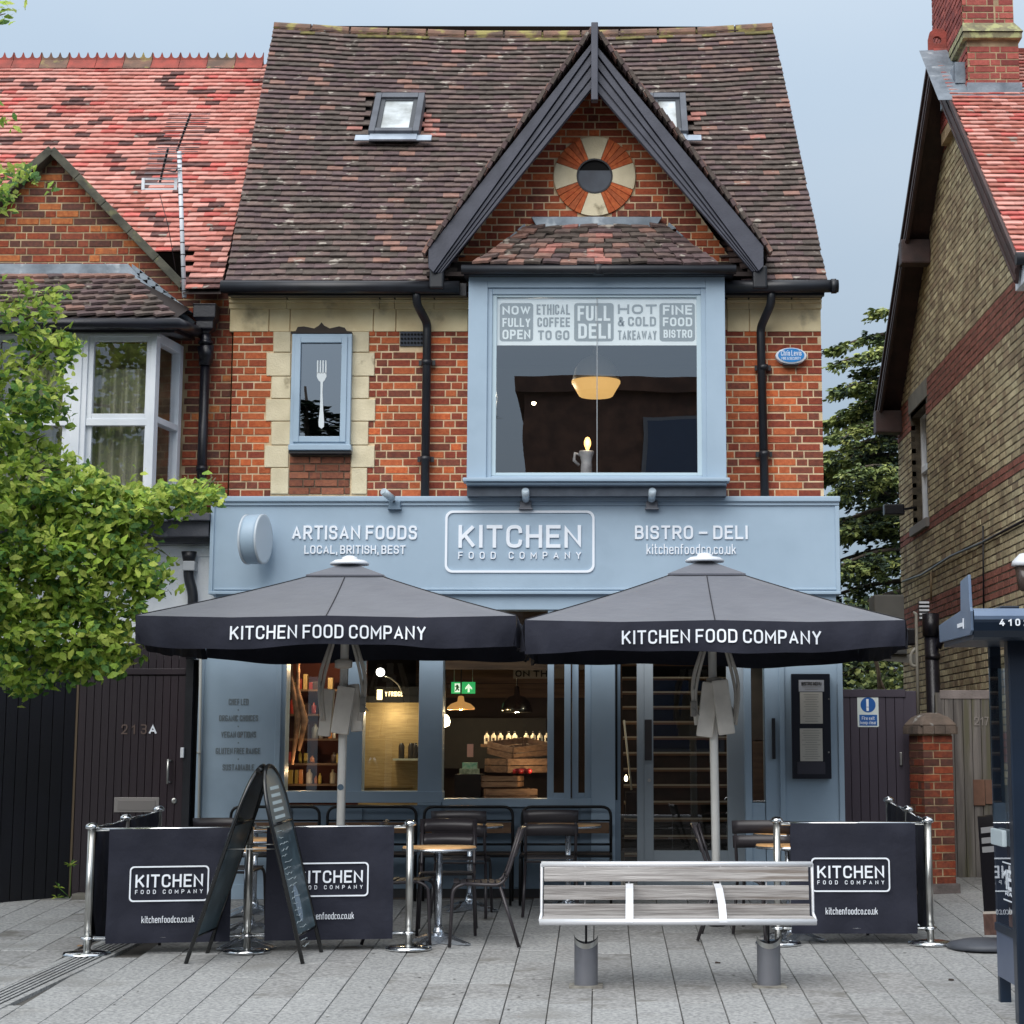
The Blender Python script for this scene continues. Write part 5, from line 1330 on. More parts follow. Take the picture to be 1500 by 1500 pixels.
# crest tile with a hole
for (cx, i) in ((RX + .09, 0), (RX + 2.42, 1)):
    z0 = RIDGE_R[1] + .0; y = RIDGE_R[0]
    o_ = [(cx + a, z0 + b) for a, b in ((-.12, -.10), (-.12, .16), (-.10, .24), (-.05, .28), (.05, .28), (.09, .23), (.12, .18), (.12, -.10))]
    h_ = [(cx - .02 + .05 * math.cos(R(a)), z0 + .14 + .05 * math.sin(R(a))) for a in (225, 180, 150, 110, 70, 30, 0, 315)]
    ring('crest_tile', o_, h_, y - .03, y + .03, ridgered, rr, bevel=.004)
MB().tube([(RX + .02, RIDGE_R[0], RIDGE_R[1] - .02), (RX + 6, RIDGE_R[0], RIDGE_R[1] - .02)], .08, 8).build('ridge', ridgered, rr)
# chimney
cy0, cy1 = 1.55, 2.75
cxa, cxb = PX(1419, 90, 4.3).x, 0
def cxat(px, y, z): d_ = (y - CAM.y) * CT + (z - CAM.z) * ST; return (px - 880) * d_ / F_PX
c0 = cxat(1417, cy0, 8.8); c1 = cxat(1492, cy0, 8.8)
s0_ = cxat(1411, cy0, 9.2); s1_ = cxat(1486, cy0, 9.2)
ch = empty('chimney', ((c0 + c1) / 2, 2, 8), parent=rh)
MB().box(c0, c1, cy0, cy1 + .6, 8.28, 8.95).box(s0_, s1_, cy0 + .05, cy1 + .75, 8.95, 11).build('stack', mortar_dark, ch)
B_CH = [M('brick_chimney', C(168, 88, 78), C(146, 74, 66), 22, .85, bump=.5, bscale=90, island=.2), M('brick_chimney_dark', C(140, 66, 60), C(120, 58, 54), 22, .85, bump=.5, bscale=90, island=.2)]
its = courses(8.42, 8.9, lambda z: [(c0, c1)], wall_mtx(cy0), [3, 1], seed=61) + courses(9.12, 10.6, lambda z: [(s0_, s0_ + .34), (s0_ + .36, s0_ + .55), (s0_ + .57, s1_)], wall_mtx(cy0 + .05), [3, 2], seed=62)
def ch_side(X): return lambda u, z, w, h, rnd: TRS(Vector((X + .018 + rnd.uniform(-.003, .003), u, z)), w, .06, h, Matrix.Rotation(R(-90), 3, 'Z'))
its += courses(8.42, 8.9, lambda z: [(cy0, cy1 + .6)], ch_side(c0), [2, 2], seed=63) + courses(9.12, 10.6, lambda z: [(cy0 + .05, cy1 + .75)], ch_side(s0_), [2, 2], seed=64)
pieces('chimney_brick', 'brick', its, B_CH, ch, 'brickwork')
capm = M('cap_lichen', C(140, 134, 104), C(110, 106, 86), 8, .9, bump=.6, c3=C(166, 168, 120), s3=9, t3=.5)
MB().bbox(s0_ - .02, s1_ + .06, cy0 - .08, cy1 + .7, 8.93, 9.0, .01).add([(s0_ - .03, cy0 - .10, 9.0), (s1_ + .07, cy0 - .10, 9.0), (s1_ + .07, cy1 + .8, 9.0), (s0_ - .03, cy1 + .8, 9.0), (s0_, cy0 + .05, 9.15), (s1_, cy0 + .05, 9.15), (s1_, cy1 + .7, 9.15), (s0_, cy1 + .7, 9.15)], [(0, 1, 5, 4), (1, 2, 6, 5), (2, 3, 7, 6), (3, 0, 4, 7), (4, 5, 6, 7)]).build('stone_band', capm, ch)
MB().box(c0 - .02, c1 + .02, cy0 - .045, cy0, 8.20, 8.44).box(c0 - .12, c0, cy0 + .1, cy1 - .1, 8.48, 8.72).build('lead_flashing', lead, ch, .004)
sv = (RIDGE_R[1] - FE[1]) / (RIDGE_R[0] - FE[0])
zz = lambda y: FE[1] + (y - FE[0]) * sv + .05
MB().add([(c0 - .36, cy0 - .2, zz(cy0 - .2) - .02), (c1 + .1, cy0 - .2, zz(cy0 - .2) - .02), (c1 + .1, cy0 + .05, zz(cy0 + .05)), (c0 - .36, RIDGE_R[0] - .05, zz(RIDGE_R[0] - .05)), (c0 + .0, RIDGE_R[0] - .05, zz(RIDGE_R[0] - .05) + .02), (c0, cy0 + .05, zz(cy0 + .05) + .02)], [(0, 1, 2, 5), (0, 5, 4, 3)]).build('lead_apron', lead, ch)
# wires and pipes on the wall
cab = empty('wall_cables', (WX, 3, 3), 'black cables running along yellow brick wall to a vertical wire', 'cable')
w1, w2, w3 = PX(1350, 842, WX - .03), PX(1440, 794, WX - .03), PX(1520, 752, WX - .03)
MB().tube([PX(1322, 852, WX - .03), w1, PX(1392, 815, WX - .03), w2, w3], .014, 6).build('cable', black_iron, cab)
MB().tube([PX(1440, 770, WX - .03), PX(1441, 895, WX - .03)], .010, 6).build('cable', black_iron, cab)
MB().tube([PX(1364, 838, WX - .03), PX(1364, 880, WX - .03)], .012, 6).build('cable', M('cable_tan', C(130, 112, 86), rough=.6), cab)
# security camera and floodlight stubs
fl = empty('flood_light', PX(1308, 748, 3.9), 'small black floodlight on far edge of yellow brick wall by the conifer', 'floodlight')
c = PX(1308, 748, 3.75)
MB().bbox(c.x - .12, c.x + .14, c.y - .08, c.y + .08, c.z - .06, c.z + .08, .02).build('lamp_head', black_iron, fl); MB().tube([c, (WX, c.y + .1, c.z + .05)], .015).build('arm', black_iron, fl)
wl = empty('wall_lantern', PX(1500, 850, WX), 'white wall lantern on yellow brick wall at right edge of view', 'lantern')
c = PX(1502, 835, WX - .12)
MB().lathe([(.0, .16), (.05, .15), (.12, .08), (.13, .04), (.03, .03)], c, 12).build('hood', white_paint, wl); MB().lathe([(.10, .03), (.07, -.18), (.03, -.2)], c, 8).build('lamp_glass', M('lantern_glass', C(70, 60, 56), rough=.2), wl); MB().bbox(c.x + .04, WX, c.y - .03, c.y + .03, c.z - .2, c.z + .02, .008).build('bracket', white_paint, wl)

# ================================================================== SIDE PASSAGE: gate, pillar, grey gate, pipes
GYp = .62
sgm = M('plum_gate_paint', C(62, 54, 66), C(52, 46, 58), 2, .6, bump=.25, bscale=20, stretch=(1, 1, .15))
pg = empty('passage_gate', P(1290, 1300, GYp), 'dark plum boarded gate closing passage right of the restaurant', 'gate')
x0, x1, z0, z1 = rect(1234, 1010, 1326, 1300, GYp)
nb = 7; its = [(TRS(Vector((x0 + (i + .5) * (x1 - x0) / nb, GYp, z1 / 2 - .0)), (x1 - x0) / nb - .003, .035, z1 - .08), 0) for i in range(nb)]
pieces('gate_board', 'board', its, [sgm], pg, 'boards')
box('top_rail', x0, x1 + .02, GYp - .03, GYp + .05, z1 - .075, z1, sgm, pg, .004)
MB().box(x0, x1, GYp + .015, GYp + .04, .0, z1 - .02).build('backing', void, pg)
xa, xb, za, zb = rect(1325, 1012, 1345, 1300, GYp + .02)
box('gate_post', xa, xb, GYp - .01, GYp + .1, -.0, zb, sgm, pg, .006)
sr(1318, 1102, 1322, 1121, GYp - .05, GYp - .015, 'handle', steel, pg, .006)
fs_ = empty('fire_exit_sign', P(1271, 1065, GYp - .02), 'blue and white fire exit keep clear sign on plum gate', 'sign')
Ys = GYp - .022
x0, x1, z0, z1 = rect(1256, 1019, 1287, 1065, Ys)
MB().prism(rrect(x0, x1, z0, z1, .012)[::-1], Ys, Ys + .004).build('plate', M('sign_white', C(214, 222, 218), rough=.4), fs_)
sb = M('sign_blue', C(24, 88, 160), rough=.4)
MB().lathe([(.074, 0), (.074, .002)], P(1271.5, 1032.5, Ys - .0), 32, mat=Matrix.Rotation(R(90), 3, 'X')).build('disc', sb, fs_)
sr(1259, 1047, 1285, 1063, Ys - .002, Ys, 'panel', sb, fs_, 0)
tpx('!', 1269, 1024, 1274, 1041, Ys - .002, white_letter, fs_, ext=.001, off=.03)
tpx('Fire exit', 1262.5, 1049.5, 1281, 1054.5, Ys - .002, white_letter, fs_, ext=.001, off=.012)
tpx('keep clear', 1260.5, 1056, 1283.5, 1060.8, Ys - .002, white_letter, fs_, ext=.001, off=.012)
# pillar
PLX = P(1366, 1200, .32).x; ax = Matrix.Translation((PLX, .32, 0)) @ Matrix.Rotation(R(17), 4, 'Z')
bp = empty('brick_pillar', (PLX, .32, .02), 'weathered red brick gate pillar with mossy stone cap', 'pillar')
hw = .155
MB().box(-hw + .006, hw - .006, -hw + .006, hw - .006, -.05, 1.5, mat=ax).build('core', mortar_dark, bp)
its = []
rp = random.Random(8)
for s in range(4):
    Rm = ax @ Matrix.Rotation(R(90 * s), 4, 'Z')
    for j in range(19):
        z = .10 + j * .0735; cut = 0.02 if (j + s) % 2 else -.05
        for a, b in (((-hw, cut - .005), (cut + .005, hw)) if rp.random() < .75 else ((-hw, hw),)):
            its.append((Rm @ TRS(Vector(((a + b) / 2, -hw + .03 + rp.uniform(-.003, .003), z + .03)), b - a - .003, .06, .0625), rp.choices((0, 1, 2, 3), (1, 2, 4, 5))[0]))
pieces('pillar_brick', 'brick', its, [B_LEFT[3], B_LEFT[0], B_LEFT[3], B_LEFT[1]], bp, 'brickwork')
MB().bbox(-hw - .03, hw + .03, -hw - .03, hw + .03, .0, .10, .01, mat=ax).build('footing', M('footing_grey', C(120, 110, 108), C(90, 84, 82), 8, .9, bump=.6), bp)
capb = M('pillar_cap', C(106, 92, 82), C(78, 70, 64), 6, .9, bump=.6, c3=C(168, 170, 168), s3=9, t3=.64)
for s in range(4):
    Rm = ax @ Matrix.Rotation(R(90 * s), 4, 'Z')
    for k in (-1, 0, 1): MB().bbox(k * .115 - .055, k * .115 + .055, -hw - .055, -.0, 1.50, 1.575, .008, mat=Rm).build('cap_brick', capb, bp)
MB().lathe([(.0, .13), (.10, .125), (.20, .085), (.27, .02), (.285, 0)][::-1], (PLX, .32, 1.575), 4, mat=(Matrix.Rotation(R(17 + 45), 3, 'Z')), smooth=False).build('cap_stone', capb, bp, .02)
# weathered gate 217
g7 = empty('weathered_gate', P(1420, 1300, 1.6), 'weathered grey boarded gate numbered 217 beside yellow brick wall', 'gate')
x0, x1, z0, z1 = rect(1373, 1011, 1466, 1300, 1.6)
nb = 7; its = [(TRS(Vector((x0 + (i + .5) * (x1 - x0) / nb, 1.6, z1 / 2 + .02)), (x1 - x0) / nb - .004, .03, z1 - .06 - (.03 if i == 0 else 0)), 0) for i in range(nb)]
pieces('gate_board', 'board', its, [wood_gate], g7, 'boards')
MB().box(x0, x1, 1.62, 1.65, .05, z1 - .05).build('backing', void, g7)
box('top_rail', x0 + .05, x1, 1.575, 1.62, z1 - .09, z1, M('top_rail_grey', C(150, 140, 138), C(124, 116, 114), 5, .85, bump=.5), g7, .006)
num = M('numeral_pale', C(170, 164, 160), rough=.35, metal=.5)
for s, a, b in (('2', 1427, 1434), ('1', 1436, 1440), ('7', 1442, 1448)): tpx(s, a, 1050, b, 1062.5, 1.583, num, g7, name='numeral', ext=.006)
sr(1426, 1142, 1443, 1180, 1.565, 1.584, 'patch_board', M('patch_brown', C(136, 100, 82), C(110, 80, 66), 6, .8), g7)
sr(1443.6, 1142, 1455, 1178, 1.568, 1.584, 'patch_board', M('patch_brown_b', C(128, 96, 80), C(104, 78, 66), 6, .8), g7)
# big soil pipe, louvre, conduit, units on the side wall
sp_ = empty('soil_pipe', P(1368, 1055, 1.9), 'thick black soil pipe rising behind the brick pillar', 'pipe')
c = P(1366, 900, 1.9).x
MB().tube([(c, 1.9, .0), (c - .02, 1.9, 2.72)], .075, 16).tube([(c - .02, 1.9, 2.52), (c - .02, 1.9, 2.76)], .09, 16).tube([(c - .01, 1.9, 2.28), (c - .01, 1.9, 2.34)], .082, 16).build('pipe', black_iron, sp_)
MB().tube([(c + .04, 1.86, 2.4), (c + .12, 1.80, 2.62)], .04, 12).build('branch', black_iron, sp_)
lv = empty('wall_louvre', P(1352, 905, 2.6), 'small white louvred vent beside top of thick black pipe', 'vent')
x0, x1, z0, z1 = rect(1347, 880, 1360, 908, 2.6)
MB().box(x0, x1, 2.6, 2.68, z0, z1).build('frame', M('louvre_back', C(40, 40, 44), rough=.7), lv)
for i in range(5): box('slat', x0 - .005, x1 + .005, 2.57, 2.6, z0 + (z1 - z0) * (i + .25) / 5, z0 + (z1 - z0) * (i + .75) / 5, white_paint, lv)
ac = empty('air_conditioner', P(1303, 935, 4.5), 'grey air conditioning unit on bracket behind right parasol corner', 'air conditioner')
x0, x1, z0, z1 = rect(1281, 871, 1325, 925, 4.5)
MB().bbox(x0, x1, 4.5, 5.0, z0, z1, .02).build('casing', M('unit_grey', C(120, 120, 116), C(108, 108, 106), 4, .6), ac)
MB().add([P(1285, 962, 4.5), P(1341, 958, 4.5), P(1341, 972, 4.5), P(1284, 967, 4.5), P(1285, 962, 4.6), P(1341, 958, 4.6), P(1341, 972, 4.6), P(1284, 967, 4.6)], [(0, 1, 2, 3), (7, 6, 5, 4), (0, 4, 5, 1), (2, 6, 7, 3), (3, 7, 4, 0)]).build('bracket', M('bracket_grey', C(130, 130, 126), rough=.6), ac)
x0, x1, z0, z1 = rect(1285, 925, 1329, 958, 4.4); MB().bbox(x0, x1, 4.42, 4.9, z0, z1, .02).build('lower_unit', M('unit_grey_dark', C(90, 92, 94), rough=.6), ac)
x0, x1, z0, z1 = rect(1328, 920, 1342, 945, 3.6)
jb = tag(box('junction_box', x0, x1, 3.6, 3.75, z0, z1, black_iron, None, .02), 'black junction box on yellow brick wall right of air conditioner', 'junction box')
wp_ = empty('overflow_pipe', P(1343, 1055, 3.0), 'thin white overflow pipe running down yellow brick wall to plum gate', 'pipe')
MB().tube(path([P(1340, 898, 3.0), P(1342, 898, 3.0), P(1343, 960, 3.0), P(1345.5, 1060, 3.0)], .03), .018, 8).tube(path([P(1341, 950, 3.0), P(1334, 957, 3.0), P(1334, 975, 3.0), P(1342, 976, 3.0)], .04), .018, 8).build('pipe', M('pipe_pale', C(170, 168, 160), rough=.5), wp_)

# ================================================================== BUS SHELTER at the right edge
bs = empty('bus_shelter', (2.6, -6.2, gz(-6.2)), 'navy bus shelter with curved roof edge cut off at right of view', 'bus shelter')
mb = MB()
prof = [(-6.93, 2.235), (-6.955, 2.22), (-6.965, 2.19), (-6.965, 2.15), (-6.95, 2.10), (-6.92, 2.06), (-6.88, 2.045), (-6.88, 2.235)]
def extr(prof, x0, x1):
    n = len(prof); vs = [(x0, y, z) for y, z in prof] + [(x1, y, z) for y, z in prof]
    return vs, [list(range(n)), list(range(2 * n - 1, n - 1, -1))] + [(i, n + i, n + (i + 1) % n, (i + 1) % n) for i in range(n)]
v_, f_ = extr(prof, 2.315, 5.2); MB().add(v_, f_).build('roof_edge', shelter, bs)
v_, f_ = extr([(-6.93, 2.238), (-6.958, 2.222), (-6.969, 2.19), (-6.969, 2.17), (-6.965, 2.165), (-6.93, 2.225)], 2.315, 5.2); MB().add(v_, f_).build('roof_pale_trim', shelter_l, bs)  # paler strip along the upper front of the roof edge
box('roof', 2.32, 5.2, -6.88, -5.78, 2.05, 2.2, shelter, bs)
v_, f_ = extr([(-6.93, 2.245), (-6.95, 2.22), (-6.95, 2.10), (-6.90, 2.075), (-5.76, 2.085), (-5.74, 2.20), (-6.6, 2.245), (-6.62, 2.43), (-6.9, 2.45)], 2.295, 2.313); MB().add(v_, f_).build('end_plate', shelter_l, bs, .003)
text('4102 02', 2.315 + .155, 2.315 + .47, 2.128, 2.172, FRONT(-6.966), white_letter, bs, ext=.001, off=.025)
text('citaro', 2.0, 2.0, 0, 0, FRONT(0), white_letter, bs) if False else None
MB().box(2.288, 2.293, -6.72, -6.70, 2.125, 2.19).box(2.288, 2.293, -6.69, -6.50, 2.14, 2.165).build('plate_mark', white_letter, bs)
MB().bbox(2.50, 2.62, -6.85, -6.65, 2.2, 2.26, .008).build('roof_stub', shelter, bs)
def post(px_t, px_b, pyb, Y, w, nm='post'):
    a, b = P(px_b, pyb, Y), P(px_t, 935, Y); x = (a.x + b.x) / 2
    return MB().bbox(x - w / 2, x + w / 2, Y - w / 2, Y + w / 2, gz(Y) - .02, 2.06, .012).build(nm, shelter, bs)
post(1456, 1472, 1467, -5.81, .075)
MB().bbox(P(1482, 1300, -6.56).x, P(1482, 1300, -6.56).x + .13, -6.66, -6.54, gz(-6.6) - .02, 2.06, .012).build('post', shelter, bs)
px_ = P(1482, 1300, -6.56).x + .03
gp0, gp1 = gz(-6) + .52, 1.98
tint = glass('shelter_glass', .06, tint=(.90, .94, .95, 1))
MB().box(px_, px_ + .008, -6.54, -5.85, gp0, gp1).build('side_pane', tint, bs)
MB().box(px_ - .012, px_ + .02, -6.54, -5.85, gp0 - .05, gp0).build('glazing_rail', shelter, bs)
MB().box(px_ - .004, px_ + .012, -6.52, -5.87, gp0 - .34, gp0 - .05).build('kick_panel', M('kick_grey', C(84, 96, 120), C(74, 86, 110), 3, .4), bs)
UF = ((px_ - .001, -5.85, 0), (0, -1, 0), (0, 0, 1), (-1, 0, 0))
zd = P(1470, 1262, -6.1).z
for q in (0, -.235): MB().box(px_ - .003, px_ - .001, -6.44, -6.14, zd + q - .004, zd + q + .004).build('glass_dash', white_letter, bs)
text('1E', .32, .58, zd - .165, zd - .04, UF, white_letter, bs, ext=.001, off=.01)
text('RA', .36, .57, zd - .205, zd - .18, UF, white_letter, bs, ext=.001)
MB().bbox(px_ - .04, px_ - .01, -6.35, -5.95, P(1470, 1238, -6.1).z, P(1470, 1214, -6.1).z, .01).build('notice_plate', M('plate_pale', C(188, 202, 208), rough=.35), bs)
# poster swing sign behind the shelter
ss = empty('swing_sign', (2.98, -3.45, gz(-3.45)), 'black poster board on rounded grey base behind bus shelter post', 'sign')
b0_ = Vector((2.98, -3.40, gz(-3.4)))
MB().lathe([(.0, .075), (.16, .07), (.28, .045), (.31, .02), (.30, .0)][::-1], b0_, 32).build('base', M('base_grey', C(72, 76, 84), C(62, 66, 74), 3, .55), ss)
m = Matrix.Translation(b0_ + Vector((.13, 0, .1))) @ Matrix.Rotation(R(-74), 4, 'Z') @ Matrix.Rotation(R(-5), 4, 'Y')
MB().bbox(-.26, .26, -.02, .02, .0, .92, .012, mat=m).build('panel', M('poster_black', C(28, 26, 30), rough=.35), ss)
for i, z in enumerate((.78, .70, .63)): MB().box(-.2, .2 - .05 * i, -.0245, -.0205, z, z + .045, mat=m).build('poster_block', M('poster_grey%d' % i, C(150, 150, 152), rough=.5), ss)
MB().lathe([(.0, .09), (.05, .06), (.055, 0), (.03, -.1), (0, -.12)], (0, 0, 0), 12, mat=m.to_3x3() @ Matrix.Diagonal((2.2, .1, 2.0))).build('poster_figure', M('poster_pink', C(172, 116, 120), C(96, 60, 70), 12, .5), ss).location = (m @ Vector((.0, -.022, .32))) - ORG[ss.name]
MB().box(-.26, .26, -.026, -.021, .16, .18, mat=m).build('poster_line', M('poster_line', C(200, 190, 180), rough=.5), ss)
MB().box(-.26, .26, -.0255, -.0205, .0, .16, mat=m).build('poster_foot', M('poster_brown', C(126, 96, 86), C(88, 66, 60), 12, .5), ss)

# ================================================================== VEGETATION
leaf_m = [M('ginkgo_leaf', C(164, 188, 76), C(124, 156, 60), 6, .5, island=.3, trans=.35, spec=.35), M('ginkgo_leaf_light', C(198, 210, 104), C(164, 184, 80), 6, .5, island=.25, trans=.35, spec=.35),
          M('ginkgo_leaf_dark', C(96, 134, 62), C(70, 108, 54), 6, .55, island=.3, trans=.3, spec=.3)]
def _leaf():
    v = [(0, 0, 0)]; n = 7
    for i in range(n + 1):
        a = R(-62 + 124 * i / n); r = .5 * (1 + .08 * math.cos(i * 2.1)) * (.82 if i in (3, 4) and False else 1)
        if i == n // 2: r *= .86
        v.append((r * math.sin(a), r * math.cos(a), .10 * math.cos(a * 2) + .04 * (i % 2)))
    f = [(0, i, i + 1) for i in range(1, n + 1)]
    v += [(-.02, -.3, .02), (.02, -.3, .02)]; f.append((0, n + 2, n + 3))
    return v, f
UNIT['leaf'] = _leaf()
tr = empty('ginkgo_tree', (-6.6, -3.6, gz(-3.6)), 'ginkgo tree at left edge with bright fan leaves hanging over the doorway', 'tree')
bark = M('ginkgo_bark', C(110, 96, 80), C(80, 70, 60), 12, .9, bump=.6)
MB().tube([(-6.6, -3.6, gz(-3.6) - .1), (-6.58, -3.6, 1.2), (-6.62, -3.55, 2.6), (-6.5, -3.5, 4.2), (-6.55, -3.5, 6.2)], [.16, .14, .13, .10, .05], 12).build('trunk', bark, tr)
# leafy masses: pixel centre, radii in pixels, distance plane, leaf count
blobs = [(20, 455, 60, 45, -3.3, 90), (75, 505, 40, 28, -3.2, 70), (30, 560, 66, 40, -3.4, 110), (62, 590, 36, 26, -3.2, 60), (-5, 600, 50, 40, -3.5, 80),
         (30, 655, 70, 30, -3.2, 110), (60, 700, 80, 46, -3.3, 170), (105, 735, 70, 40, -3.2, 140), (165, 742, 62, 34, -3.1, 120), (225, 735, 52, 20, -3.0, 100), (275, 725, 42, 15, -2.95, 75), (305, 712, 14, 12, -2.9, 14),
         (40, 790, 90, 50, -3.4, 190), (120, 800, 90, 50, -3.2, 200), (180, 812, 44, 38, -3.1, 90), (222, 842, 26, 26, -3.0, 32), (60, 860, 100, 50, -3.3, 200), (150, 865, 80, 45, -3.1, 160), (35, 920, 60, 50, -3.3, 150),
         (110, 930, 80, 45, -3.2, 150), (165, 945, 40, 40, -3.0, 80), (40, 985, 32, 25, -3.2, 50), (125, 970, 46, 22, -3.1, 60), (-20, 740, 60, 150, -3.6, 200), (-10, 900, 50, 80, -3.6, 110),
         (0, 262, 30, 26, -3.4, 34), (38, 250, 24, 10, -3.2, 14), (-4, 300, 18, 14, -3.4, 10), (4, 180, 8, 8, -3.3, 4), (4, 22, 12, 18, -3.4, 12), (60, 440, 26, 10, -3.2, 14), (-60, 350, 40, 120, -3.8, 90), (-60, 150, 50, 120, -3.8, 90), (95, 505, 18, 18, -3.0, 14), (85, 425, 14, 8, -3.1, 8)]
for q_ in ((-230, 560, 150, 190, -4.6, 420), (-330, 760, 150, 170, -5.6, 360), (-200, 330, 120, 160, -4.6, 260), (-420, 480, 160, 220, -6.2, 380), (-190, 900, 90, 80, -4.2, 160)): blobs.append(q_)  # unseen foliage added left of view to shade the doors and pilaster
rl = random.Random(12)
its = []
for bx, by, rx, ry, Y, n in blobs:
    k = 0
    nspr = max(1, int(n * (2.6 if by < 690 and bx > -50 else 3.8) / 9))
    for s_ in range(nspr):
        a = rl.uniform(0, 2 * math.pi); q = math.sqrt(rl.random()); sx, sy = bx + rx * q * math.cos(a), by + ry * q * math.sin(a)
        dep = rl.uniform(-.45, .45) * (.4 + .6 * (1 - q)); sd = P(sx, sy, Y + dep)
        big = bx < -150; dep = dep * (2.6 if big else 1); sd = P(sx, sy, Y + dep)
        ll = rl.uniform(.05, .14); drr = Vector((rl.uniform(-1, 1), rl.uniform(-1, 1), rl.uniform(-.7, .3))).normalized()
        low = (sy - by) / ry
        for i in range(rl.randint(7, 12)):
            p = sd + drr * ll * (i / 6 - .5) * 1.6 + Vector((rl.gauss(0, .035), rl.gauss(0, .035), rl.gauss(0, .035)))
            s2 = rl.uniform(.075, .12) * (1.35 if big else 1)
            e = Euler((rl.uniform(R(40), R(100)), rl.uniform(R(-30), R(30)), rl.gauss(0, 1.0)))
            c = rl.choices((0, 1, 2), (5, 3.5, 1.6) if low < .2 else (4, 1, 3.5))[0]
            its.append((TRS(p, s2, s2, s2, (e.to_matrix() @ Matrix.Rotation(R(180) + rl.uniform(-1, 1), 3, 'Z'))), c))
pieces('leaf', 'leaf', its, leaf_m, tr, 'foliage', 300)
def branch(pts, r0, r1):
    q = [P(a, b, Y) for a, b, Y in pts]; n = len(q)
    MB().tube(q, [r0 + (r1 - r0) * i / (n - 1) for i in range(n)], 7).build('branch', bark, tr)
branch([(-180, 780, -3.5), (-20, 745, -3.4), (90, 740, -3.3), (180, 745, -3.1), (250, 735, -3.0), (300, 720, -2.95), (316, 700, -2.9)], .035, .005)
branch([(-180, 640, -3.5), (-10, 560, -3.4), (50, 520, -3.3), (95, 495, -3.1)], .03, .004)
branch([(-180, 850, -3.5), (0, 830, -3.4), (110, 840, -3.2), (200, 850, -3.1), (240, 860, -3.0)], .03, .004)
branch([(-180, 900, -3.5), (20, 900, -3.4), (110, 930, -3.2), (160, 960, -3.1)], .03, .004)
branch([(-180, 420, -3.5), (-20, 445, -3.4), (30, 440, -3.3), (62, 432, -3.2), (74, 436, -3.15)], .02, .005)
branch([(-180, 300, -3.6), (-30, 270, -3.4), (10, 258, -3.3)], .02, .004)
branch([(-180, 60, -3.6), (-30, 30, -3.4), (8, 20, -3.3)], .02, .004)
rt = random.Random(4)
for i in range(26):
    bx, by, rx, ry, Y, n_ = blobs[rt.randrange(0, 23)]; a = rt.uniform(-.9, .7)
    x_, y_ = bx + rt.uniform(-.5, .3) * rx, by + rt.uniform(-.5, .5) * ry; l_ = rx * rt.uniform(.6, 1.0)
    branch([(x_, y_, Y + .1), (x_ + l_ * .5 * math.cos(a), y_ + l_ * .5 * math.sin(a) - 3, Y), (x_ + l_ * math.cos(a), y_ + l_ * math.sin(a), Y - .15)], .009, .002)
for a in ((290, 722, 312, 698), (225, 800, 248, 815), (205, 780, 240, 790), (200, 870, 246, 866)): branch([(a[0], a[1], -3.0), (a[2], a[3], -2.95)], .006, .002)

# conifer beyond the passage
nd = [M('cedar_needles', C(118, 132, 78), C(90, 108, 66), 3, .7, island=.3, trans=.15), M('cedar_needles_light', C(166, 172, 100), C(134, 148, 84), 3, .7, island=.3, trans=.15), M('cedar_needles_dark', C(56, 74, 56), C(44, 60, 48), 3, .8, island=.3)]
ce = empty('cedar_tree', (5.0, 15, 0), 'dark green cedar tree with drooping branches seen between the two houses', 'tree')
rc = random.Random(21)
cbark = M('cedar_bark', C(96, 84, 72), C(66, 58, 52), 8, .9, bump=.5)
def cwx(px, py, Y=15): return P(px, py, Y)
tb, tt = Vector((5.6, 15.5, 0)), P(1345, 470, 15.5)
MB().tube([tb, tb.lerp(tt, .5) + Vector((.1, 0, 0)), tt], [.3, .2, .05], 10).build('trunk', cbark, ce)
fol = MB(); brn = MB()
limbs = []
for i in range(80):
    t = (i + rc.random()) / 80
    base = tb.lerp(tt, .05 + .93 * t); az = rc.uniform(0, 2 * math.pi)
    if i % 2: az = rc.uniform(R(150), R(250))
    L0 = (3.9 - 2.3 * t) * rc.uniform(.75, 1.1)
    limbs.append((base, az, L0, rc.uniform(.0, .30), 1))
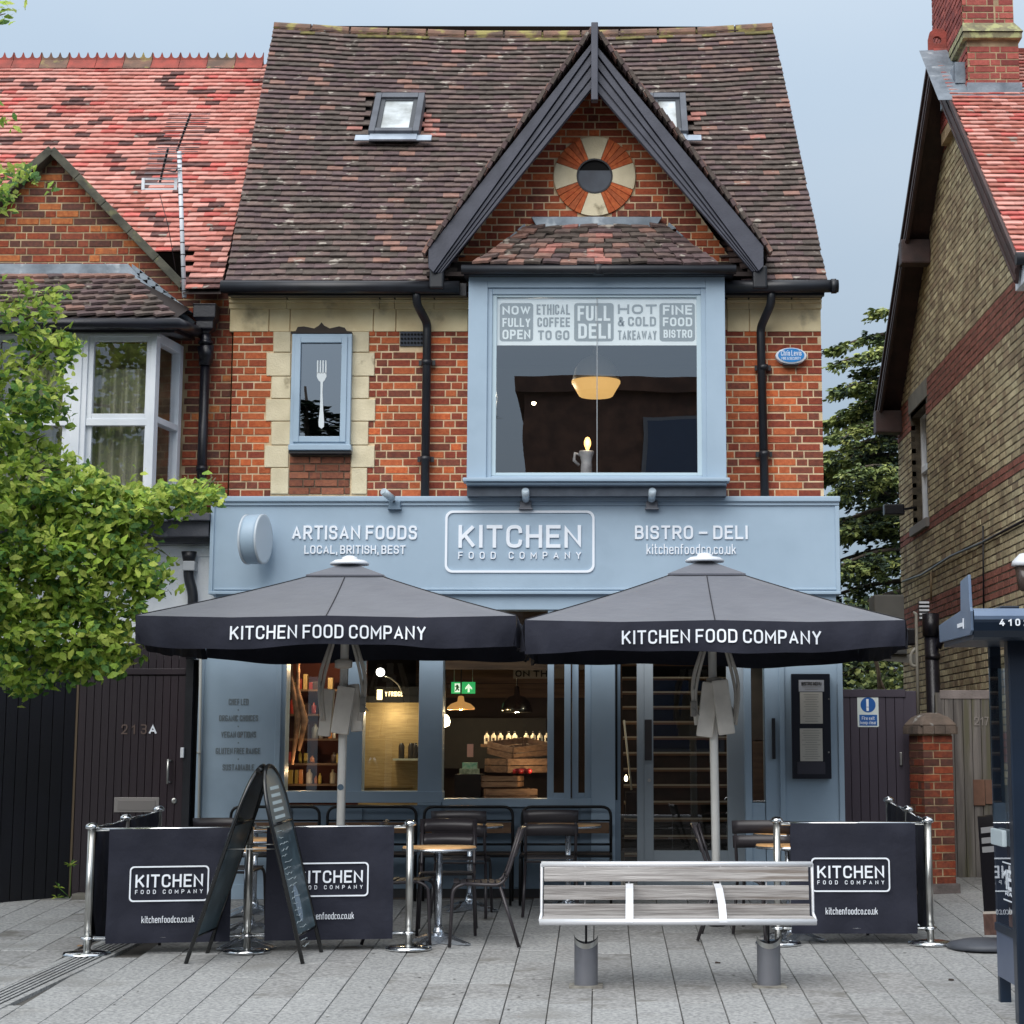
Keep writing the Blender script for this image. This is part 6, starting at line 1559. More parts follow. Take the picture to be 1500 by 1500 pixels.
# reaching tops
for px, py, ln in ((1296, 430, .9), (1282, 500, 1.6), (1250, 520, 1.9)): 
    e = P(px, py, 15); s = e + Vector((ln, .3, -ln * .35)); limbs.append((s, math.pi, ln * 1.2, .35, 0))
def cone_tuft(p, d, s, c):
    for k in range(3):
        a = rc.uniform(0, 6.28); w = Vector((math.cos(a), math.sin(a), rc.uniform(-.5, .3))).normalized()
        u = (d + w * rc.uniform(.5, 1.1)).normalized(); sd = u.cross(Vector((rc.uniform(-1, 1), rc.uniform(-1, 1), 1))).normalized() * s * .26
        fol.add([p, p + u * s * .5 + sd, p + u * s, p + u * s * .5 - sd], [(0, 1, 2, 3)], c)
for base, az, L0, rise, full in limbs:
    d = Vector((math.cos(az), math.sin(az), rise)); pts = []
    n = 9
    for i in range(n + 1):
        q = i / n; pts.append(base + Vector((d.x * L0 * q, d.y * L0 * q, rise * L0 * q - .55 * L0 * q * q * .6)))
    brn.tube(pts, [.045 * (1 - i / (n + 1)) + .006 for i in range(n + 1)], 5)
    for i in range(int(44 * L0)):
        q = rc.uniform(.12, 1) ** .8; k = min(n - 1, int(q * n)); p = pts[k].lerp(pts[k + 1], q * n - k)
        side = Vector((-d.y, d.x, 0)) * rc.uniform(-1, 1) * L0 * .30 * (1.15 - q); p = p + side + Vector((0, 0, -abs(side.length) * .4 + rc.gauss(0, .03)))
        dr2 = (Vector((d.x, d.y, -.35)) + side * 1.2).normalized()
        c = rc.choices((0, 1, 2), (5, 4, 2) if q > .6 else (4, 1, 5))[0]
        for m_ in range(4):
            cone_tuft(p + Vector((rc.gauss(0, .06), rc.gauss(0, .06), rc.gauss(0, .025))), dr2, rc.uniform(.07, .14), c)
brn.build('branches', cbark, ce, kind='stuff')
fol.build('foliage', nd, ce, kind='stuff')
# hedge and bare twigs seen through the gap under the parasol
hg = MB()
for i in range(5200):
    p = Vector((rc.uniform(3.0, 7.2), rc.uniform(10.5, 12.5), 0)); top = 3.5 + .5 * noise.noise(Vector((p.x * 1.4, p.y, 0)))
    p.z = top * rc.random() ** .6; a = rc.uniform(0, 6.28); u = Vector((math.cos(a), math.sin(a), rc.uniform(-.2, 1))).normalized(); s = rc.uniform(.06, .13); sd = u.cross(Vector((rc.uniform(-1, 1), rc.uniform(-1, 1), .4))).normalized() * s * .35
    hg.add([p, p + u * s * .5 + sd, p + u * s, p + u * s * .5 - sd], [(0, 1, 2, 3)], rc.choices((0, 1, 2), (3, 2, 3))[0])
tag(hg.build('hedge', nd, None), 'dense green garden hedge beyond the plum passage gate', 'hedge', kind='stuff')
tw = empty('bare_shrub', (4.6, 9.5, 0), 'bare forked pale stems standing behind the plum gate', 'shrub')
MB().tube([P(1290, 1040, 9), P(1287, 985, 9), P(1282, 962, 9), P(1272, 950, 9)], .03, 6).build('stem', bark, tw); MB().tube([P(1287, 990, 9), P(1296, 1012, 9), P(1298, 1030, 9)], .02, 6).build('stem', bark, tw)
MB().tube([(P(1290, 1040, 9).x, 9, 0), P(1290, 1040, 9)], .035, 6).build('stem', bark, tw)
# weed by the left door
wd = empty('weed', P(103, 1312, -.25), 'small weed with narrow leaves by left door jamb', 'plant')
wp0 = P(103, 1314, -.25)
for px, py, n in ((103, 1268, 9), (86, 1300, 7), (84, 1315, 6)):
    c = P(px, py, -.28); MB().tube([Vector((wp0.x, -.25, 0)), c], .004, 5).build('stem', leaf_m[2], wd)
    for k in range(n):
        a = 2 * math.pi * k / n; u = Vector((math.cos(a), math.sin(a) * .6, rc.uniform(-.2, .6))).normalized(); s = rc.uniform(.05, .09); sd = u.cross(Vector((0, 0, 1))).normalized() * .012
        MB().add([c, c + u * s * .5 + sd + Vector((0, 0, .01)), c + u * s, c + u * s * .5 - sd + Vector((0, 0, .01))], [(0, 1, 2, 3)]).build('leaf', leaf_m[k % 3], wd)
MB().bbox(wp0.x + .02, wp0.x + .2, -.3, -.1, -.03, .04, .02).build('stone', M('kerb_stone', C(110, 108, 100), C(84, 82, 76), 9, .9, bump=.5), wd)

# ================================================================== PARASOLS
def parasol(cx, cy, ztop, zedge, label, lean, tx0, tx1, pole_x, rot=0.0, strap=0, sag_l=0, text_px=None):
    g0 = gz(cy)
    t = empty('parasol', (pole_x, cy, g0), label, 'parasol', 'square parasols over the café seating')
    H = 1.49
    Rm = Matrix.Rotation(rot, 3, 'Z')
    def surf(a, b):                                     # a, b in -1..1
        k = max(abs(a), abs(b)); hgt = ztop + (zedge - ztop) * k ** 0.94
        rib = min(abs(abs(a) - abs(b)), min(abs(a), abs(b))) if k else 0
        z = hgt - .05 * k * (1 - k) - .10 * k * rib * (1 - .7 * k)
        p = Rm @ Vector((a * H, b * H, 0)); return Vector((cx + p.x, cy + p.y, z))
    n = 28; mb = MB(); idx = {}
    for j in range(n + 1):
        for i in range(n + 1): mb.v.append(surf(-1 + 2 * i / n, -1 + 2 * j / n))
    for j in range(n):
        for i in range(n):
            a, b, c, d_ = j * (n + 1) + i, j * (n + 1) + i + 1, (j + 1) * (n + 1) + i + 1, (j + 1) * (n + 1) + i
            if (i < n // 2) == (j < n // 2): mb.f += [[a, b, c], [a, c, d_]]
            else: mb.f += [[a, b, d_], [b, c, d_]]
            mb.m += [0, 0]; mb.sm += [True, True]
    mb.build('canopy', canopy_m, t)
    # upper vent layer
    mb = MB(); k = .22
    q = [surf(s * k * .0 + sx * k, sy * k) + Vector((0, 0, .022)) for s in (1,) for sx, sy in ((-1, -1), (1, -1), (1, 1), (-1, 1))] + [surf(0, 0) + Vector((0, 0, .02))]
    mb.add(q, [(0, 1, 4), (1, 2, 4), (2, 3, 4), (3, 0, 4)]).add([v + Vector((0, 0, -.015)) for v in q[:4]] + q[:4], [(0, 1, 5, 4), (1, 2, 6, 5), (2, 3, 7, 6), (3, 0, 4, 7)])
    mb.build('vent_flap', canopy_m, t)
    mb = MB()
    for a, b in ((0, -1), (1, -1), (-1, -1), (1, 0), (-1, 0), (0, 1)):
        mb.tube([surf(a * s, b * s) + Vector((0, 0, .004)) for s in [i / 10 for i in range(1, 11)]], .004, 5)
    mb.build('seam', M('seam_dark' + str(round(cx, 1)), C(34, 34, 40), rough=.8), t)
    ct = surf(0, 0)
    MB().lathe([(.165, -.005), (.17, .01), (.13, .035), (.07, .042), (.065, .06), (.03, .075), (0, .076)], ct, 28).build('cap', white_paint, t)
    # four hanging valances with soft folds
    for s in range(4):
        Rv = Rm @ Matrix.Rotation(R(90 * s), 3, 'Z'); mb = MB(); nn = 60; rows = 5
        for j in range(rows + 1):
            for i in range(nn + 1):
                a = -1 + 2 * i / nn; p = Rv @ Vector((a * H, -H, 0)); o_ = Rv @ Vector((0, -1, 0)); v = j / rows
                top = surf(*( (Rm.transposed() @ (p)).xy / H)) if False else Vector((cx + p.x, cy + p.y, zedge - .03 * min(abs(a), 1 - abs(a))))
                e = abs(a); fold = .016 * math.sin(a * 7 + s * 2 + cx) * v + .012 * math.sin(a * 19 + s) * v * v + .035 * max(0, e - .70) / .30 * v * math.sin((e - .70) * 34 + v * 1.5)
                drop = .235 + .018 * math.sin(a * 4.1 + s + cx) + .012 * math.sin(a * 13) * .4 - (.018 * (e ** 8))
                if s == 0: drop += sag_l * (a < 0) * abs(a) ** 3 * .05
                mb.v.append(top + o_ * (.006 + fold + .015 * math.sin(v * 3)) + Vector((0, 0, -drop * v)))
        for j in range(rows):
            for i in range(nn):
                a = j * (nn + 1) + i; mb.f.append([a, a + nn + 1, a + nn + 2, a + 1]); mb.m.append(0); mb.sm.append(True)
        mb.build('valance', canvas_v, t)
    U = Rm @ Vector((1, 0, 0)); Nn = Rm @ Vector((0, -1, 0))
    o_ = Vector((cx, cy, 0)) + Nn * (H + .045)
    tx = text('KITCHEN FOOD COMPANY', tx0, tx1, zedge - .176, zedge - .070, (o_, U, (0, 0, 1), Nn), white_letter, t, off=.004, ext=.002)
    for v in tx.data.vertices:                                        # lay the print on the cloth's folds
        a = ((v.co + org(t)) - Vector((cx, cy, 0))).dot(U) / H; vv = (zedge - (v.co.z + org(t).z)) / .235
        fold = .016 * math.sin(a * 7 + cx) * vv + .012 * math.sin(a * 19) * vv * vv
        v.co += Nn * (fold + .025 - .045); v.co.z += -.03 * min(abs(a), 1 - abs(a))
    # pole, hub, folded struts
    z1 = zedge - .1
    MB().tube([(pole_x, cy, g0), (pole_x + lean * .5, cy, ztop - .03)], .036, 8).build('pole', pole_m, t)
    MB().lathe([(.07, 0), (.07, .10), (.045, .12), (.045, .3)], (pole_x, cy, g0), 16).build('ground_socket', M('parasol_base' + str(round(cx, 1)), C(60, 60, 62), rough=.5, metal=.4), t)
    hz = zedge - .10
    MB().lathe([(.05, -.05), (.10, -.04), (.11, 0), (.10, .03), (.05, .05)], (pole_x, cy, hz), 16).build('hub', strap_m, t); MB().lathe([(.045, -.04), (.075, -.03), (.075, .03), (.045, .04)], (pole_x, cy, hz - .22 - strap * .12), 16).build('lower_hub', strap_m, t)
    for i in range(8):
        a = R(45 * i); e = surf(*((1.0 * (1 if abs(math.cos(a)) > .5 else 0) * math.copysign(1, math.cos(a)), (1 if abs(math.sin(a)) > .5 else 0) * math.copysign(1, math.sin(a)))))
        MB().tube([(pole_x, cy, ztop - .1), (e.x * .985 + cx * .015, e.y * .985 + cy * .015, e.z - .035)], .014, 6).build('rib', M('rib_grey%d_%s' % (i, round(cx, 1)), C(110, 112, 116), rough=.5), t)
        mid = Vector((pole_x, cy, ztop - .1)).lerp(e, .5); MB().tube([(pole_x, cy, hz), mid], .010, 6).build('strut', strap_m, t)
    # hanging counterweight sleeves and straps
    zt_ = hz - (.10 if not strap else .10)
    layout = ((-.15, .015, .72, .0), (-.01, -.07, .70, .06), (.13, .01, .72, -.03)) if not strap else ((-.10, -.03, .76, .05), (.09, -.07, .70, -.05))
    for k, (dx, dy, L2, tl) in enumerate(layout):
        w = .052 if not strap else .07
        if not strap and k == 1: w = .075
        bot = z1 - (.83 if not strap else .80) + .02 * k; top = bot + (.40 if not strap else .46)
        mt = Matrix.Translation((pole_x + dx, cy + dy - .03, bot)) @ Matrix.Rotation(tl + (.08 if dx < 0 else -.08), 4, 'Y')
        MB().bbox(-w, w, -.045, .045, 0, top - bot, .018, mat=mt).build('sleeve', M('sleeve_%d_%s' % (k, round(cx, 1)), C(232, 228, 220), C(212, 208, 200), 6, .7), t)
    for s in (-1, 1):
        for k in range(2):
            x0 = pole_x + s * (.085 - .02 * k); mb = MB()
            pts = [(x0, cy - .04 - .03 * k, z1 + .02), (pole_x + s * (.15 + .04 * (1 - k)), cy - .05, z1 - .30), (pole_x + s * (.175 + .02 * (1 - k)), cy - .06, z1 - .46), (pole_x + s * (.165 - .02 * k), cy - .07, z1 - .70)]
            mb.tube(path(pts, .08), .014 if k else .018, 6).build('strap', strap_m, t)
    c = Vector((pole_x + (.0 if not strap else .10), cy - .125, z1 - .60))
    MB().tube([c + Vector((.045 * math.cos(q), -.0, .06 * math.sin(q))) for q in [2 * math.pi * i / 14 for i in range(14)]], .008, 6, closed=True).tube([c + Vector((.0, 0, .09)), c + Vector((.01, 0, -.02)), c + Vector((.05, .01, -.09))], .007, 5).build('buckle', M('buckle' + str(strap), C(110, 106, 100), rough=.5), t)
    c = Vector((pole_x + (.18 if not strap else -.19), cy - .10, z1 - .56))
    MB().bbox(c.x - .025, c.x + .025, c.y, c.y + .03, c.z - .07, c.z + .06, .01).tube([c, c + Vector((.05, 0, -.06))], .005, 5).build('clip', M('clip' + str(strap), C(140, 138, 134), rough=.5), t)
    if not strap:
        MB().lathe([(.026, 0), (.026, .003)], (pole_x, cy - .034, P(505, 1153, cy).z), 16, mat=Matrix.Rotation(R(90), 3, 'X')).build('round_sticker', M('sticker_blue', C(86, 110, 130), rough=.4), t)
    return t
canvas_v = canvas
parasol(-2.16, -2.1, 2.93, 2.40, 'dark grey square parasol at left whose pole carries three hanging sleeves', .02, -.745, .785, -2.195, rot=R(.3))
parasol(.895, -2.1, 2.955, 2.365, 'dark grey square parasol at right in front of the glazed door', -.06, -.73, .83, .975, rot=R(0), strap=1, sag_l=1)

# ================================================================== CAFE BARRIERS
def stanchion(x, y, label, arms=()):
    g0 = gz(y); t = empty('barrier_post', (x, y, g0), label, 'barrier post', 'steel posts of the café barriers')
    MB().lathe([(.18, 0), (.182, .012), (.17, .028), (.10, .036), (.04, .04)], (x, y, g0), 40).build('base', chrome, t)
    MB().tube([(x, y, g0 + .03), (x, y, g0 + .955)], .028, 20).build('tube', steel, t)
    MB().lathe([(.0, .985), (.03, .98), (.045, .965), (.05, .952), (.045, .94), (.03, .935)][::-1], (x, y, g0), 24).lathe([(.032, .115), (.052, .12), (.052, .135), (.032, .14)], (x, y, g0), 24).build('collar', chrome, t)
    return t
def banner(p, q, label, m0, m1, logo_=None, url=None, zt=.935, zb=.085):
    """canvas between two posts; m0, m1 are the gaps left at each post"""
    p, q = Vector((p[0], p[1], gz(p[1]))), Vector((q[0], q[1], gz(q[1])))
    d_ = (q - p); L2 = d_.length; d_.normalize(); Nn = Vector((d_.y, -d_.x, 0)).normalized()
    if Nn.y > 0.01: Nn = -Nn
    mid = (p + q) / 2; t = empty('barrier_banner', mid, label, 'barrier banner', 'dark canvas banners of the café barriers')
    V = Vector((0, 0, 1))
    for z, r_ in ((.93, .016), (.125, .016)):
        MB().tube([p + d_ * .035 + V * z, q - d_ * .035 + V * z], r_, 10).build('rail', chrome, t)
    n, k = 40, 12; mb = MB()
    for side in (0, 1):
        for j in range(k + 1):
            for i in range(n + 1):
                u = m0 + (L2 - m0 - m1) * i / n; v = zb + (zt - zb) * j / k
                w = .008 * math.sin(i * .45 + j * .25 + p.x) + .005 * math.sin(j * 1.3 + i * .15) + .010 * math.exp(-(((i if i < n / 2 else n - i) - j * .5) / 2.2) ** 2) * (1 - j / k * .5) + (.012 if j in (0, k) else 0) * (1 if side == 0 else 1)
                mb.v.append(p + d_ * u + V * v + Nn * ((.019 if side == 0 else -.019) + w * (1 if j not in (0, k) else 0) + (.006 if side == 0 else -.006) * (j in (1, k - 1))))
    for side in (0, 1):
        o_ = side * (k + 1) * (n + 1)
        for j in range(k):
            for i in range(n):
                a = o_ + j * (n + 1) + i; mb.f.append([a, a + 1, a + n + 2, a + n + 1]); mb.m.append(0); mb.sm.append(True)
    mb.build('canvas', canvas, t)
    fr_ = (p + Nn * .032, d_, V, Nn)
    if logo_: logo(*logo_, fr_, t, white_letter, .003, .011, .075)
    if url: text('kitchenfoodco.co.uk', *url, fr_, white_letter, t, ext=.002)
    return t
PL = [(-3.88, -3.78), (-2.70, -3.62), (-1.48, -3.47)]
PR = [(1.39, -3.20), (2.585, -3.20)]
stanchion(*PL[0], 'leftmost steel barrier post standing over the slotted drain')
stanchion(*PL[1], 'steel barrier post between the legs of the chalk sign')
stanchion(*PL[2], 'steel barrier post left of the round table')
stanchion(*PR[0], 'steel barrier post behind right end of the bench')
stanchion(*PR[1], 'rightmost front steel barrier post beside grey sign base')
stanchion(-3.81, -2.95, 'middle steel post of the left side barrier below the letter plate')
stanchion(-3.74, -2.05, 'rear steel post of the left side barrier by the drainpipe')
stanchion(2.60, -2.05, 'middle steel post of the right side barrier')
stanchion(2.59, -.95, 'rear steel post of the right side barrier near the plum gate')
def fr_u(px, p, q):           # distance along the banner of a pixel column
    Y = (p[1] + q[1]) / 2; x = P(px, 1290, Y).x; return (x - p[0]) / (q[0] - p[0]) * math.hypot(q[0] - p[0], q[1] - p[1])
def fr_v(py, p, q): Y = (p[1] + q[1]) / 2; return P(600, py, Y).z - gz(Y)
for p, q, lg_, ur, lab, a, b in ((PL[0], PL[1], (192, 1268, 305, 1320), (211, 1341, 286, 1351), 'dark banner with boxed logo left of the chalk sign', .135, .13),
                              (PL[1], PL[2], (428, 1263, 539, 1313), (446, 1336, 519, 1346), 'dark banner with boxed logo right of the chalk sign', .13, .125),
                              (PR[0], PR[1], (1188, 1256, 1303, 1306), (1208, 1329, 1284, 1339), 'dark banner with boxed logo right of the bench', .105, .105)):
    banner(p, q, lab, a, b, (fr_u(lg_[0], p, q), fr_v(lg_[3], p, q) + .02, fr_u(lg_[2], p, q), fr_v(lg_[1], p, q) + .02) and (fr_u(lg_[0], p, q), fr_v(lg_[3], p, q), fr_u(lg_[2], p, q), fr_v(lg_[1], p, q)), (fr_u(ur[0], p, q), fr_u(ur[2], p, q), fr_v(ur[3], p, q), fr_v(ur[1], p, q)))
banner(PL[0], (-3.81, -2.95), 'plain front side banner at left end of the seating', .06, .06)
banner((-3.81, -2.95), (-3.74, -2.05), 'plain rear side banner at left end of the seating', .06, .06)
banner(PR[1], (2.60, -2.05), 'plain front side banner at right end of the seating', .06, .06)
banner((2.60, -2.05), (2.59, -.95), 'plain rear side banner at right end of the seating', .06, .06)

# ================================================================== FURNITURE
def make_chair(loc, rz, label, mt=chair_m, s=1.06):
    t = empty('cafe_chair', (0, 0, 0), label, 'chair', 'slatted metal café chairs')
    for sx in (-1, 1):
        x = sx * .205
        MB().tube(path([(x * 1.08, -.235, 0), (x, -.215, .42), (x, -.12, .455)], .05), .0125, 8).build('leg', mt, t)
        MB().tube([(x * 1.1, .27, 0), (x, .13, .43)], .0125, 8).build('leg', mt, t)
        MB().tube(path([(x, -.13, .452), (x, .15, .438), (x, .20, .56), (x * .99, .285, .84)], .07), .0125, 8).build('side_frame', mt, t)
    for i in range(7):
        y = -.19 + i * .052; z = .462 - .012 * math.sin(i / 6 * math.pi) - (.008 if i == 6 else 0)
        MB().bbox(-.20, .20, y - .021, y + .021, z - .004, z + .004, .003).build('seat_slat', mt, t)
    for z0, z1, y in ((.64, .735, .225), (.75, .85, .262)):
        mb = MB(); n = 8
        for k in range(n + 1):
            a = -1 + 2 * k / n; yy = y + .03 * (1 - a * a)
            for z, o_ in ((z0, 0), (z1, .032)):
                for q in (-.005, .005): mb.v.append(Vector((a * .225, yy + o_ + q, z + .006 * (1 - a * a))))
        for k in range(n):
            a = k * 4; mb.f += [[a, a + 4, a + 6, a + 2], [a + 1, a + 3, a + 7, a + 5], [a + 2, a + 6, a + 7, a + 3], [a, a + 1, a + 5, a + 4]]; mb.m += [0] * 4; mb.sm += [True] * 4
        mb.f += [[0, 2, 3, 1], [n * 4, n * 4 + 1, n * 4 + 3, n * 4 + 2]]; mb.m += [0, 0]; mb.sm += [False, False]
        mb.build('back_slat', mt, t)
    MB().tube([(-.20, .16, .432), (.20, .16, .432)], .010, 8).build('rear_rail', mt, t)
    t.location = Vector(loc); t.rotation_euler = (math.atan(SL) * 0, 0, rz); t.scale = (s, s, s)
    return t
def at(px, Y): return Vector((P(px, 1300, Y).x, Y, gz(Y)))
ch0 = make_chair(at(655, -2.55), R(3), 'charcoal slatted chair facing the street behind the round beech table')
def chair(loc, rz, label):
    c = copy_tree(ch0); c.location = loc; c.rotation_euler = (0, 0, rz); c['label'] = label; return c
chair(at(706, -3.2), R(-86), 'charcoal slatted chair seen side on right of the round table, back to the bench')
chair(at(677, -1.45), R(177), 'dark chair with back to the street, behind the street-facing chair')
chair(at(806, -1.35), R(182), 'dark chair with back to the street, left above end of bench')
chair(at(1123, -2.45), R(168), 'dark chair with its back over the barrier post near the menu case')
chair(at(590, -3.05), R(88), 'dark chair mostly behind the banner right of the chalk sign, by the steel post')
chair(at(1076, -2.85), R(84), 'dark chair standing side on behind the right parasol pole')
chair(at(1300, -2.5), R(-80), 'dark chair behind right banner with only its legs and back edge showing')
chair(at(195, -3.1), R(95), 'dark chair behind left banner with legs below the canvas')
chair(at(505, -2.6), R(-88), 'dark chair behind banner right of the chalk sign with legs below the canvas')
chair(at(338, -2.2), R(172), 'dark chair seen in the gap inside the legs of the chalk sign')

def make_table(loc, label):
    t = empty('cafe_table', (0, 0, 0), label, 'table', 'round beech and aluminium café tables')
    MB().lathe([(0, .722), (.285, .722), (.292, .735), (.288, .746), (0, .747)], (0, 0, 0), 48).build('tabletop', wood_top, t)
    MB().lathe([(.0, .716), (.292, .714), (.298, .722), (.297, .734), (.290, .735)], (0, 0, 0), 48).build('rim', alu, t)
    MB().tube([(0, 0, .07), (0, 0, .70)], .026, 16).build('column', alu, t)
    MB().lathe([(.06, .69), (.12, .712), (.12, .716), (0, .717)], (0, 0, 0), 16).lathe([(.05, .06), (.045, .09), (.028, .14)], (0, 0, 0), 16).build('collar', alu, t)
    for k in range(4):
        m = Matrix.Rotation(R(45 + 90 * k + 12), 4, 'Z')
        prof = [(.0, .085, .045), (.10, .075, .042), (.20, .045, .040), (.285, .018, .034), (.30, .012, .028)]
        vs = []
        for x, z, w in prof: vs += [m @ Vector((x, -w, z * .7)), m @ Vector((x, 0, z)), m @ Vector((x, w, z * .7)), m @ Vector((x, w * .8, 0)), m @ Vector((x, -w * .8, 0))]
        fs = []
        for i in range(4):
            for j in range(5): fs.append((i * 5 + j, i * 5 + (j + 1) % 5, i * 5 + 5 + (j + 1) % 5, i * 5 + 5 + j))
        MB().add(vs, fs + [(24, 23, 22, 21, 20)]).build('foot', alu, t)
    t.location = loc; return t
tb0 = make_table(at(643, -3.12), 'round beech café table in front beside the steel barrier post')
def table(loc, label):
    c = copy_tree(tb0); c.location = loc; c['label'] = label; return c
table(at(688, -1.05), 'round café table behind the street-facing chair, near the stall riser')
table(at(832, -1.05), 'round café table behind the dark chair left of the glazed door')
table(at(362, -3.3), 'lowest round café table seen between the legs of the chalk sign')
table(at(366, -2.45), 'middle round café table seen between the legs of the chalk sign')
table(at(372, -1.35), 'furthest round café table seen between the legs of the chalk sign')
table(at(1150, -3.0) + Vector((.07, .1, 0)), 'nearer round café table half hidden by the right banner')
table(at(1155, -1.85), 'further round café table half hidden by the right banner')

def make_hoop(loc, label):
    t = empty('hoop_bench', (0, 0, 0), label, 'bench', 'hoop backed benches along the shopfront')
    MB().tube(path([(-.41, .20, 0), (-.41, .22, .86), (.41, .22, .86), (.41, .20, 0)], .09), .014, 10).build('hoop_frame', tubem, t)
    MB().tube([(-.41, .215, .52), (.41, .215, .52)], .011, 8).build('back_rail', tubem, t); MB().tube([(-.41, .22, .735), (.41, .22, .735)], .009, 8).build('back_rail', tubem, t)
    MB().bbox(-.395, .395, .205, .225, .62, .72, .006).build('back_board', wood_brown, t)
    for sx in (-1, 1):
        MB().tube(path([(sx * .41, -.20, 0), (sx * .41, -.20, .44), (sx * .41, .215, .44)], .06), .013, 8).build('leg', tubem, t)
    for y in (-.15, -.03, .09): MB().bbox(-.40, .40, y - .05, y + .05, .445, .462, .005).build('seat_board', M('seat_board_dark' + str(y), C(70, 56, 46), C(54, 44, 38), 6, .6), t)
    MB().tube([(-.41, -.20, .435), (.41, -.20, .435)], .012, 8).build('front_rail', tubem, t)
    t.location = loc; return t
hb0 = make_hoop(at(683, -.62), 'hoop backed bench below the big open window')
for px, lab in ((395, 'hoop backed bench below the slogan pilaster, behind the chalk sign'), (539, 'hoop backed bench behind the left parasol pole'), (829, 'hoop backed bench just left of the glazed door')):
    c = copy_tree(hb0); c.location = at(px, -.62); c['label'] = lab
hb0.location = at(683, -.62)

# street bench
BYP = -5.2
tb_ = empty('street_bench', (.55, BYP, gz(BYP)), 'weathered slatted street bench with pale metal frame on two grey posts', 'bench')
for px in (858.5, 1126.5):
    c = Vector((P(px, 1440, BYP).x, BYP, gz(BYP)))
    n = 28; vs = []; r = .081
    H0 = .345
    for i in range(n):
        a = 2 * math.pi * i / n; vs.append(c + Vector((r * math.cos(a), r * math.sin(a), 0)))
    for i in range(n):
        a = 2 * math.pi * i / n; vs.append(c + Vector((r * math.cos(a), r * math.sin(a), H0 - .055 * math.cos(math.asin(max(-1, min(1, math.cos(a)))))) ))
    MB().add(vs, [(i, (i + 1) % n, n + (i + 1) % n, n + i) for i in range(n)], smooth=True).build('post', grey_cyl, tb_)
    MB().lathe([(r * .98, 0), (r * .98, .25)], c, n).build('post_core', grey_cyl, tb_)
    ring_vs = [v + Vector(((v - c).x * .02, (v - c).y * .02, 0)) for v in vs[n:]] + [v + Vector(((v - c).x * .02, (v - c).y * .02, -.035)) for v in vs[n:]]
    MB().add(ring_vs, [(i, n + i, n + (i + 1) % n, (i + 1) % n) for i in range(n)], smooth=True).build('post_collar', steel, tb_)
    MB().bbox(c.x - .008, c.x + .008, BYP - .01, BYP + .01, c.z + .2, c.z + .46, .003).build('stem', black_iron, tb_)
    MB().bbox(c.x - .115, c.x + .115, BYP - .10, BYP + .10, c.z - .01, c.z + .012, .004).build('base_plate', M('base_plate' + str(px), C(150, 148, 140), C(110, 106, 100), 12, .7), tb_)
gb = gz(BYP)
bx_0, bx_1 = P(790, 1350, -5.42).x + .0, P(1196, 1350, -5.42).x
tx_0, tx_1 = P(793, 1265, -4.95).x, P(1190, 1265, -4.95).x
xl, xr = (bx_0 + tx_0) / 2, (bx_1 + tx_1) / 2
# profile of the seat: (y, z) above the ground plane at the bench
fr_y, ba_y = -5.43, -5.02
def zpx(py, Y): return P(1000, py, Y).z
slz = [(1270, 1291, -4.97), (1297, 1318, -5.0), (1324, 1343, -5.03)]
for a, b, y in slz:
    z1_, z0_ = zpx(a, y), zpx(b, y)
    for q0, q1 in ((xl + .02, xr - .02),):
        MB().bbox(q0, q1, y - .012, y + .014, z0_, z1_, .005).build('back_slat', wood_grey, tb_)
zs_ = zpx(1347, -5.43) + .01
for i, y in enumerate((-5.37, -5.28, -5.19, -5.10)): MB().bbox(xl + .02, xr - .02, y - .036, y + .036, zs_ - .03 - .004 * i, zs_ - .004 * i, .005).build('seat_slat', wood_grey, tb_)
MB().tube([(bx_0, -5.43, zpx(1350.5, -5.43)), (bx_1, -5.43, zpx(1350.5, -5.43))], .022, 12).build('front_rail', satin, tb_)
MB().tube([(tx_0, -4.95, zpx(1266, -4.95)), (tx_1, -4.95, zpx(1266, -4.95))], .020, 12).build('top_rail', satin, tb_)
for x0, x1 in ((bx_0 + .006, tx_0 + .004), (bx_1 - .006, tx_1 - .004)):
    MB().tube([(x0, -5.43, zpx(1348, -5.43)), (x1, -4.98, zpx(1338, -5.0)), (x1, -4.95, zpx(1265, -4.95))], .011, 8).build('end_frame', satin, tb_)
for px, ln in ((922, 0), (1057, 7)):
    mb = MB(); pts = [(P(px - ln, 1294, -5.0).x, -5.03, zpx(1294, -5.0)), (P(px - ln * .6, 1300, -5.1).x, -5.13, zpx(1301, -5.13)), (P(px, 1325, -5.3).x, -5.33, zpx(1324, -5.33)), (P(px + ln * .4, 1350, -5.45).x, -5.455, zpx(1351, -5.45))]
    w = .026
    for q in pts: mb.v += [Vector((q[0] - w, q[1], q[2])), Vector((q[0] + w, q[1], q[2])), Vector((q[0] + w, q[1] + .012, q[2] + .0)), Vector((q[0] - w, q[1] + .012, q[2] + .0))]
    for i in range(3):
        for j in range(4): mb.f.append([i * 4 + j, i * 4 + (j + 1) % 4, i * 4 + 4 + (j + 1) % 4, i * 4 + 4 + j]); mb.m.append(0); mb.sm.append(False)
    mb.f += [[3, 2, 1, 0], [12, 13, 14, 15]]; mb.m += [0, 0]; mb.sm += [False, False]
    mb.build('armrest', satin, tb_)
for px in (857, 921, 1055, 1122): MB().box(P(px, 1300, -4.94).x - .005, P(px, 1300, -4.94).x + .005, -4.965, -4.955, zs_ - .06, zpx(1268, -4.95)).build('back_bracket', satin, tb_)

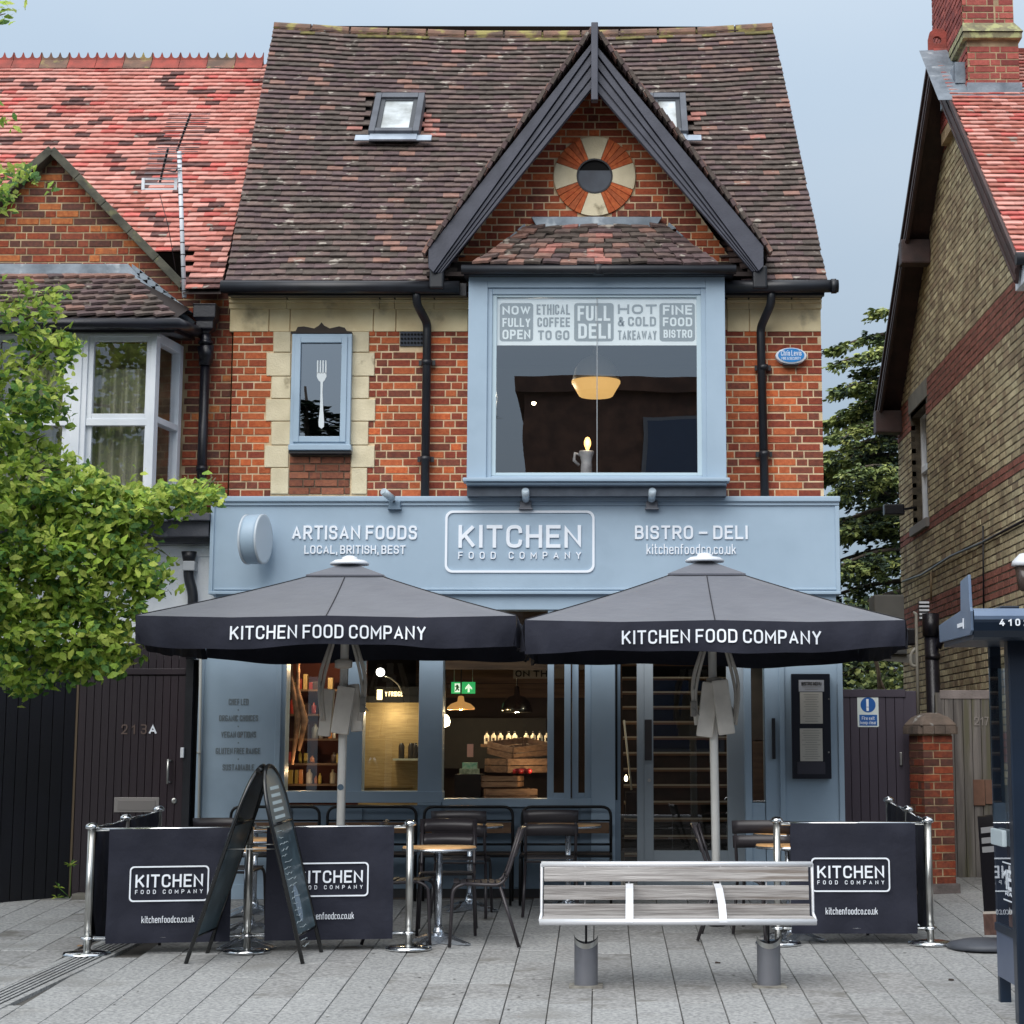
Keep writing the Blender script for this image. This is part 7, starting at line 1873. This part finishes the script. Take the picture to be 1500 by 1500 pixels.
# A-board
FLp, FRp = Vector((-3.05, -4.19, 0)), Vector((-2.19, -4.19, 0)); BLp, BRp = Vector((-2.99, -3.68, 0)), Vector((-2.13, -3.62, 0))
for v in (FLp, FRp, BLp, BRp): v.z = gz(v.y)
topz = P(373, 1124, -3.93).z; tA = Vector((P(375, 1130, -4.15).x, -4.16, topz)); tB = Vector((tA.x + .03, -3.66, topz))
ab = empty('chalk_sign', ((FLp.x + FRp.x) / 2, -3.93, gz(-3.93)), 'black arched A-board chalk sign standing end on in front of the banners', 'sign')
blk = M('aboard_black', C(20, 22, 24), rough=.25, coat=.4); chalkb = M('chalkboard', C(84, 102, 110), C(54, 68, 76), 5, .35, c3=C(110, 128, 136), s3=5, t3=.58, w3=.15)
chalk = M('chalk', C(186, 200, 204), rough=.9)
for sg, F0, B0 in ((-1, FLp, BLp), (1, FRp, BRp)):
    bd = empty('board', F0, parent=ab)
    tA2, tB2 = tA + Vector((sg * .02, 0, 0)), tB + Vector((sg * .02, 0, 0))
    V = (tA2 - F0); Lb = V.length; V.normalize(); U = (B0 - F0); Wb = U.length; U.normalize(); Nn = U.cross(V).normalized()
    if Nn.x * sg < 0: Nn = -Nn
    def pt(u, v, n_=0.0): return F0 + U * u + V * v + Nn * n_
    out = [(0, 0)]; nA = 18; hs = Lb - .42
    arcp = [(Wb / 2 - Wb / 2 * math.cos(math.pi * i / nA), hs + .42 * math.sin(math.pi * i / nA) ** .75) for i in range(nA + 1)]
    pts = [pt(0, 0)] + [pt(a, b) for a, b in arcp] + [pt(Wb, 0)]
    MB().tube(pts, .016, 8).build('frame', blk, bd)
    MB().tube([pt(.0, hs - .02), pt(Wb, hs - .02)], .013, 8).tube([pt(.0, .2), pt(Wb, .2)], .011, 8).build('cross_rail', blk, bd)
    pl = [(.01, .2), (Wb - .01, .2), (Wb - .01, hs - .02), (.01, hs - .02)]
    def plate(pl, n0, n1, nm, m_):
        k = len(pl); vs = [pt(a, b, n1) for a, b in pl] + [pt(a, b, n0) for a, b in pl]
        MB().add(vs, [list(range(k)), list(range(2 * k - 1, k - 1, -1))] + [(i, k + i, k + (i + 1) % k, (i + 1) % k) for i in range(k)]).build(nm, m_, bd)
    plate(pl, -.004, .004, 'chalk_panel', chalkb)
    plate([(.01, hs - .02), (Wb - .01, hs - .02)] + [(Wb / 2 + (a - Wb / 2) * .95, hs + (b - hs) * .95) for a, b in arcp[::-1]], -.003, .003, 'header_panel', blk if sg < 0 else M('header_grey', C(96, 108, 114), rough=.4))
    if sg > 0:
        rch = random.Random(5)
        for i in range(5): plate([(Wb * .3 - .01 * i, hs + .26 - i * .055), (Wb * .72 + .0, hs + .26 - i * .055), (Wb * .72, hs + .235 - i * .055), (Wb * .3 - .01 * i, hs + .235 - i * .055)], .003, .005, 'header_print', chalk)
        for i in range(20):
            v = hs - .08 - i * .045; u = .06 + rch.random() * .06; st_ = []
            MB().tube([pt(u + j * .035 + .0, v + rch.uniform(-.008, .008), .006) for j in range(rch.randint(4, 8))], .0022, 5).build('chalk_stroke', chalk, bd)
        plate([(Wb * .40 + .07 * math.cos(a), .42 + .14 * math.sin(a)) for a in [2 * math.pi * i / 16 for i in range(16)]], .0035, .0055, 'chalk_drawing', M('chalk_blue', C(128, 144, 160), rough=.9))
MB().tube([tA + Vector((0, .1, -.02)), tB + Vector((0, -.1, -.02))], .018, 8).build('hinge', blk, ab)
for k in (-1, 1): MB().tube([FLp.lerp(tA, .58) + Vector((0, .02, 0)), FRp.lerp(tA, .58) + Vector((0, .02, 0))] if k < 0 else [BLp.lerp(tB, .58), BRp.lerp(tB, .58)], .004, 5).build('stay', steel, ab)

# litter specks on the paving
for i, (px, py) in enumerate(((1051, 1411), (117, 1386), (1393, 1436))):
    r_ = ray(px, py); t_ = (SL * CAM.y - CAM.z) / (r_.z - SL * r_.y); p = CAM + r_ * t_
    m_ = [(p.x - .02, p.y - .01), (p.x + .018, p.y - .014), (p.x + .024, p.y + .012), (p.x - .012, p.y + .016)]
    tag(MB().add([(a, b, gz(b) + .006 + .004 * (k % 2)) for k, (a, b) in enumerate(m_)] + [(a, b, gz(b) + .001) for a, b in m_], [(0, 1, 2, 3), (0, 4, 5, 1), (1, 5, 6, 2), (2, 6, 7, 3), (3, 7, 4, 0)]).build('dead_leaf', M('dead_leaf%d' % i, C(60, 50, 44) if i != 1 else C(150, 120, 90), rough=.9), None),
        ('tiny dark leaf scrap on the paving below the bench', 'tiny pale brown leaf on the paving beyond the drain', 'tiny dark leaf scrap on paving near the bus shelter')[i], 'leaf')

# ================================================================== INSIDE THE SHOP
def lamp_and_fill_light(p, e, colr=(1, .72, .4), r=.02, spot=None):
    l = bpy.data.lights.new('lamp_and_fill_light', 'POINT'); l.energy = e; l.color = colr; l.shadow_soft_size = r
    o = bpy.data.objects.new('lamp_and_fill_light', l); col.objects.link(o); o.location = p; return o
def pendant(px, py, Y, r, mt, label, e, prof=None, zc=2.84, lit=bulb):
    c = P(px, py, Y); t = empty('pendant_lamp', c, label, 'pendant lamp')
    MB().tube([c + Vector((0, 0, r * .7)), (c.x, c.y, zc)], .008, 6).build('cord', black_pl, t)
    prof = prof or [(r, 0), (r * .97, .02), (r * .7, r * .38), (r * .25, r * .55), (r * .2, r * .9), (r * .08, r * .95)]
    MB().lathe(prof, c, 28).lathe([(a * .96, b - .004) for a, b in prof], c, 28).build('shade', mt, t)
    MB().lathe([(0, -.035), (.03, -.02), (.035, .01), (.02, .04), (0, .05)], c + Vector((0, 0, r * .18)), 12).build('bulb', lit, t)
    lamp_and_fill_light(c + Vector((0, 0, -.01)), e); return t
pendant(675, 1039, 1.6, .145, M('shade_copper', C(190, 116, 52), rough=.35, metal=.6, emit=(1, .5, .15, 1), estr=.35), 'lit copper pendant lamp in front of the green exit sign', 14)
pendant(757, 1043, 1.9, .16, M('shade_steel_dome', C(120, 120, 112), rough=.2, metal=1), 'steel dome pendant lamp hanging over the stacked crates', 9, [(.165, 0), (.162, .03), (.14, .10), (.09, .155), (.03, .175), (.025, .26), (.01, .27)])
gb_ = empty('globe_lamp', P(650, 1058, 2.6), 'small glowing globe lamp at left edge of the big window', 'lamp')
MB().lathe([(0, -.06), (.045, -.04), (.055, 0), (.04, .05), (.02, .07), (0, .075)], P(652, 1057, 2.6), 16).build('globe', bulb, gb_); MB().tube([P(652, 1050, 2.6), (P(652, 1050, 2.6).x, 2.6, 2.84)], .006).build('cord', black_pl, gb_)
lamp_and_fill_light(P(660, 1066, 2.3), 8)
es = empty('exit_sign', P(680, 1017, 3.2), 'green running man exit sign with white arrow hanging inside the big window', 'sign')
x0, x1, z0, z1 = rect(661, 999, 696, 1016, 3.2)
box('panel', x0, x1, 3.2, 3.23, z0, z1, M('exit_green', C(20, 130, 70), rough=.4, emit=(.02, .35, .10, 1), estr=.7), es)
ew = M('exit_white', C(220, 240, 225), rough=.4, emit=(.8, 1, .85, 1), estr=.55)
sr(666, 1001, 674, 1014, 3.190, 3.199, 'doorway', ew, es, 0)
def ppl(pts, Y, d_): return MB().prism([(P(a, b, Y).x, P(a, b, Y).z) for a, b in pts], Y, Y + d_)
ppl([(687, 1014), (685, 1014), (685, 1008), (681.5, 1010), (681.5, 1007.5), (686.5, 1001.5), (691.5, 1007.5), (691.5, 1010), (688, 1008), (688, 1014)][::-1], 3.188, .01).build('arrow', ew, es)
ppl([(669, 1003), (671, 1003), (671.5, 1005), (673, 1007), (671, 1008), (673, 1011), (671.5, 1012), (669.5, 1009.5), (668, 1012.5), (666.5, 1012), (668.3, 1008), (668.3, 1005.5), (666.8, 1007), (666.6, 1005.5)][::-1], 3.184, .004).build('running_man', M('man_green', C(20, 110, 60), rough=.5), es)
for q in (x0 + .03, x1 - .03): MB().tube([(q, 3.21, z1), (q, 3.21, 2.86)], .003, 5).build('hanger', steel, es)
ot = empty('hanging_board', P(780, 992, 1.4), 'pale lettered board at the top of the big window behind parasols', 'sign')
x0, x1, z0, z1 = rect(752, 979, 832, 994, 1.4); box('board', x0, x1, 1.4, 1.42, z0, z1, M('board_pale', C(120, 110, 98), rough=.7), ot)
tpx('ON THE', 755, 982, 812, 991.5, 1.4, void, ot, ext=.002, off=.03)
box('hanger_board', x0 + .05, x1 - .05, 1.405, 1.415, z1, 2.86, M('board_brown', C(84, 58, 46), rough=.8), ot)
# back wall panels
bw = empty('back_wall_panelling', (-1, 4.9, 0), parent=house)
for i in range(5): box('panel_board', -2.2, .3, 4.85, 4.9, 1.95 + i * .17, 1.95 + i * .17 + .162, wood_brown, bw)
x0, x1, z0, z1 = rect(700, 1052, 800, 1100, 4.6); box('menu_blackboard', x0 - .4, x1, 4.6, 4.64, z0 - .2, z1, M('blackboard', C(22, 26, 34), rough=.5), bw)
# crates on the counter
crm = M('crate_wood', C(168, 128, 98), C(132, 98, 76), 8, .8, bump=.4, stretch=(.6, 3, 6), island=.2)
def crate(c, rz, w, d, h, label):
    t = empty('wooden_crate', (0, 0, 0), label, 'crate', 'rough wooden crates stacked inside the big window')
    for s in (-1, 1):
        for k in range(2):
            z = h * k / 2
            MB().box(-w / 2, w / 2, s * d / 2 - .008, s * d / 2 + .008, z + .006, z + h / 2 - .004).build('side_slat', crm, t)
            MB().box(s * w / 2 - .008, s * w / 2 + .008, -d / 2 + .009, d / 2 - .009, z + .006, z + h / 2 - .004).build('end_slat', crm, t)
    MB().box(-w / 2 + .01, w / 2 - .01, -d / 2 + .01, d / 2 - .01, 0, .012).build('base_board', crm, t)
    for sx in (-1, 1):
        for sy in (-1, 1): MB().box(sx * (w / 2 - .03) - .015, sx * (w / 2 - .03) + .015, sy * (d / 2 - .024) - .015, sy * (d / 2 - .024) + .015, 0, h).build('corner_post', crm, t)
    t.location = c; t.rotation_euler = (R(0), 0, rz); return t
cz = lambda py: P(752, py, .75).z
crate(Vector((P(745, 1160, .75).x, .75, cz(1176))), R(12), .50, .36, .14, 'bottom crate of the stack just inside the big window sill')
crate(Vector((P(733, 1140, .8).x, .78, cz(1153))), R(-8), .40, .34, .11, 'second crate of the stack, holding dark red fruit')
crate(Vector((P(757, 1120, .9).x, .92, cz(1132))), R(38), .50, .38, .14, 'third crate of the stack, below the tilted top crate')
tcr = crate(Vector((P(760, 1100, 1.0).x, 1.0, cz(1106))), R(44), .50, .38, .13, 'topmost crate of the stack, tilted beneath the white bottles')
tcr.rotation_euler = (R(9), R(-5), R(44))
lamp_and_fill_light(Vector((P(790, 1080, .5).x, .55, cz(1128))), 1.6)  # added fill light to bring out the crates; no lamp stands here
MB_ = MB().box(P(700, 1178, 1).x, P(812, 1178, 1).x, .45, 1.3, 0, cz(1177)).build('display_counter', M('counter_dark', C(40, 32, 28), rough=.7)); tag(MB_, 'dark display counter carrying the stacked crates inside big window', 'counter')
fr_t = MB()
for i in range(14):
    a = random.random() * 6.28; r = .12 * math.sqrt(random.random()); p = Vector((P(765, 1142, .8).x + r * math.cos(a), .72 + r * math.sin(a), cz(1149) + .13)); fr_t.lathe([(0, -.03), (.025, -.018), (.032, 0), (.025, .018), (0, .028)], p, 8)
tag(fr_t.build('red_fruit', M('fruit_red', C(150, 30, 36), rough=.35), None), 'heap of dark red fruit inside the lower crate', 'fruit', kind='stuff')
shf = box('bottle_shelf', P(705, 1085, 2.0).x, P(808, 1085, 2.0).x, 1.9, 2.1, P(750, 1090, 2).z - .03, P(750, 1090, 2).z, wood_brown)
tag(shf, 'wooden shelf with white bottles above the crates', 'shelf')
bot_m = M('bottle_white', C(206, 196, 176), rough=.35, emit=(1, .85, .6, 1), estr=.06)  # faint glow put into the bottle colour; bottles are no lamps
b0_ = None
for i, px in enumerate((713, 723, 733, 745, 754, 771, 781, 791, 801)):
    if b0_ is None:
        b0_ = empty('bottle', (0, 0, 0), 'small white bottle in the row on the shelf above the crates', 'bottle', 'white bottles above the crates')
        MB().lathe([(.026, 0), (.028, .01), (.028, .085), (.012, .10), (.010, .115)], (0, 0, 0), 12).build('glass_body', bot_m, b0_); MB().lathe([(.012, .115), (.012, .13), (0, .131)], (0, 0, 0), 10).build('cap', black_pl, b0_)
        MB().box(-.012, .012, -.0305, -.0285, .03, .065).build('label_print', M('label_dark', C(60, 50, 44), rough=.6), b0_); c = b0_
    else: c = copy_tree(b0_)
    c.location = Vector((P(px, 1090, 1.98).x, 1.98, P(px, 1090, 2).z)); c['label'] = '%s small white bottle counting from the left on the shelf above crates' % ('leftmost', 'second', 'third', 'fourth', 'middle', 'sixth', 'seventh', 'eighth', 'rightmost')[i]
gbx = empty('carton', P(690, 1143, .7), 'mint green patterned carton left of the crates', 'carton')
x0, x1, z0, z1 = rect(677, 1117, 699, 1134, .7); MB().bbox(x0, x1, .7, .85, z0, z1, .006).build('box', M('mint_print', C(92, 164, 136), C(176, 196, 170), 30, .6), gbx)
x0, x1, z0, z1 = rect(673, 1126, 702, 1134, .66); MB().bbox(x0, x1, .66, .72, z0, z1, .006).build('tray', M('tray_pale', C(180, 186, 160), C(120, 130, 104), 30, .6), gbx)
x0, x1, z0, z1 = rect(684, 1090, 693, 1109, .85); MB().bbox(x0, x1, .87, .9, z0, z1, .004).build('pink_packet', M('packet_pink', C(190, 140, 130), rough=.5), gbx)
MB_ = MB().box(P(668, 1134, .8).x, P(706, 1134, .8).x, .6, 1.2, 0, P(690, 1134, .75).z - .002).build('black_bin', void); tag(MB_, 'black cabinet under the mint green carton', 'cabinet')
# drinks fridge with lit amber front in second window
fg = empty('lit_display', P(572, 1155, 1.0), 'tall brushed amber panel lit from above behind the second window', 'panel')
x0, x1, z0, z1 = rect(526, 1028, 616, 1158, 1.0)
MB().box(x0, x1, 1.0, 1.06, z0 - .2, z1).build('sheet', M('amber_panel', C(186, 160, 110), C(160, 134, 88), 6, .45, .3, stretch=(1, 1, 12)), fg)
x0, x1, z0, z1 = rect(532, 1151, 606, 1154, .96); box('shelf_lip', x0, x1, .96, .99, z0, z1, M('lip_brass', C(170, 140, 90), rough=.3, metal=.6), fg)
x0, x1, z0, z1 = rect(528, 1020, 618, 1029, .9); box('top_board', x0, x1, .85, 1.0, z0, z1, void, fg)
lamp_and_fill_light(P(566, 1042, .55), 5.0, (1, .80, .5), .03)
pl_ = empty('picture_lamp', P(557, 985, .5), 'round white spot lamp on curved arm at top of second window', 'lamp')
MB().lathe([(0, 0), (.04, .0), (.042, .012), (0, .02)], P(557, 985, .5), 20, mat=Matrix.Rotation(R(80), 3, 'X') @ Matrix.Rotation(R(15), 3, 'Y')).build('lens', M('lens_lit', C(255, 250, 235), rough=.3, emit=(1, .96, .88, 1), estr=5), pl_)
MB().tube(path([P(560, 989, .52), P(572, 993, .6), P(584, 1003, .7), P(590, 1016, .8)], .03), .007, 6).build('arm', steel, pl_)
fs2 = empty('lit_fridge_sign', P(572, 1020, .84), 'small glowing sign above the amber panel in second window', 'sign')
wl_ = M('sign_warm_lit', C(255, 240, 200), rough=.5, emit=(1, .75, .4, 1), estr=1.5)
tpx('Y FRIDGE', 564, 1013, 590, 1020, .84, wl_, fs2, ext=.003, off=.02); sr(552, 1010, 560, 1025, .84, .86, 'bottle_shape', wl_, fs2, .004)
box('back', P(550, 1010, .86).x, P(612, 1010, .86).x, .87, .9, P(560, 1027, .87).z, P(560, 1006, .87).z, void, fs2)
sh_ = empty('glass_shelf', P(598, 1113, .8), 'small glass shelf with jars at right of the amber panel', 'shelf')
x0, x1, z0, z1 = rect(576, 1111, 616, 1114, .8); box('plate', x0, x1, .75, .98, z0, z1, M('shelf_glass_edge', C(170, 170, 150), rough=.2), sh_)
for px in (588, 602, 608):
    j = empty('jar', P(px, 1111, .85), '%s dark jar on the glass shelf beside the amber panel' % {588: 'leftmost', 602: 'middle', 608: 'rightmost'}[px], 'jar', 'jars on the glass shelf')
    MB().lathe([(.028, 0), (.03, .01), (.03, .12), (.02, .14), (.02, .15), (0, .151)], P(px, 1111, .85), 12).build('body', M('jar_dark%d' % px, C(50, 44, 38), rough=.25), j)
# crowded shelves in the first window
sv_ = empty('goods_shelves', P(455, 1160, .9), 'crowded warm lit shelves of packets behind the leftmost window', 'shelves')
rg = random.Random(33)
gx0_, gx1_ = P(416, 1100, .6).x, P(512, 1100, .6).x
MB().box(gx0_ - .1, gx1_ + .1, 1.1, 1.14, .5, 2.6).build('back_panel', M('shelf_back_red', C(92, 44, 34), rough=.8), sv_)
gm = [M('good_%d' % i, C(*c), rough=.35, island=.2) for i, c in enumerate(((196, 120, 60), (160, 52, 40), (206, 176, 116), (70, 50, 40), (176, 150, 70), (120, 96, 80), (210, 200, 180)))]
for k, z in enumerate((1.02, 1.22, 1.46, 1.70, 1.94)):
    box('shelf_board', gx0_, gx1_, .72, 1.1, z - .02, z, wood_brown, sv_)
    x = gx0_ + .01
    while x < gx1_ - .05:
        w = rg.uniform(.03, .07); h = rg.uniform(.07, .17); y = rg.uniform(.74, .84)
        if rg.random() < .85:
            if rg.random() < .4: MB().lathe([(w * .45, 0), (w * .5, .01), (w * .5, h * .7), (w * .2, h * .85), (w * .2, h)], (x + w / 2, y + .04, z), 10).build('bottle_good', gm[rg.randrange(7)], sv_)
            else: MB().bbox(x, x + w * .95, y, y + .08, z, z + h, .005, mat=None).build('packet', gm[rg.randrange(7)], sv_)
        x += w + rg.uniform(0, .02)
lamp_and_fill_light(Vector(((gx0_ + gx1_) / 2, .45, 2.15)), 4.5, (1, .66, .36)); lamp_and_fill_light(Vector(((gx0_ + gx1_) / 2 - .1, .4, 1.15)), 1.6, (1, .66, .36))
for i, (a, b, c, d_) in enumerate(((426, 985, 446, 1120), (436, 1010, 449, 1100))):
    p = [P(a, b, .45), P(a + 6, (b + d_) / 2, .42), P(a + 2, d_, .45)]
    t_ = empty('hanging_strap', p[0], ('long pale strap hanging inside the leftmost window', 'shorter folded strap hanging inside the leftmost window')[i], 'strap')
    MB().tube([(p[0].x, .45, 2.84), p[0], p[1] + Vector((.03, 0, 0)), p[2]], [.006, .022, .035, .014], 8).build('strap', M('strap_cloth%d' % i, C(176, 130, 96), C(110, 80, 62), 12, .7), t_)
br_ = empty('broom', P(912, 1160, .5), 'pale broom handle leaning inside side light left of the door', 'broom')
MB().tube([P(914, 1055, .55), P(925, 1157, .45)], .010, 8).build('handle', M('handle_pale', C(200, 190, 170), rough=.5), br_); MB().bbox(P(916, 1160, .45).x, P(934, 1160, .45).x, .4, .5, P(920, 1168, .45).z - .2, P(920, 1160, .45).z, .01).build('brush', void, br_)
MB_ = MB().lathe([(0, 0), (.012, .01), (.016, .03), (.006, .06), (0, .065)], P(917, 1145, .5), 10); tag(MB_.build('red_night_light', bulb, None), 'tiny glowing bulb low in the side light left of door', 'lamp')
ub = empty('leaning_boards', P(1112, 1170, .3), 'brown boards leaning inside the narrow window right of the door', 'boards')
MB().box(P(1103, 1100, .3).x, P(1122, 1100, .3).x, .3, .33, P(1110, 1174, .3).z, P(1110, 1086, .3).z).build('board', wood_brown, ub); MB().box(P(1101, 1000, .4).x, P(1124, 1000, .4).x, .4, .43, P(1110, 1084, .4).z, 2.6).build('board', M('board_taupe', C(92, 80, 70), C(70, 62, 54), 4, .8), ub)
lamp_and_fill_light(Vector((.9, .6, 2.6)), 7, (1, .9, .75), .03)

# upstairs lamp and jug with bulb
ul = P(873, 570, 1.0)
t = empty('pendant_lamp', ul, 'large dome pendant lamp with glowing cream rim in the upper bay window', 'pendant lamp')
MB().lathe([(.245, .085), (.235, .13), (.215, .21), (.15, .30), (.06, .345), (.03, .36), (.03, .42)], ul, 32).build('dome', M('dome_dark', C(190, 190, 182), rough=.6), t)
MB().lathe([(.16, -.08), (.175, -.07), (.25, .06), (.25, .085)], ul, 32).build('shade', M('shade_cream', C(240, 200, 130), rough=.5, emit=(1, .60, .20, 1), estr=.6), t)
MB().tube([ul + Vector((0, 0, .42)), (ul.x, ul.y, 5.68)], .01).build('cord', black_pl, t)
lamp_and_fill_light(ul + Vector((0, 0, .02)), 9)
jg = empty('jug_lamp', P(859, 692, -.1), 'white enamel jug with one glowing filament bulb on the upper sill', 'lamp')
c = P(859, 700, -.1)
box('sill_shelf', bx0, bx1, -.38, .3, c.z - .05, c.z - .02, M('inner_sill', C(60, 60, 62), rough=.6), house)
MB().lathe([(.055, -.02), (.06, .0), (.052, .14), (.05, .15), (.058, .20), (.075, .25), (.07, .26)], c, 20).build('jug', M('enamel', C(170, 172, 176), C(130, 132, 136), 10, .4), jg)
MB().tube([c + Vector((-.06, 0, .22)), c + Vector((-.11, 0, .24)), c + Vector((-.12, 0, .17)), c + Vector((-.07, 0, .12))], .016, 8).build('handle', M('enamel_b', C(150, 152, 156), rough=.4), jg)
MB().lathe([(.012, .26), (.016, .28), (.032, .32), (.034, .35), (.02, .39), (0, .40)], c + Vector((.01, 0, 0)), 16).build('bulb', M('filament_lit', C(255, 200, 120), rough=.2, emit=(1, .55, .15, 1), estr=2.5), jg)
lamp_and_fill_light(c + Vector((.01, -.08, .34)), .8)
sm_ = tag(MB().lathe([(0, -.02), (.02, -.01), (.022, .01), (0, .02)], P(782, 591, 1.5), 10).build('small_spot', bulb, None), 'tiny warm spot lamp at left inside the upper bay window', 'lamp')
lamp_and_fill_light(P(782, 591, 1.5) + Vector((.05, -.06, .05)), 7, (1, .9, .75))

# ================================================================== ACROSS THE STREET (seen only in the window reflections)
op = empty('opposite_building', (4, -32, gz(-9)), 'dark brick building opposite, mirrored in the upper bay window', 'building')
opw = M('opposite_brick', C(120, 88, 74), C(86, 64, 56), 3, .9)
MB().box(-1.9, 24, -40, -31, -1, 10.2).box(-2.1, 24.2, -40, -30.8, 10.0, 10.35).build('wall', opw, op)
for i in range(6):
    for z in (7.5, 4.4, 1.2):
        w_ = empty('window', (1 + i * 3.1, -31, z), parent=op); x = 1 + i * 3.1
        box('frame', x, x + 2.0, -31, -30.95, z, z + 1.9, M('opp_frame%d%d' % (i, z), C(130, 134, 140), rough=.5), w_)
        box('pane', x + .1, x + 1.9, -30.95, -30.93, z + .1, z + 1.8, M('opp_pane%d%d' % (i, z), C(60, 76, 104), rough=.1, spec=.8), w_)
ht = empty('opposite_tree', (-4.3, -27, 0), 'dark layered cedar opposite, mirrored in the bay and small windows', 'tree')
MB().tube([(-4.3, -27, -1), (-4.2, -27, 6), (-4.3, -27, 11.5)], [.35, .25, .05], 10).build('trunk', cbark, ht)
fol = MB()
for i in range(26):
    zz_ = rc.uniform(3.5, 11.2); az = rc.uniform(0, 6.28); L0 = (12 - zz_) * .42 + .6
    for k in range(60):
        q = rc.random() ** .7; p = Vector((-4.3 + math.cos(az) * L0 * q + rc.gauss(0, .3 * L0 * .3), -27 + math.sin(az) * L0 * q + rc.gauss(0, .3), zz_ - q * q * .5 + rc.gauss(0, .07)))
        for m_ in range(3):
            a = rc.uniform(0, 6.28); u = Vector((math.cos(a), math.sin(a), rc.uniform(-.3, .2))).normalized(); s = rc.uniform(.25, .5); sd = Vector((-u.y, u.x, rc.uniform(-.3, .3))) * s * .25
            fol.add([p, p + u * s * .5 + sd, p + u * s, p + u * s * .5 - sd], [(0, 1, 2, 3)])
fol.build('foliage', nd[2], ht, kind='stuff')
t2_ = copy_tree(ht); t2_.location = (-6.9, -27.5, 0); t2_.scale = (.8, .8, .84); t2_['label'] = 'smaller dark cedar opposite, mirrored low in the small fork window'; t2_['group'] = ht['group'] = 'cedars across the street'
for k, (a, b, c, h) in enumerate(((-26, -9, -36, 7.5), (-40, -27.5, -35, 6.8), (-8.5, -1.0, -43, 7.2))):  # last house is added to keep low sky out of the shop glass
    t_ = empty('far_house', ((a + b) / 2, c, 0), ('low terraced house opposite, left of the mirrored cedar', 'further low house opposite at far left of the street', 'small dark house added behind the mirrored cedar to hide low sky')[k], 'building')
    MB().box(a, b, c - 8, c, -1, h * .66).build('wall', opw, t_); MB().add([(a, c, h * .66), (b, c, h * .66), (b, c - 4, h), (a, c - 4, h), (a, c - 8, h * .66), (b, c - 8, h * .66)], [(0, 1, 2, 3), (3, 2, 5, 4), (0, 3, 4), (1, 5, 2)]).build('roof', under, t_)
